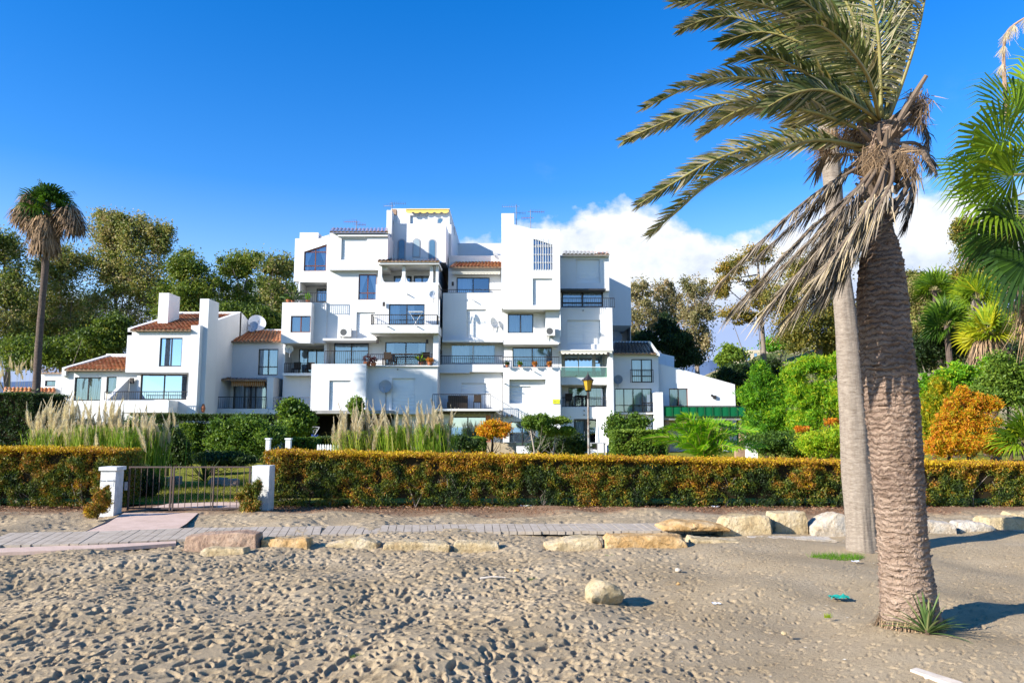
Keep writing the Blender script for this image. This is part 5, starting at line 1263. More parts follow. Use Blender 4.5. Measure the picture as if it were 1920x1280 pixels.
# clipped hedges
def hedge_leaves(x0, x1, y0, y1, ztop, zbot, dens, ln, wd, tint_side, tint_top, ragged=.05, sparse_low=True):
    """ztop: function of x"""
    out = []; T = []
    L = x1 - x0; H = ztop((x0 + x1) / 2) - zbot
    n = int(L * H * dens)
    x = RNG.uniform(x0, x1, n); z = zbot + (np.vectorize(ztop)(x) - zbot) * RNG.uniform(0, 1, n) ** .92
    bump_ = np.array([noise.noise(Vector((a * 2.2, b * 2.6, 1.0))) + .5 * noise.noise(Vector((a * 6, b * 6, 5.0))) for a, b in zip(x, z)])
    lowf = np.clip((z - zbot) / .45, 0, 1)
    keep = (bump_ > -.16 - .22 * lowf) | (RNG.uniform(0, 1, n) < .2)
    y = y0 - bump_ * ragged * 3.0 + np.abs(RNG.normal(0, .09, n))
    C = np.stack([x, y, z], 1)[keep]; pt = np.array([noise.noise(Vector((a * .9, b * 1.6, 9.0))) for a, b in zip(C[:, 0], C[:, 2])])
    hf = np.clip((C[:, 2] - zbot) / max(H, .01), 0, 1)
    pf = np.array([noise.noise(Vector((a * 4.5, b * 5.5, 19.0))) for a, b in zip(C[:, 0], C[:, 2])]); t_ = tint_side + pt * .42 + pf * .55 + .30 * (hf - .45) + RNG.normal(0, .13, len(C)); t_ = np.where((np.vectorize(ztop)(C[:, 0]) - C[:, 2] < RNG.uniform(.01, .16, len(C))), tint_top - .04 + RNG.normal(0, .08, len(C)), t_); out.append(C); T.append(t_)
    m_ = int(L * (y1 - y0) * dens * .8)
    x = RNG.uniform(x0, x1, m_); y = RNG.uniform(y0 - .05, y1, m_); zt = np.vectorize(ztop)(x)
    C = np.stack([x, y, zt + RNG.normal(0, .022, m_) + .018 * np.sin(x * 3.1) * np.sin(x * 7.7 + y) + .05 * (RNG.uniform(0, 1, m_) < .02)], 1); out.append(C); T.append(tint_top + .05 * np.sin(x * 1.7) + RNG.normal(0, .12, m_))
    m_ = int((y1 - y0) * H * dens * .6)
    for xe in (x0, x1):
        y = RNG.uniform(y0, y1, m_); z = RNG.uniform(zbot, ztop(xe), m_); out.append(np.stack([np.full(m_, xe) + RNG.normal(0, .04, m_), y, z], 1)); T.append(tint_side + RNG.normal(0, .15, m_))
    C = np.concatenate(out); return leaf_quads(C, ln, wd, np.concatenate(T), (0, -.3, .8), .9)
def hedge(label, x0, x1, y0, y1, ztop, leaf, dens, ln, wd, ts, tt, cat='hedge', group=None, name='clipped_hedge', zbot=.02, twigs=True, ragged=.05):
    e = thing(name, label, cat, ((x0 + x1) / 2, (y0 + y1) / 2, 0), group)
    V_, Fc, T = hedge_leaves(x0, x1, y0, y1, ztop, zbot, dens, ln, wd, ts, tt, ragged)
    arr('foliage', V_, Fc, leaf, e, T)
    mb = MB(); n = max(2, int((x1 - x0) / .5)); g = .13
    for k in range(n):
        a = x0 + g + (x1 - x0 - 2 * g) * k / n; b = x0 + g + (x1 - x0 - 2 * g) * (k + 1) / n
        mb.poly([(a, y0 + g, zbot + .16), (b, y0 + g, zbot + .16), (b, y0 + g, ztop(b) - .05), (a, y0 + g, ztop(a) - .05)])
        mb.poly([(a, y0 + g, ztop(a) - .05), (b, y0 + g, ztop(b) - .05), (b, y1 - g, ztop(b) - .05), (a, y1 - g, ztop(a) - .05)])
        mb.poly([(b, y1 - g, zbot + .16), (a, y1 - g, zbot + .16), (a, y1 - g, ztop(a) - .05), (b, y1 - g, ztop(b) - .05)])
    for xe in (x0 + g, x1 - g): mb.poly([(xe, y0 + g, zbot + .16), (xe, y1 - g, zbot + .16), (xe, y1 - g, ztop(xe) - .05), (xe, y0 + g, ztop(xe) - .05)])
    mb.build('core_shade', 'hedge_core', e)  # dark sheets, the shade inside the hedge put into their colour
    if twigs:
        mb = MB()
        for k in range(int((x1 - x0) * 5)):
            x = random.uniform(x0 + .1, x1 - .1); y = random.uniform(y0 + .08, y1 - .2); h = random.uniform(.35, .7)
            for q in range(3): mb.tube([(x, y, 0), (x + random.gauss(0, .08), y - .02, h * .5), (x + random.gauss(0, .2), y0 + .04, h)], [.012, .009, .004], 4, False)
        mb.build('stems', 'bark_grey', e)
    return e
def interp(tab):
    def f(x):
        if x <= tab[0][0]: return tab[0][1]
        for (a, b), (c, e) in zip(tab[:-1], tab[1:]):
            if x <= c: return b + (e - b) * (x - a) / (c - a)
        return tab[-1][1]
    return f
HY = 15.5
zt1 = interp([(Xp(px, py, HY), Zp(py, HY)) for px, py in ((-80, 842), (100, 843), (222, 846))])
zt2 = interp([(Xp(px, py, HY), Zp(py, HY)) for px, py in ((487, 848), (700, 852), (1000, 858), (1300, 863), (1600, 868), (1950, 872))])
hedge('long front hedge left of the gate with golden top and rusty patches', -13.5, Xp(218, 900, HY), HY, HY + 1.0, zt1, 'leaf_hedge', 6000, .055, .019, .38, .84, name='front_hedge')
hedge('long front hedge right of the gate with golden top and brown green side', Xp(492, 900, HY), 13.5, HY, HY + 1.0, zt2, 'leaf_hedge', 6000, .055, .019, .31, .84, name='front_hedge')
def pxhedge(label, px0, px1, py0, py1, Y, dep, leaf='leaf_mid', ts=.4, tt=.75, dens=1500, ln=.09, wd=.05, zb=None):
    x0, x1, z0, z1 = rect(px0, px1, py0, py1, Y); zb_ = 0.02 if zb is None else z0
    return hedge(label, x0, x1, Y, Y + dep, lambda x: z1, leaf, dens, ln, wd, ts, tt, 'hedge', 'clipped garden hedges', zbot=zb_, twigs=False, ragged=.03)
pxhedge('dark clipped hedge bar forming the top of the garden arch', 293, 500, 778, 795, 33, 1.2, 'leaf_dark', .5, .9, zb=1)
pxhedge('clipped hedge pillar left of the dark garden opening', 335, 362, 795, 862, 32.8, 1.0, 'leaf_mid', .55, .8)
pxhedge('clipped dark hedge pillar right of the dark garden opening', 388, 408, 795, 862, 33.2, 1.0, 'leaf_dark', .6, .9)
pxhedge('added dark hedge standing in for shade in the garden arch opening', 360, 390, 796, 862, 35, .8, 'leaf_dark', .25, .6)  # hedge added so that the arch opening reads as dark shade
pxhedge('low hedge right of the two white garden posts', 545, 590, 822, 842, 31, 1.0)
pxhedge('low hedge behind the white picket fence', 592, 640, 820, 842, 32, 1.0, 'leaf_dark', .9, 1)
pxhedge('low hedge left of the golden round shrub', 868, 908, 822, 846, 31, .9)
pxhedge('clipped hedge left of the small date palm', 1152, 1250, 808, 850, 28, 1.4, 'leaf_mid', .55, .8)
pxhedge('dark clipped hedge at far left below the low house', -60, 58, 738, 840, 30, 2.5, 'leaf_dark', .45, .9, dens=900)
pxhedge('bright low hedge along the foot of the apartment terrace', 430, 500, 828, 850, 34, .8, 'leaf_mid', .6, .9)

# cypress seedlings beside the gate posts
def seedling(px0, px1, py0, py1, label, ts, blob):
    b = G((px0 + px1) / 2, py1 - 6); Y = b.y; e = thing('cypress_shrub', label, 'shrub', (b.x, Y, 0), 'young cypress shrubs at the gate')
    cl = []
    for a, b_, rx, ry in blob:
        c = P(a, b_, Y); 
        for k in range(16):
            D = Vector(rand_dirs(1)[0]); q = random.uniform(.3, .95)
            cl.append((tuple(c + Vector((D.x * rx / F * Y * q, D.y * rx / F * Y * q, D.z * ry / F * Y * q))), (rx / F * Y * .33, rx / F * Y * .33, ry / F * Y * .4), random.gauss(ts, .12)))
    Cs = []; T = []
    for c, r, tn in cl:
        k = 330; D = rand_dirs(k); q = RNG.uniform(0, 1, (k, 1)) ** .45 * (1 + RNG.normal(0, .35, (k, 1))); Cs.append(np.array(c) + D * q * np.array(r)); T.append(RNG.normal(tn, .12, k))
    C = np.concatenate(Cs); keep = C[:, 2] > .01; V_, Fc, T = leaf_quads(C[keep], .055, .016, np.concatenate(T)[keep], (0, 0, 1), .9)
    arr('foliage', V_, Fc, 'leaf_hedge', e, T); MB().tube([(b.x, Y, -.02), (b.x, Y, .3)], [.015, .008], 5).build('stem', 'twig', e)
seedling(150, 215, 925, 977, 'golden low cypress shrub at the foot of left gate pillar', .62, [(182, 955, 26, 18), (192, 930, 14, 18)])
seedling(441, 500, 895, 968, 'yellow green cypress shrub in front of right gate pillar', .42, [(470, 945, 26, 20), (475, 915, 16, 22), (463, 930, 18, 18)])
# litter of dry leaves under the hedge
n = 9000; x = RNG.uniform(-12, 12, n); y = 14.0 + np.abs(RNG.normal(0, 1, n)) * .0 + RNG.beta(3, 1.3, n) * 1.7
keep = (x < Xp(190, 950, 15)) | (x > Xp(500, 950, 15)); V_, Fc, T = leaf_quads(np.stack([x, y, RNG.uniform(.012, .035, n)], 1)[keep], .05, .014, RNG.uniform(0, 1, keep.sum()), (1, .3, 0), 1.2)
tag(arr('leaf_litter', V_, Fc, 'leaf_litter', None, T), 'rust brown dry litter along the foot of the front hedge', 'leaf litter', None, 'stuff')

# ------------------------------------------------------------------ gate
GY = 14.75
def pillar(px0, px1, py0, py1, Y, dep, label, cap=True, lean=0):
    b = G((px0 + px1) / 2, py1); x0 = Xp(px0, py1 - 10, Y); x1 = Xp(px1, py1 - 10, Y); z1 = Zp(py0, Y)
    xt0 = Xp(px0 + lean, py0, Y)
    e = thing('gate_pillar', label, 'pillar', ((x0 + x1) / 2, Y, 0), 'white gate pillars')
    MB().box(x0, x1, Y, Y + dep, -.05, z1 - (.07 if cap else 0)).build('shaft', 'pillar_plaster', e)
    if cap: MB().box(x0 - .03, x1 + .03, Y - .03, Y + dep + .03, z1 - .068, z1).build('capstone', 'pillar_plaster', e)
    return e, x0, x1, z1
e1, a0, a1, az = pillar(185, 213, 875, 962, 14.35, .30, 'left white gate pillar with small engraved plate and capstone')
MB().box(a0 + .03, a1 - .03, 14.345, 14.349, az - .36, az - .22).build('plate', 'paint_white', e1)
text('ZONA PRIVADA', ((a0 + a1) / 2, 14.342, az - .275), .042, 'ink_grey', e1); MB().box(a0 + .05, a1 - .05, 14.34, 14.344, az - .345, az - .338).build('rule_line', 'ink_grey', e1)
e2, b0, b1, bz = pillar(470, 503, 873, 945, 14.75, .35, 'right white gate pillar half hidden by young cypress', False)
gx0, gx1 = a1 + .05, b0 - .02
e = thing('iron_gate', 'rusty brown iron double gate of thin vertical bars with grey top rail', 'gate', ((gx0 + gx1) / 2, GY, 0))
zt = Zp(874, GY); gm = gx0 + (gx1 - gx0) * .36
for nm, (a, b) in (('gate_leaf', (gx0, gm - .012)), ('gate_leaf', (gm + .012, gx1))):
    mb = MB()
    for z in (.07, zt - .012): mb.box(a, b, GY - .015, GY + .015, z - .014, z + .014)
    for x in (a + .014, b - .014): mb.box(x - .014, x + .014, GY - .0152, GY + .0152, .03, zt)
    L = mb.build(nm, 'gate_iron', e)
    n = int((b - a) / .118)
    mb = MB()
    for k in range(1, n): x = a + (b - a) * k / n; mb.tube([(x, GY, .07), (x, GY, zt)], .0075, 6, False)
    mb.build('bars', 'gate_iron', L)
c = gx0 + .02; MB().box(a1 + .002, a1 + .05, GY - .06, GY + .0, .42, .58).build('latch', 'metal_grey', e)
mb = MB(); xx = gx0 + (gx1 - gx0) * .70; mb.tube([(xx, GY, 0), (xx, GY, zt)], .016, 6); mb.build('post', 'gate_iron', e)

# agave and stones behind the gate
def rosette(name, label, loc, n, L, wdt, leaf, cat='plant', up=.5, tint=.5, seed=0, droop=.25, group=None):
    loc = Vector(loc); e = thing(name, label, cat, loc, group); mb = MB()
    for k in range(n):
        a = random.uniform(0, 6.28); el = random.uniform(.1, 1.35) * up + .15; l_ = L * random.uniform(.65, 1.1)
        dr = Vector((math.cos(a) * math.cos(el), math.sin(a) * math.cos(el), math.sin(el))); s_ = dr.cross(Vector((0, 0, 1))).normalized()
        pr = loc + dr * .02; prev = None; N_ = 6; tn = min(1, max(0, random.gauss(tint, .22)))
        for q in range(N_ + 1):
            u = q / N_; p = loc + dr * l_ * u + Vector((0, 0, -droop * l_ * u * u * math.cos(el))); w_ = wdt * (1 - u) ** .6 * (.7 + .6 * math.sin(u * 2.4)) * .5 + .0005
            up_ = s_.cross(dr).normalized() * w_ * .45
            cur = (p - s_ * w_ + up_, p, p + s_ * w_ + up_)
            if prev: mb.poly([prev[0], prev[1], cur[1], cur[0]], tn); mb.poly([prev[1], prev[2], cur[2], cur[1]], tn)
            prev = cur
    mb.build('leaves', leaf, e, True, True)
    MB().tube([loc - Vector((0, 0, .05)), loc + Vector((0, 0, L * .12))], [wdt * 1.1, wdt * .7], 8).build('stem', 'twig', e); return e
plain('agave_bark', (.25, .22, .15))
p = G(370, 905); rosette('agave_plant', 'spiky grey green agave in the bed behind the gate', (p.x, 18.6, .05), 46, .72, .05, 'leaf_yucca', tint=.25, up=.9, droop=.1)
p = G(385, 880); rosette('agave_plant', 'darker spiky agave farther back below the olive shrub', (Xp(385, 875, 22), 22, .05), 40, .8, .05, 'leaf_dark', tint=.9, up=.9, droop=.1)
for k, (px, py, s_, lb, mt) in enumerate(((300, 905, .20, 'yellow stone behind the gate bars left of the agave', 'rock_ochre'), (318, 903, .14, 'small grey stone beside the yellow one behind the gate', 'rock_brown'), (405, 905, .16, 'pale grey stone right of the agave behind the gate', 'rock_brown'), (428, 908, .15, 'pale stone nearest the right gate pillar in the bed', 'rock_brown'))):
    o = rock('garden_stone', lb, px - 16, px + 16, py - 10, py + 8, None, .3, mt, 30 + k, None, 0, 'stones in the garden bed')
# bed of dark soil around them
mb = MB(); a = Xp(290, 912, 18.2); b = Xp(470, 912, 18.2); mb.poly([(a, 18.0, .040), (b, 17.8, .040), (b + .6, 20.5, .040), (a - .2, 20.5, .040)]); flat('bed_soil', (.05, .035, .025), .95)
o = mb.build('garden_bed', 'bed_soil'); o['kind'] = 'structure'
# white posts, picket fence, stone wall, bench, table
def gpost(px0, px1, py0, Y, label):
    x0, x1 = Xp(px0, 835, Y), Xp(px1, 835, Y); z = Zp(py0, Y); e = thing('garden_post', label, 'post', ((x0 + x1) / 2, Y, 0), 'white garden posts')
    MB().box(x0, x1, Y, Y + .2, 0, z - .053).build('shaft', 'paint_white', e); MB().box(x0 - .03, x1 + .03, Y - .03, Y + .23, z - .05, z).build('cap', 'paint_white', e)
gpost(498, 505, 821, 29, 'white garden post on the left behind the front hedge'); gpost(535, 544, 821, 29, 'white garden post on the right behind the front hedge')
x0, x1 = Xp(596, 838, 28), Xp(634, 838, 28); zt = Zp(832, 28); e = thing('picket_fence', 'short white picket fence just above the front hedge', 'fence', ((x0 + x1) / 2, 28, 0))
for k in range(9):
    x = x0 + (x1 - x0) * k / 8; MB().prism_y([(x - .03, .05), (x + .03, .05), (x + .03, zt - .05), (x, zt), (x - .03, zt - .05)], 28, 28.02).build('picket', 'paint_white', e)
MB().box(x0, x1, 28.022, 28.05, zt - .2, zt - .13).build('rail', 'paint_white', e)
x0, x1, z0, z1 = rect(896, 968, 829, 850, 33); e = MB().box(x0, x1, 33, 33.4, 0, z1).build('stone_garden_wall', 'stone_wall'); tag(e, 'low yellow stone wall behind the golden round shrub', 'wall')
x0, x1, z0, z1 = rect(1402, 1420, 815, 850, 34); e = thing('garden_shrine', 'small white pillar with tiled top right of the date palm', 'pillar', ((x0 + x1) / 2, 34, 0)); MB().box(x0, x1, 34, 34.4, 0, z1).build('shaft', 'paint_white', e)
MB().prism_y([(x0 - .08, z1), (x1 + .08, z1), ((x0 + x1) / 2, z1 + .35)], 33.95, 34.45).build('roof', 'terracotta', e)
x0, x1, z0, z1 = rect(1380, 1402, 836, 850, 36); e = MB().box(x0, x1, 36, 36.3, 0, z1).build('brick_wall', 'terracotta_pale'); tag(e, 'low reddish brick wall left of the small white pillar', 'wall')
zz = 0.0; c = Xp(1122, 835, 43); e = table_set(c, 43, .0, 'small pale garden table right of the lamp post', .9, 'metal_grey')
x = Xp(1120, 806, 44); e = thing('folded_parasol', 'folded pale parasol against shaded wall right of the lamp', 'parasol', (x, 44, 0)); MB().tube([(x, 44, 0), (x, 44, 2.3)], .025, 6).build('pole', 'metal_grey', e); MB().tube([(x, 44, .75), (x, 44, 1.3), (x, 44, 2.25)], [.13, .10, .03], 10).build('canopy', 'paint_white', e)
p = P(1146, 840, 30); tag(MB().box(p.x - .14, p.x + .14, 30, 30.3, .0, p.z + .12).build('storage_bin', 'blue_tarp'), 'small dark blue bin at the foot of the clipped hedge', 'bin')
# triangular grey emblem panel standing in the dark garage
pc = P(590, 806, 44); e = thing('emblem_panel', 'pale triangular emblem outline on blue board in dark garage', 'sign', (pc.x, 44, 0)); x, z = pc.x, pc.z
mb = MB(); tri = [Vector((x - .28, 44, z + .20)), Vector((x + .28, 44, z + .16)), Vector((x + .02, 44, z - .28))]
for k in range(3): mb.tube([tri[k], tri[(k + 1) % 3]], .028, 6)
mb.tube([(x - .12, 44, z + .12), (x - .03, 44, z - .12), (x + .03, 44, z + .08)], .018, 5); mb.tube([(x + .05, 44, z + .10), (x + .14, 44, z + .02), (x + .05, 44, z - .10)], .018, 5)
mb.build('emblem', 'metal_grey', e); MB().box(x - .2, x + .2, 44.03, 44.06, 0, z - .25).build('board', 'blue_tarp', e)

# ------------------------------------------------------------------ lamp post
LY = 26.5; p = P(1104, 840, LY); e = thing('street_lamp', 'old style lamp post with amber glass lantern behind the front hedge', 'street lamp', (p.x, LY, 0)); x = p.x
z0 = Zp(732, LY); mb = MB(); mb.tube([(x, LY, 0), (x, LY, .5), (x, LY, .55), (x, LY, z0 - .35), (x, LY, z0 - .3)], [.075, .07, .05, .038, .05], 12); m, t = newmat('lamp_post_paint'); v = objco(t)
finish(t, princ(t, t.ramp(t.noise(5, 5, .7, v), [(.4, (.30, .29, .27)), (.6, (.17, .12, .09))]), .6, .2, .4)); mb.build('post', 'lamp_post_paint', e)
MB().tube([(x, LY, z0 - .3), (x, LY, z0 - .05), (x, LY, z0)], [.035, .04, .13], 8).build('lantern_base', 'black_iron', e)
def frustum(mb, z0, z1, r0, r1, n=6, cap=False):
    for k in range(n):
        a, b = 2 * math.pi * k / n + .3, 2 * math.pi * (k + 1) / n + .3
        mb.poly([(x + r0 * math.cos(a), LY + r0 * math.sin(a), z0), (x + r0 * math.cos(b), LY + r0 * math.sin(b), z0), (x + r1 * math.cos(b), LY + r1 * math.sin(b), z1), (x + r1 * math.cos(a), LY + r1 * math.sin(a), z1)])
mb = MB(); frustum(mb, z0 + .01, z0 + .36, .105, .19); ln_ = mb.build('lantern_glass', 'lamp_amber', e)
mb = MB()
for k in range(6):
    a = 2 * math.pi * k / 6 + .3; mb.tube([(x + .11 * math.cos(a), LY + .11 * math.sin(a), z0), (x + .196 * math.cos(a), LY + .196 * math.sin(a), z0 + .37)], .012, 4)
mb.build('lantern_frame', 'black_iron', e)
mb = MB(); frustum(mb, z0 + .36, z0 + .36, .19, .25); frustum(mb, z0 + .362, z0 + .50, .25, .09); frustum(mb, z0 + .50, z0 + .56, .09, .05); mb.tube([(x, LY, z0 + .55), (x, LY, z0 + .66)], [.03, .01], 6); mb.build('lantern_cap', 'black_iron', e)
# ------------------------------------------------------------------ palms
def catmull(pts, n):
    pts = [Vector(p) for p in pts]; pts = [pts[0] * 2 - pts[1]] + pts + [pts[-1] * 2 - pts[-2]]; out = []; S_ = len(pts) - 3
    for k in range(n + 1):
        q = k / n * S_; i = min(int(q), S_ - 1); u = q - i; p0, p1, p2, p3 = pts[i:i + 4]
        out.append(.5 * ((2 * p1) + (p2 - p0) * u + (2 * p0 - 5 * p1 + 4 * p2 - p3) * u * u + (3 * p1 - p0 - 3 * p2 + p3) * u ** 3))
    return out
def frond(mbl, mbr, ctrl, n=95, L=.30, w=.011, wind=Vector((-1, .1, -.12)), wk=.55, tint=.45, tv=.18, start=.12, r0=.016, droop=.25, vee=.35, fold=.6, roll=.75, taper=.62, yellow=None, up=Vector((0, 0, 1)), ragged=.0):
    P_ = catmull(ctrl, 60); tot = len(P_) - 1
    mbr.tube(P_[::3], [r0 * (1 - k / (len(P_[::3]) - 1)) ** .7 + .003 for k in range(len(P_[::3]))], 6)
    for k in range(n):
        u = start + (1 - start) * k / n; q = u * tot; i = min(int(q), tot - 1); p = P_[i].lerp(P_[i + 1], q - i); T = (P_[i + 1] - P_[i]).normalized()
        S_ = T.cross(up); S_ = S_.normalized() if S_.length > .05 else T.orthogonal().normalized(); U_ = S_.cross(T).normalized(); ro = Matrix.Rotation(roll, 3, T); S_ = ro @ S_; U_ = ro @ U_
        for s_ in (-1, 1):
            if random.random() < ragged: continue
            prof = min(1, (u - start) * 6 + .35) * (1 - taper * max(0, (u - .45) / .55) ** 1.4)
            l_ = L * prof * random.uniform(.75, 1.12)
            fwd = .62 + .45 * u
            dr = (T * fwd + S_ * s_ * (1 - .35 * u) + U_ * (vee + random.gauss(0, .16)) + wind * (wk + random.gauss(0, .1)) + Vector((random.gauss(0, .08), random.gauss(0, .08), random.gauss(0, .08)))).normalized()
            sd = dr.cross(U_ + Vector((random.gauss(0, .3), random.gauss(0, .3), 0))); sd = sd.normalized() if sd.length > .05 else S_
            m1 = p + dr * l_ * .5 + Vector((0, 0, -droop * l_ * .12)); m2 = p + (dr + wind * .15).normalized() * l_ + Vector((0, 0, -droop * l_ * .5))
            tn = random.gauss(tint, tv)
            if yellow and random.random() < yellow: tn = .62 + random.random() * .3
            tn = min(1, max(0, tn)); w_ = w * random.uniform(.8, 1.2)
            mbl.poly([p - sd * w_ * .4, p + sd * w_ * .4, m1 + sd * w_, m1 - sd * w_], tn); mbl.poly([m1 - sd * w_, m1 + sd * w_, m2 + sd * .0012, m2 - sd * .0012], tn + .06)

def trunk_rings(prof, Y0, step, disp, nseg=96):
    """prof: [(py,left,right)] at depth Y0 -> displaced tube"""
    rows = []
    for k in range(len(prof) - 1):
        (a, l0, r0_), (b, l1, r1_) = prof[k], prof[k + 1]; n = max(1, int(abs(b - a) / step))
        for q in range(n): u = q / n; rows.append((a + (b - a) * u, l0 + (l1 - l0) * u, r0_ + (r1_ - r0_) * u))
    rows.append(prof[-1]); V_ = np.empty((len(rows), nseg, 3))
    th = np.linspace(0, 2 * math.pi, nseg, endpoint=False)
    for i, (py, l, r_) in enumerate(rows):
        A = P(l, py, Y0); B = P(r_, py, Y0); c = (A + B) / 2; rad = (B.x - A.x) / 2 
        for j, t_ in enumerate(th):
            dd_ = disp(t_, c.z, rad); rr = rad + dd_
            V_[i, j] = (c.x + rr * math.cos(t_), c.y + rr * math.sin(t_), c.z)
    n = len(rows); i = np.repeat(np.arange(n - 1), nseg); j = np.tile(np.arange(nseg), n - 1); a = i * nseg + j; b = i * nseg + (j + 1) % nseg
    return V_.reshape(-1, 3), np.stack([a, b, b + nseg, a + nseg], 1)

# ---- thick leaning palm in front
PY = 6.25
base = P(1712, 1205, PY); fp = thing('date_palm', 'thick ridged palm in front with windblown half dead fronds', 'palm tree', (base.x, PY, 0))
prof = [(1225, 1655, 1770), (1205, 1655, 1768), (1190, 1656, 1764), (1150, 1655, 1758), (1110, 1654, 1750), (1060, 1652, 1741), (1010, 1649, 1735), (960, 1645, 1731), (900, 1640, 1728), (830, 1634, 1724), (760, 1626, 1719), (700, 1620, 1713), (650, 1616, 1707), (600, 1612, 1702), (540, 1610, 1696), (500, 1614, 1691), (460, 1620, 1681), (430, 1626, 1672), (405, 1630, 1667), (380, 1632, 1664), (350, 1630, 1668), (320, 1622, 1676), (290, 1616, 1684), (260, 1618, 1684), (235, 1626, 1678)]
def dispA(t_, z, rad):
    ph = z / (.040 + .006 * noise.noise(Vector((math.cos(t_) * 2, math.sin(t_) * 2, z * .7)))) + 1.3 * noise.noise(Vector((math.cos(t_) * 1.6, math.sin(t_) * 1.6, z * 1.5))) * 2 + .75 * noise.noise(Vector((math.cos(t_) * 3.2, math.sin(t_) * 3.2, z * 7)))
    s_ = ph % 1; ridge_ = (s_ ** 1.5)
    return .014 * ridge_ * (.6 + .8 * noise.noise(Vector((math.cos(t_) * 4, math.sin(t_) * 4, z * 9 + 4)))) + .009 * noise.noise(Vector((math.cos(t_) * 3, math.sin(t_) * 3, z * 22))) + .006 * noise.noise(Vector((math.cos(t_) * 22, math.sin(t_) * 22, z * 60)))  - .006
V_, Fc = trunk_rings(prof, PY, 1.6, dispA, 110)
m, t = newmat('palm_bark'); v = objco(t, 1, 1, 3.2); v1 = objco(t)
n1 = t.noise(11, 7, .7, v, .6); n2 = t.noise(1.3, 4, .6, v1); n3 = t.noise(45, 5, .7, objco(t, 1, 1, 4))
c = t.ramp(n1, [(.3, (.22, .15, .11)), (.45, (.37, .265, .195)), (.58, (.48, .355, .265)), (.72, (.62, .49, .38))])
wv = t.add('ShaderNodeTexWave', wave_type='BANDS', bands_direction='Z'); wv.inputs['Scale'].default_value = 6.4; wv.inputs['Distortion'].default_value = 9; wv.inputs['Detail'].default_value = 4; wv.inputs['Detail Scale'].default_value = 1.6; wv.inputs['Detail Roughness'].default_value = .65; t.link(v1, wv.inputs['Vector'])
cr = t.math('MULTIPLY', t.math('SUBTRACT', .34, wv.outputs[1]), 3.2, clamp=True)
c = t.mix(t.math('MULTIPLY', cr, .8), c, (.07, .045, .032))
sz = t.add('ShaderNodeSeparateXYZ'); t.link(v1, sz.inputs[0]); lowz = t.math('MULTIPLY', t.math('SUBTRACT', t.math('ADD', .75, t.math('MULTIPLY', t.noise(2.5, 5, .7, v1), 1.1)), sz.outputs[2]), 1.6, clamp=True)
c = t.mix(t.math('MULTIPLY', lowz, .55), c, t.ramp(n1, [(.35, (.40, .28, .20)), (.6, (.66, .50, .37))]))
c = t.mix(t.math('MULTIPLY', t.math('SUBTRACT', n3, .5), 2.2, clamp=True), c, (.13, .08, .055))
c = t.mix(t.math('MULTIPLY', n2, .5), c, (.44, .29, .20)); c = t.mix(t.math('MULTIPLY', t.math('SUBTRACT', t.noise(2.1, 5, .7, v1), .52), 3.0, clamp=True), c, (.19, .125, .09))
finish(t, princ(t, c, .95, 0, .08, t.math('ADD', t.math('ADD', n1, n3), wv.outputs[1]), 1.0, .022))
arr('trunk', V_, Fc, 'palm_bark', fp, None, True)
mb = MB()      # broken leaf bases standing out of the bark
for k in range(420):
    py = random.uniform(440, 1185); i_ = next(q for q in range(len(prof) - 1) if prof[q + 1][0] <= py); (a0_, l0_, r0_), (a1_, l1_, r1_) = prof[i_], prof[i_ + 1]; u = (py - a0_) / (a1_ - a0_)
    A = P(l0_ + (l1_ - l0_) * u, py, PY); B = P(r0_ + (r1_ - r0_) * u, py, PY); c = (A + B) / 2; rd = (B.x - A.x) / 2; t_ = random.uniform(0, 6.28)
    o_ = Vector((math.cos(t_), math.sin(t_), 0)); s_ = Vector((-o_.y, o_.x, 0)); b = c + o_ * (rd - .008); wv_ = random.uniform(.018, .05); th_ = random.uniform(.006, .014); ou = random.uniform(.012, .03)
    pts = [b - s_ * wv_, b + s_ * wv_, b + s_ * wv_ * .7 + o_ * ou + Vector((0, 0, th_)), b - s_ * wv_ * .6 + o_ * ou * .8 + Vector((0, 0, th_ * random.uniform(.3, 1.3)))]
    lo = [p + Vector((0, 0, -th_)) - o_ * .004 for p in pts]; mb.poly(pts); mb.poly(lo[::-1])
    for q in range(4): mb.poly([pts[q], lo[q], lo[(q + 1) % 4], pts[(q + 1) % 4]])
mb.build('bark_ledges', 'palm_bark', fp)
mb = MB(); bc = P(1711, 1195, PY)
for k in range(420):
    t_ = random.uniform(0, 6.28); o_ = Vector((math.cos(t_), math.sin(t_), 0)); b = Vector((bc.x, PY, 0)) + o_ * random.uniform(.22, .26) + Vector((0, 0, random.uniform(.02, .12))); e__ = b + o_ * random.uniform(.02, .09) + Vector((random.gauss(0, .02), random.gauss(0, .02), -.12)); s_ = Vector((-o_.y, o_.x, 0)) * .004
    mb.poly([b - s_, b + s_, e__ + s_, e__ - s_], random.random())
mb.build('root_fibres', 'thatch', fp, False, True)
CC = P(1655, 262, PY)
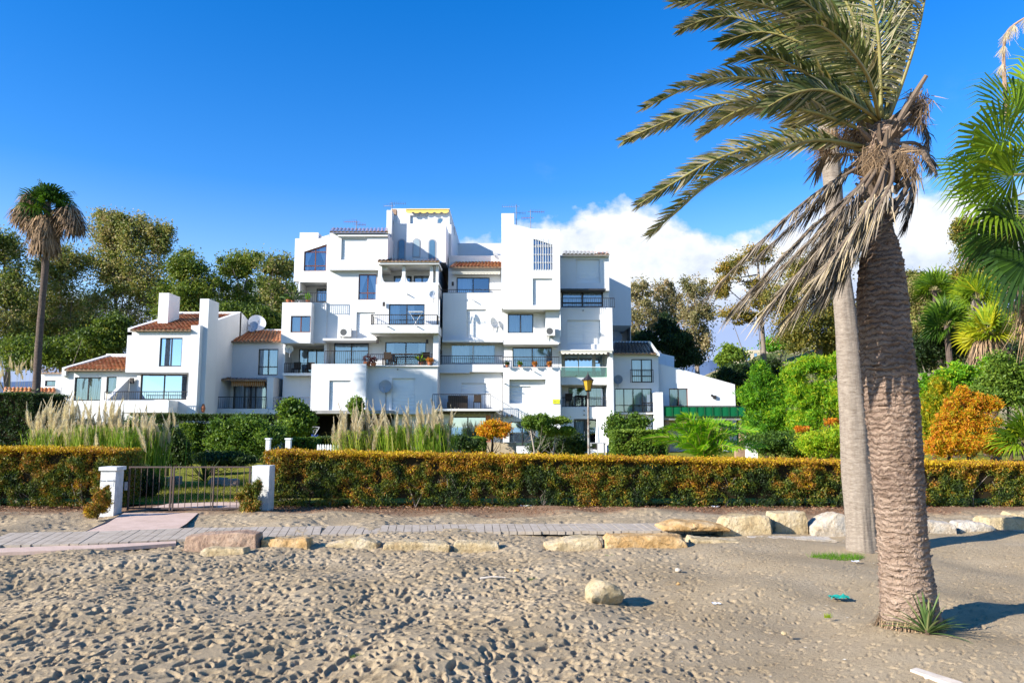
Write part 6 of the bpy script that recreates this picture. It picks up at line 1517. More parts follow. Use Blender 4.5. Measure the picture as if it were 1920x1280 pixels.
# leaf-base boots round the crown and cut stubs
mb = MB()
for k in range(120):
    z = random.uniform(Zp(415, PY), Zp(235, PY)); a = random.uniform(0, 6.28); q = (z - Zp(415, PY)) / (Zp(235, PY) - Zp(415, PY))
    cx = P(1648 + 4 * q, 300, PY).x; r_ = .085 + .05 * math.sin(q * 3.0)
    o_ = Vector((math.cos(a), math.sin(a), 0)); b = Vector((cx, PY, z)) + o_ * r_ * .8; l_ = random.uniform(.06, .17) * (.7 + q)
    dr = (o_ * random.uniform(.5, 1.1) + Vector((0, 0, random.uniform(.3, 1.2)))).normalized(); mb.tube([b, b + dr * l_ * .5, b + dr * l_], [.030, .024, .010], 5)
mb.build('leaf_boots', 'rachis_dry', fp)
mb = MB(); mb.tube([P(1672, 250, 6.2), P(1700, 200, 6.1), P(1737, 142, 6.0)], [.030, .026, .018], 7); mb.tube([P(1690, 275, 6.1), P(1730, 285, 6.05), P(1756, 326, 6.0)], [.03, .026, .012], 7)
mb.tube([P(1690, 300, 6.15), P(1702, 350, 6.05), P(1670, 402, 6.0)], [.024, .022, .012], 7); mb.build('cut_stub', 'rachis_dry', fp)
mb = MB()       # dry fibre bundles
for (px, py, rx, ry, Y, k_) in ((1722, 200, 24, 42, 6.2, 420), (1548, 262, 24, 30, 6.5, 260), (1640, 300, 36, 40, 6.1, 420), (1700, 300, 30, 30, 6.0, 240), (1600, 250, 40, 40, 6.3, 360)):
    c = P(px, py, Y)
    for q in range(k_):
        D = Vector(rand_dirs(1)[0]); p = c + Vector((D.x * rx / F * Y, D.y * .15, D.z * ry / F * Y)) * random.uniform(.2, 1)
        dr = Vector((random.gauss(-.3, .4), random.gauss(0, .4), random.gauss(-.8, .4))).normalized() * random.uniform(.06, .2); s_ = dr.cross(Vector((0, 1, 0))).normalized() * .0035
        mb.poly([p - s_, p + s_, p + dr * .6 + s_, p + dr], random.random())
mb.build('dry_fibre', 'thatch', fp, False, True)
def fr(ctrl, kind, **k):
    pts = [P(a, b, Y) for a, b, Y in ctrl]; ml, mr = MB(), MB()
    frond(ml, mr, pts, **k); 
    r_ = mr.build('frond', 'rachis_dry' if kind == 'dead' else 'rachis_green', fp, True)
    o = ml.build('leaflets', 'leaf_palm_dead' if kind == 'dead' else 'leaf_palm', r_, False, True)
live = dict(n=112, L=.31, w=.0088, tv=.24, wk=.28, tint=.38, yellow=.12)
fr([(1640, 235, 6.2), (1570, 195, 6.1), (1480, 158, 5.9), (1390, 145, 5.7), (1300, 160, 5.6), (1208, 203, 5.5)], 'live', **{**live, 'roll': 0.6, 'tint': .5, 'L': .22, 'vee': .55})
fr([(1635, 245, 6.2), (1560, 195, 6.3), (1450, 178, 6.4), (1330, 200, 6.5), (1240, 232, 6.5), (1168, 264, 6.6)], 'live', **{**live, 'roll': 1.0, 'tint': .62, 'L': .25})
fr([(1630, 250, 6.2), (1540, 215, 6.0), (1440, 195, 5.9), (1370, 215, 5.9), (1315, 252, 5.9)], 'live', **{**live, 'roll': 0.7, 'tint': .68, 'L': .24})
fr([(1625, 285, 6.2), (1540, 262, 6.3), (1440, 268, 6.4), (1340, 300, 6.5), (1260, 345, 6.6), (1195, 385, 6.6)], 'live', **{**live, 'roll': 1.1, 'tint': .52, 'yellow': .2, 'L': .24})
fr([(1620, 275, 6.2), (1530, 262, 6.0), (1440, 290, 5.8), (1350, 330, 5.7), (1280, 385, 5.6), (1222, 440, 5.6)], 'live', **{**live, 'roll': 0.5, 'tint': .4, 'yellow': .3, 'L': .27})
fr([(1640, 230, 6.2), (1580, 150, 6.4), (1490, 80, 6.6), (1390, 35, 6.7), (1330, 35, 6.7), (1275, 55, 6.7)], 'live', **{**live, 'roll': 0.8, 'tint': .42, 'L': .28})
fr([(1645, 225, 6.2), (1590, 120, 6.1), (1520, 50, 6.0), (1430, 10, 5.9), (1350, -4, 5.8), (1262, 6, 5.8)], 'live', **{**live, 'roll': 0.4, 'tint': .5, 'L': .28})
fr([(1640, 235, 6.2), (1560, 170, 6.0), (1480, 120, 5.8), (1420, 105, 5.7), (1370, 118, 5.6)], 'live', **{**live, 'roll': 0.2, 'tint': .3, 'L': .25})
fr([(1640, 230, 6.2), (1600, 130, 6.5), (1560, 60, 6.8), (1480, 0, 7.1), (1380, -50, 7.3)], 'live', **{**live, 'roll': 0.3, 'tint': .3, 'L': .32})
fr([(1648, 225, 6.2), (1625, 110, 6.3), (1595, 20, 6.3), (1540, -60, 6.3), (1450, -120, 6.3)], 'live', **{**live, 'roll': 0.6, 'tint': .35, 'L': .34})
fr([(1645, 230, 6.2), (1600, 140, 5.9), (1560, 60, 5.7), (1510, 5, 5.5), (1430, -30, 5.4)], 'live', **{**live, 'roll': 0.9, 'tint': .25, 'L': .3})
fr([(1652, 222, 6.2), (1650, 110, 6.1), (1640, 20, 6.0), (1610, -80, 5.8), (1560, -140, 5.7)], 'live', **{**live, 'roll': -0.4, 'tint': .42, 'L': .34, 'yellow': .25})
fr([(1658, 225, 6.2), (1672, 130, 6.4), (1680, 50, 6.6), (1680, -40, 6.8), (1660, -110, 7.0)], 'live', **{**live, 'roll': -0.7, 'tint': .4, 'L': .33, 'wk': .9})
fr([(1664, 228, 6.2), (1690, 160, 6.1), (1716, 80, 6.0), (1732, 10, 6.0), (1744, -60, 6.0)], 'live', **{**live, 'roll': 0.3, 'tint': .75, 'L': .26, 'wk': 1.4, 'ragged': .45})
fr([(1645, 235, 6.3), (1600, 180, 6.9), (1540, 130, 7.5), (1480, 110, 8.0), (1420, 130, 8.4)], 'live', **{**live, 'roll': 0.8, 'tint': .3, 'L': .36})
fr([(1650, 228, 6.2), (1630, 150, 5.6), (1590, 90, 5.1), (1540, 50, 4.8), (1490, 50, 4.6)], 'live', **{**live, 'roll': 0.2, 'tint': .3, 'L': .26})
fr([(1650, 232, 6.3), (1640, 170, 6.9), (1620, 110, 7.5), (1600, 60, 8.0), (1560, 40, 8.3)], 'live', **{**live, 'roll': 0.9, 'tint': .25, 'L': .36})
dead = dict(n=130, L=.34, w=.0072, wk=.6, tint=.5, tv=.24, droop=.5, vee=-.1, wind=Vector((-.8, .05, -.55)), roll=.15, taper=.2, start=.26)
fr([(1640, 300, 6.2), (1590, 325, 6.1), (1520, 370, 6.0), (1440, 440, 5.9), (1335, 545, 5.9)], 'dead', **{**dead, 'L': .25, 'wk': .5})
fr([(1650, 310, 6.2), (1600, 360, 6.3), (1520, 430, 6.3), (1450, 500, 6.3), (1375, 580, 6.3)], 'dead', **{**dead, 'L': .27, 'wk': .55})
fr([(1655, 300, 6.1), (1610, 370, 5.9), (1550, 450, 5.8), (1490, 520, 5.75), (1440, 575, 5.7)], 'dead', **dead)
fr([(1665, 295, 6.1), (1640, 360, 5.8), (1600, 430, 5.7), (1550, 500, 5.6), (1490, 585, 5.6)], 'dead', **{**dead, 'tint': .75})
fr([(1672, 290, 6.1), (1672, 340, 5.85), (1640, 400, 5.7), (1600, 470, 5.65), (1540, 560, 5.6)], 'dead', **{**dead, 'tint': .65})
fr([(1690, 285, 6.15), (1715, 320, 6.05), (1700, 380, 6.0), (1680, 405, 6.0)], 'dead', **{**dead, 'L': .22, 'n': 60, 'ragged': .3})
fr([(1680, 270, 6.2), (1720, 270, 6.3), (1745, 300, 6.4), (1752, 318, 6.4)], 'dead', **{**dead, 'L': .12, 'n': 45, 'ragged': .4, 'wk': .2})
fr([(1632, 290, 6.3), (1590, 290, 6.6), (1550, 290, 6.8), (1530, 320, 6.9)], 'dead', **{**dead, 'L': .2, 'n': 55, 'wk': .3})
fr([(1660, 300, 6.3), (1610, 380, 6.7), (1560, 440, 7.0), (1520, 500, 7.2)], 'dead', **{**dead, 'L': .32})

for pts, kk in (
    ([(1650, 230, 6.2), (1610, 200, 6.0), (1550, 170, 5.9), (1490, 175, 5.8), (1440, 200, 5.8)], dict(roll=1.2, tint=.3)),
    ([(1650, 225, 6.2), (1600, 160, 6.3), (1520, 90, 6.4), (1430, 60, 6.5), (1350, 80, 6.5)], dict(roll=.9, tint=.25)),
    ([(1650, 222, 6.2), (1620, 120, 6.2), (1560, 40, 6.2), (1470, 0, 6.1), (1390, 5, 6.1)], dict(roll=.6, tint=.35)),
    ([(1655, 220, 6.2), (1640, 130, 6.3), (1610, 60, 6.4), (1570, 10, 6.5), (1510, -20, 6.5)], dict(roll=1.0, tint=.2)),
    ([(1640, 240, 6.3), (1590, 215, 6.6), (1530, 215, 6.9), (1480, 240, 7.1)], dict(roll=.5, tint=.55)),
    ([(1660, 222, 6.2), (1685, 150, 6.3), (1705, 70, 6.4), (1712, -10, 6.4)], dict(roll=.4, tint=.45, wk=1.1))):
    fr(pts, 'live', **{**live, **kk})
for pts, kk in (
    ([(1650, 300, 6.2), (1620, 340, 6.0), (1570, 400, 5.9), (1500, 470, 5.85), (1400, 560, 5.8)], dict(L=.3, wk=.5)),
    ([(1660, 310, 6.2), (1630, 400, 6.3), (1590, 470, 6.3), (1540, 530, 6.3), (1480, 590, 6.3)], dict(L=.32, wk=.5, tint=.35)),
    ([(1645, 290, 6.3), (1600, 310, 6.5), (1560, 350, 6.6), (1500, 410, 6.7), (1420, 480, 6.7)], dict(L=.26, wk=.4, tint=.3)),
    ([(1670, 300, 6.1), (1650, 370, 5.9), (1625, 430, 5.85), (1585, 500, 5.8), (1560, 545, 5.8)], dict(L=.3, wk=.6, tint=.6)),
    ([(1690, 290, 6.2), (1712, 330, 6.2), (1712, 380, 6.2), (1700, 420, 6.2)], dict(L=.2, n=60, tint=.2)),
    ([(1680, 240, 6.3), (1715, 225, 6.4), (1738, 245, 6.4), (1742, 275, 6.4)], dict(L=.14, n=50, tint=.2, wk=.2))):
    fr(pts, 'dead', **{**dead, **kk})

# ---- grey straight trunk behind it (fan palm, crown above the picture)
Q_ = 10.05
base = P(1620, 1040, Q_); gp = thing('fan_palm', 'slim smooth grey palm trunk standing behind the thick palm', 'palm tree', (base.x, Q_, 0))
prof = [(1052, 1584, 1653), (1040, 1588, 1650), (1000, 1588, 1645), (960, 1585, 1642), (900, 1581, 1637), (850, 1579, 1632), (800, 1577, 1628), (700, 1572, 1617), (600, 1566, 1606), (500, 1560, 1592), (430, 1553, 1584), (350, 1546, 1578), (260, 1538, 1571), (180, 1530, 1562), (100, 1522, 1554), (0, 1512, 1544), (-150, 1498, 1530), (-300, 1484, 1515)]
def dispB(t_, z, rad):
    low_ = max(0, min(1, (1.0 - z) / .5)); rings = ((z / .045 + .8 * noise.noise(Vector((math.cos(t_), math.sin(t_), z)))) % 1) ** 2 * .004
    groove = abs(noise.noise(Vector((math.cos(t_) * 7, math.sin(t_) * 7, z * .8)))) * -.022 * low_
    return rings * (1 - low_ * .6) + groove + .01 * noise.noise(Vector((math.cos(t_) * 2, math.sin(t_) * 2, z * 1.2)))
V_, Fc = trunk_rings(prof, Q_, 3.0, dispB, 84)
m, t = newmat('smooth_palm_bark'); v = objco(t, 1, 1, 5); v1 = objco(t, 3, 3, .5)
n1 = t.math('ADD', t.math('MULTIPLY', t.noise(7, 7, .75, v), .5), t.math('MULTIPLY', t.noise(13, 6, .75, objco(t, 1.5, 1.5, 9)), .5)); n2 = t.noise(6, 5, .65, v1)
c = t.ramp(n1, [(.36, (.13, .10, .075)), (.5, (.25, .205, .16)), (.64, (.36, .305, .245))]); c = t.mix(t.math('MULTIPLY', t.math('SUBTRACT', n2, .52), 2.0, clamp=True), c, (.16, .12, .09))
finish(t, princ(t, c, .9, 0, .1, t.math('ADD', n1, n2), .7, .015))
arr('trunk', V_, Fc, 'smooth_palm_bark', gp, None, True)

def fan_leaf(mb, mp, hub, dr, Rr, n=32, spread=R(118), droop=.35, tint=.5, pet=None, wind=Vector((-.25, 0, 0)), cup=.25, w=.5, tv=.09, roll=None):
    dr = dr.normalized(); S_ = dr.cross(Vector((0, 0, 1))); S_ = S_.normalized() if S_.length > .1 else Vector((1, 0, 0)); U_ = S_.cross(dr).normalized()
    ro = Matrix.Rotation(random.uniform(-1.2, 1.2) if roll is None else roll * random.uniform(.7, 1.2), 3, dr); S_ = ro @ S_; U_ = ro @ U_
    if pet is not None: mp.tube([pet, pet.lerp(hub, .5) + Vector((0, 0, .04)), hub], [.018, .014, .010], 5)
    da = 2 * spread / n; tn0 = random.gauss(tint, .12)
    for k in range(n):
        a = -spread + da * (k + .5); d0 = (dr * math.cos(a) + S_ * math.sin(a) + U_ * cup * math.cos(a * .7)).normalized(); sd = (-dr * math.sin(a) + S_ * math.cos(a)).normalized()
        l_ = Rr * (.72 + .28 * math.cos(a * .8)) * random.uniform(.9, 1.08); ww = l_ * .55 * math.tan(da / 2) * 1.1
        m1 = hub + d0 * l_ * .55; e_ = (d0 + wind * .35 + Vector((0, 0, -droop * .6))).normalized(); m2 = m1 + e_ * l_ * .28; e2 = (d0 + wind * .5 + Vector((0, 0, -droop * 1.9))).normalized(); m3 = m2 + e2 * l_ * .30
        pl = U_ * ww * .5 * (1 if k % 2 else -1); tn = min(1, max(0, tn0 + random.gauss(0, tv)))
        mb.poly([hub, m1 + sd * ww + pl, m1, ], tn); mb.poly([hub, m1, m1 - sd * ww + pl], tn)
        mb.poly([m1 - sd * ww + pl, m1 + sd * ww + pl, m2 + sd * ww * .5, m2 - sd * ww * .5], tn); mb.poly([m2 - sd * ww * .5, m2 + sd * ww * .5, m3 + sd * .001, m3 - sd * .001], tn + .05)
def fan_crown(e, c, n, pl, Rr, leaf='leaf_fan', tint=.5, elr=(-.5, 1.3), nseg=26, droop=.35, seed=0, dirs=None, wind=Vector((-.25, 0, 0))):
    c = Vector(c)
    for k in range(n):
        if dirs: dr = Vector(dirs[k]).normalized()
        else:
            a = k * 2.399 + random.gauss(0, .2); el = elr[0] + (elr[1] - elr[0]) * (k + .5) / n; dr = Vector((math.cos(a) * math.cos(el), math.sin(a) * math.cos(el), math.sin(el)))
        q = random.uniform(.8, 1.15); hub = c + dr * pl * q; mb, mp = MB(), MB(); tn = tint + .25 * (0.5 - (k / n)) * 0
        fan_leaf(mb, mp, hub, (dr + Vector((0, 0, -.25))), Rr * random.uniform(.85, 1.1), nseg, tint=tn, pet=c + dr * .05, droop=droop, wind=wind)
        r_ = mp.build('petiole', 'rachis_green', e); mb.build('fan_leaf', leaf, r_, False, True)
def skirt(e, pts, r0, n, L, tint=.5, w=.006, spread=.25, name='thatch_skirt'):
    mb = MB(); pts = [Vector(p) for p in pts]
    for k in range(n):
        q = random.random() * (len(pts) - 1); i = int(q); c = pts[i].lerp(pts[min(i + 1, len(pts) - 1)], q - i); a = random.uniform(0, 6.28); o_ = Vector((math.cos(a), math.sin(a), 0)); b = c + o_ * r0 * random.uniform(.3, .9)
        l_ = L * random.uniform(.6, 1.1); dr = (o_ * random.uniform(0, spread * 1.6) + Vector((random.gauss(0, .12), random.gauss(0, .12), -1))).normalized(); s_ = Vector((-o_.y, o_.x, 0)) * w * random.uniform(.6, 1.5)
        m1 = b + (o_ * spread * 1.2 + dr).normalized() * l_ * .4; m2 = m1 + dr * l_ * .6
        tn = min(1, max(0, random.gauss(tint, .25))); mb.poly([b - s_, b + s_, m1 + s_ * 1.3, m1 - s_ * 1.3], tn); mb.poly([m1 - s_ * 1.3, m1 + s_ * 1.3, m2 + s_ * .4, m2 - s_ * .4], tn)
    return mb.build(name, 'thatch', e, False, True)
tp_ = P(1499, -300, Q_)
skirt(gp, [P(1524, 30, Q_), P(1512, -120, Q_), P(1500, -290, Q_)], .30, 1500, .8, .55, .008, .35)
fan_crown(gp, tp_, 18, .8, .8, tint=.45, elr=(-.3, 1.3))

# ---- tall fan palm at the left
LYp = 36.3
b = P(60, 830, LYp); lp = thing('fan_palm', 'tall slender fan palm at the far left with brown dead skirt', 'palm tree', (b.x, LYp, 0))
prof = [(866, 53, 76), (830, 55, 73), (760, 59, 74), (700, 63, 76), (640, 67, 79), (560, 74, 85), (500, 79, 91), (460, 82, 94), (400, 83, 95), (380, 84, 94)]
V_, Fc = trunk_rings(prof, LYp, 4.0, lambda t_, z, r_: .006 * ((z / .09) % 1) + .012 * noise.noise(Vector((math.cos(t_) * 3, math.sin(t_) * 3, z * 2))), 20)
plain('dark_palm_bark', (.17, .125, .10), (.08, .06, .05), 5, .95, 0, .1, .8, .03, (1, 1, 4)); arr('trunk', V_, Fc, 'dark_palm_bark', lp, None, True)
cc = P(90, 392, LYp)
fan_crown(lp, cc, 24, .6, 1.0, 'leaf_fan', .22, (-.35, 1.45), 22, .8, wind=Vector((.25, 0, 0)))
for (a, b_, rx, tn) in ((48, 400, .32, .5), (70, 420, .34, .45), (128, 400, .3, .5), (138, 418, .22, .35), (90, 425, .3, .5), (60, 375, .25, .4)):
    c = P(a, b_, LYp); skirt(lp, [c + Vector((0, 0, .4)), c - Vector((0, 0, .2))], rx * 1.6, 380, .85, tn, .02, .5, 'dead_fans')
skirt(lp, [P(88, 405, LYp), P(86, 435, LYp), P(85, 455, LYp)], .62, 1500, 1.0, .5, .02, .18)

# ---- green fan palm at the right edge (trunk just outside)
RY = 10.5; rc = P(2010, 330, RY); rp = thing('fan_palm', 'glossy green fan palm leaning in from the right edge with drooping tips', 'palm tree', (rc.x, RY, 0))
MB().tube([(rc.x + .2, RY, 0), (rc.x + .1, RY, 2), rc], [.28, .2, .16], 16).build('trunk', 'smooth_palm_bark', rp)
for (px, py, Y, dx, dz, Rr, tn, dp) in ((1905, 215, 10.2, -.55, .75, .62, .42, .5), (1945, 170, 10.6, -.2, 1, .6, .35, .4), (1880, 280, 10.0, -1, .25, .66, .62, .55), (1850, 330, 10.6, -1, .05, .66, .5, .6), (1900, 330, 9.6, -.8, -.1, .6, .55, .8),
                                     (1870, 385, 10.2, -1, -.15, .62, .62, .7), (1905, 420, 9.9, -.7, -.5, .62, .2, .9), (1880, 455, 10.5, -.6, -.7, .6, .15, 1.0), (1930, 480, 10.0, -.3, -.9, .62, .12, 1.0), (1910, 520, 10.8, -.3, -1, .5, .1, 1.0), (1940, 300, 11.0, -.5, .5, .6, .25, .5), (1950, 400, 10.8, -.4, -.3, .6, .1, .8)):
    hub = P(px, py, Y); mb, mp = MB(), MB(); fan_leaf(mb, mp, hub, Vector((dx, random.uniform(-.5, .3), dz)), Rr * 1.42, 34, R(105), dp, tn, rc, Vector((-.15, 0, 0)), .2, roll=random.choice((-1, 1)) * 1.0)
    r_ = mp.build('petiole', 'rachis_green', rp); mb.build('fan_leaf', 'leaf_fan', r_, False, True)
skirt(rp, [P(1950, 480, 11.2), P(1960, 600, 11.2)], .35, 700, .7, .75, .008, .3)
mb = MB(); st = catmull([P(1890, 240, 10.4), P(1884, 160, 10.3), P(1882, 100, 10.3), P(1890, 58, 10.2), P(1935, 25, 10.0)], 24); mb.tube(st, [.035 - .001 * k for k in range(25)], 6); s1 = mb.build('flower_stalk', 'terracotta_pale', rp)
mb = MB()
for q in (10, 14, 18, 20, 23):
    for k in range(60):
        p = st[q]; l_ = random.uniform(.08, .26); dr = Vector((random.gauss(-.35, .3), random.gauss(0, .3), -1)).normalized(); s_ = Vector((.0025, 0, 0)); mb.poly([p - s_, p + s_, p + dr * l_ + s_, p + dr * l_ - s_], random.random())
mb.build('tassels', 'plume', s1, False, True)

# ---- mid distance fan palms
def small_fan(label, px, py, Y, r_, n, tint, trunk_z0=0, sk=0, pl=.5, elr=(-.5, 1.4)):
    c = P(px, py, Y); e = thing('fan_palm', label, 'palm tree', (c.x, Y, 0), 'fan palms among the shrubs on the right')
    MB().tube([(c.x, Y, 0), (c.x + .05, Y, c.z * .5), c], [.24, .18, .14], 10).build('trunk', 'dark_palm_bark', e)
    fan_crown(e, c, n, pl * r_, r_, 'leaf_fan', tint, elr, 20, .3)
    if sk: skirt(e, [c + Vector((0, 0, 0)), c - Vector((0, 0, sk * .6))], .55, 900, sk, .6, .02, .3)
small_fan('fan palm with small green crown above dark trees', 1752, 545, 46, 1.0, 16, .5)
small_fan('upright bright green fan palm left of the hanging fans', 1832, 560, 42, 1.15, 16, .62, elr=(.1, 1.45))
small_fan('yellowing fan palm with broad pale dead skirt', 1850, 625, 36, 1.05, 22, .85, sk=1.6)
small_fan('darker fan palm tucked left of the yellowing one', 1775, 610, 40, 1.1, 18, .3)
small_fan('low bright fan palm at the right edge just above the hedge', 1925, 830, 19, .72, 16, .62, pl=.35, elr=(-.1, 1.4))
# ---- young date palm above the hedge
DY = 24; c0 = P(1318, 862, DY); dp_ = thing('young_date_palm', 'bright green young date palm in front of the green netting', 'palm tree', (c0.x, DY, 0))
MB().tube([(c0.x, DY, 0), (c0.x, DY, c0.z + .1)], [.22, .2], 12).build('trunk', 'dark_palm_bark', dp_)
for k in range(34):
    a = k * 2.399; el = .3 + 1.15 * ((k * 7) % 34) / 34; l_ = random.uniform(1.5, 1.95); h = Vector((math.cos(a), math.sin(a), 0)); e1_ = math.cos(el); s1_ = math.sin(el)
    pts = [c0, c0 + h * l_ * .3 * e1_ + Vector((0, 0, l_ * .36 * s1_ + .1)), c0 + h * l_ * .68 * e1_ + Vector((0, 0, l_ * .66 * s1_ + .12)), c0 + h * l_ * (e1_ + .12) + Vector((0, 0, l_ * .78 * s1_ - .05))]
    ml, mr = MB(), MB(); frond(ml, mr, pts, 52, .42, .017, Vector((-.3, 0, 0)), .25, .5, .2, .1, .02, .4, .4)
    r_ = mr.build('frond', 'rachis_green', dp_); ml.build('leaflets', 'leaf_bright', r_, False, True)

# ------------------------------------------------------------------ pampas grass
def plume_mesh():
    V_ = []; T = []
    for k in range(620):
        u = random.random(); z = u * .55; rr = .078 * math.sin(min(1, u * 1.25 + .08) * math.pi) ** .7 * (1 - u * .5) + .004; a = random.uniform(0, 6.28)
        b = Vector((.10 * u * u, 0, z)); o_ = Vector((math.cos(a), math.sin(a), 0)); tip = b + o_ * rr + Vector((.02, 0, random.uniform(.03, .09))); s_ = Vector((-o_.y, o_.x, .3)) * .0045
        V_ += [b - s_, b + s_, tip]; T.append(random.random())
    return mkmesh('plume', np.array([tuple(v_) for v_ in V_]), np.arange(len(V_)).reshape(-1, 3), 'plume', T)
PL = plume_mesh()
def pampas(label, px0, px1, Y, np_, ztr, blade_h, seed, nb=1500, tint=.5):
    blade_h *= .86
    x0, x1 = Xp(px0, 800, Y), Xp(px1, 800, Y); cx = (x0 + x1) / 2; e = thing('pampas_grass', label, 'pampas grass', (cx, Y, 0), 'pampas grass clumps behind the hedge')
    mb = MB()
    for k in range(nb):
        a = random.uniform(0, 6.28); b = Vector((cx + random.gauss(0, (x1 - x0) * .20), Y + random.gauss(0, .25), 0)); h = blade_h * random.uniform(.55, 1.08); o_ = Vector((math.cos(a), math.sin(a), 0)) * random.uniform(.1, .55) * h * .55
        s_ = Vector((-math.sin(a), math.cos(a), 0)) * .008; m1 = b + o_ * .35 + Vector((0, 0, h * .62)); m2 = b + o_ * .8 + Vector((0, 0, h)); m3 = b + o_ * 1.35 + Vector((0, 0, h * .93)); tn = min(1, max(0, random.gauss(tint, .22)))
        mb.poly([b - s_, b + s_, m1 + s_, m1 - s_], tn); mb.poly([m1 - s_, m1 + s_, m2 + s_ * .7, m2 - s_ * .7], tn); mb.poly([m2 - s_ * .7, m2 + s_ * .7, m3], tn)
    mb.build('blades', 'blade', e, False, True)
    mb = MB()
    for k in range(np_):
        x = x0 + (x1 - x0) * (k + random.random()) / np_; y = Y + random.gauss(0, .35); z = Zp(random.uniform(*ztr), Y); lean = random.gauss(-.02, .17); s_ = random.uniform(.85, 1.6)
        base_ = Vector((cx + (x - cx) * .6, Y + (y - Y) * .5, 0)); st_ = Vector((x, y, z - .55 * s_)); mb.tube([base_, base_.lerp(st_, .55) + Vector((0, 0, .1)), st_], [.008, .006, .004], 4, False, .9)
        o = link('plume', PL, e); o.location = st_ - OFF[e.name]; o.scale = (s_ * random.uniform(.8, 1.2), s_, s_ * random.uniform(.85, 1.15)); o.rotation_euler = (random.gauss(0, .08), lean, random.uniform(-.8, .8) + math.pi * (random.random() < .5))
    mb.build('stalks', 'blade', e, False, True)
pampas('pampas clump at the palm base with leaning cream plumes', 62, 150, 20.5, 40, (742, 790), 1.75, 1)
pampas('middle left pampas clump with thick pinkish plumes', 135, 230, 20, 44, (745, 792), 1.85, 2)
pampas('pampas clump nearest the gate with darker lower blades', 205, 312, 19.5, 38, (758, 805), 1.8, 3, tint=.35)
pampas('pampas clump right of the picket fence with tall straw plumes', 628, 705, 21, 32, (752, 805), 1.7, 4, tint=.7)
pampas('green pampas clump in front of shuttered terrace door', 700, 785, 21, 26, (752, 800), 1.85, 5)
pampas('pampas clump with tallest plumes beside the dark awning', 775, 848, 20.5, 32, (748, 792), 1.9, 6, tint=.38)
pampas('distant yellow reeds with plumes at the far left edge', -30, 62, 41, 22, (662, 690), 3.6, 7, nb=1200, tint=.6)
# small plants on the sand
p = G(1745, 1203); rosette('yucca_plant', 'small spiky yucca growing at the foot of the thick palm', (p.x - .02, p.y, .06), 52, .38, .024, 'leaf_yucca', up=.95, tint=.5, droop=.3)
def tuft(px, py, r_, h, n, label, lean=0, leaf='leaf_bright', tint=.35, name='grass_tuft', cat='grass tuft'):
    c = G(px, py); mb = MB()
    for k in range(n):
        a = random.uniform(0, 6.28); q = random.random() ** .5 * r_; b = c + Vector((math.cos(a) * q, math.sin(a) * q * .5, -.01)); dr = Vector((random.gauss(lean, .5), random.gauss(0, .4), random.uniform(.4, 1.2))).normalized() * h * random.uniform(.5, 1.1); s_ = dr.cross(Vector((0, 1, .2))).normalized() * .003
        mb.poly([b - s_, b + s_, b + dr], min(1, max(0, random.gauss(tint, .2))))
    o = mb.build(name, leaf, None, False, True); tag(o, label, cat, 'grass tufts on the sand')
tuft(1568, 1045, .34, .10, 500, 'bright grass patch at the foot of the grey palm trunk', .3)
tuft(1205, 1034, .10, .05, 120, 'small green tuft in front of the long ochre block'); tuft(1142, 1043, .07, .05, 70, 'tiny green tuft left of the long ochre block front')
tuft(1552, 1155, .035, .05, 50, 'tiny yellow green sprout left of the thick palm', tint=.8); tuft(1000, 1085, .06, .03, 50, 'dull green tuft up the sand left of the boulder', leaf='leaf_mid'); tuft(1385, 1030, .05, .03, 40, 'pale sprout below the thin buried cream block', tint=.9)
tuft(672, 1228, .08, .025, 60, 'dark green sprouts low left of the sand centre', leaf='leaf_mid')
# litter: crumpled scraps, driftwood
def scrap(px, py, r_, mat, label, name='litter_scrap', sx=1.6):
    c = G(px, py); V_ = []; Fc = []; n = 9; sd = random.random() * 40
    for i in range(n + 1):
        for j in range(n + 1):
            x, y = (i / n - .5) * 2 * r_ * sx, (j / n - .5) * 2 * r_; V_.append((c.x + x + r_ * .3 * noise.noise(Vector((i, j, sd)) * .5), c.y + y, .012 + r_ * .7 * abs(noise.noise(Vector((i * .45, j * .45, sd)))) + r_ * .25 * noise.noise(Vector((i * 1.3, j * 1.3, sd)))))
    for i in range(n):
        for j in range(n): a = i * (n + 1) + j; Fc.append((a, a + n + 1, a + n + 2, a + 1))
    tag(arr(name, np.array(V_), np.array(Fc), mat), label, 'litter', 'scraps of litter')
scrap(1573, 1122, .055, 'litter_teal', 'crumpled teal scrap on the sand left of the thick palm'); scrap(986, 950, .08, 'litter_white', 'crumpled white scrap under the front hedge'); scrap(1340, 951, .05, 'litter_white', 'tiny white scrap under the hedge above the square stone')
scrap(1345, 1103, .022, 'litter_white', 'white fleck on the sand between boulder and palm'); scrap(1605, 1054, .03, 'litter_white', 'white fleck in front of the grey palm trunk'); scrap(1343, 1133, .025, 'litter_white', 'white fleck right of the boulder shadow')
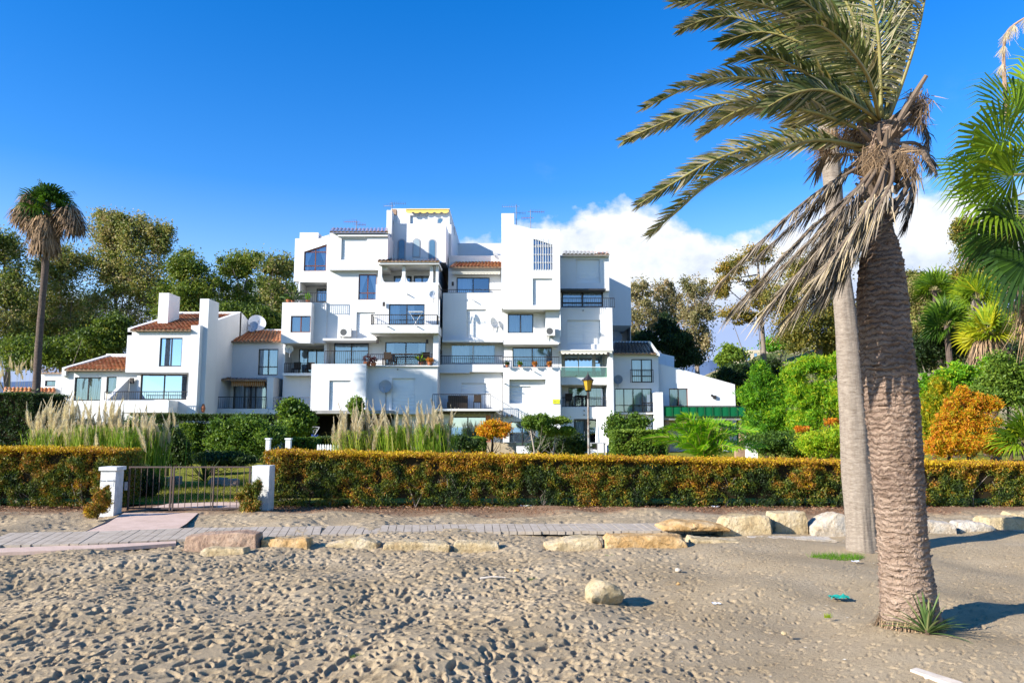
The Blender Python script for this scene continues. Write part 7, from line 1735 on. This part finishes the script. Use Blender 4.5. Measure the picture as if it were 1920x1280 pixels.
a, b = G(1712, 1262), G(1800, 1292); mb = MB(); nrm = Vector((-(b - a).y, (b - a).x, 0)).normalized() * .035
mb.v += [tuple(a - nrm * .7 + Vector((0, 0, z))) for z in (0, .03)] + [tuple(a + nrm + Vector((0, 0, z))) for z in (0, .035)] + [tuple(b - nrm + Vector((0, 0, z))) for z in (0, .03)] + [tuple(b + nrm + Vector((0, 0, z))) for z in (0, .04)]
for f in ((0, 1, 3, 2), (4, 6, 7, 5), (0, 4, 5, 1), (2, 3, 7, 6), (1, 5, 7, 3), (0, 2, 6, 4)): mb.f.append(f); mb.t.append(.5)
plain('driftwood', (.66, .58, .48), (.50, .42, .33), 9, .9); tag(mb.build('driftwood_plank', 'driftwood'), 'bleached plank end at the bottom edge below the thick palm', 'driftwood')
def stick(px0, py0, px1, py1, r_, mat, label):
    a, b = G(px0, py0, .01), G(px1, py1, .015); m_ = a.lerp(b, .5) + Vector((0, .01, .012)); tag(MB().tube([a, m_, b], [r_, r_ * .9, r_ * .5], 6).build('stick', mat), label, 'stick', 'sticks on the sand')
stick(900, 1084, 948, 1082, .014, 'driftwood', 'pale stick lying near the middle of the sand'); stick(1002, 1150, 1024, 1145, .006, 'driftwood', 'short white stick left of the boulder'); stick(1138, 1188, 1182, 1176, .004, 'twig', 'thin dark twig below the boulder')

# wind-blown bits on the sand: nobody could count them
n = 5200; yy = 4.2 + 10.2 * RNG.uniform(0, 1, n) ** .8; xx = RNG.uniform(-1, 1, n) * (yy * .8); hz_ = RNG.uniform(.0, .012, n)
V_, Fc, T = leaf_quads(np.stack([xx, yy, hz_], 1), .022, .008, RNG.uniform(0, 1, n), (1, .4, 0), 1.5)
V_[:, 2] = np.abs(V_[:, 2]) * .5 + .002
leafmat('sand_bits', [(0, (.06, .04, .03)), (.55, (.16, .11, .08)), (.75, (.42, .34, .25)), (1, (.75, .70, .62))], .05, .9, .05)
tag(arr('debris', V_, Fc, 'sand_bits', None, T), 'tiny dark and pale bits of shell and plant scattered over the sand', 'debris', None, 'stuff')
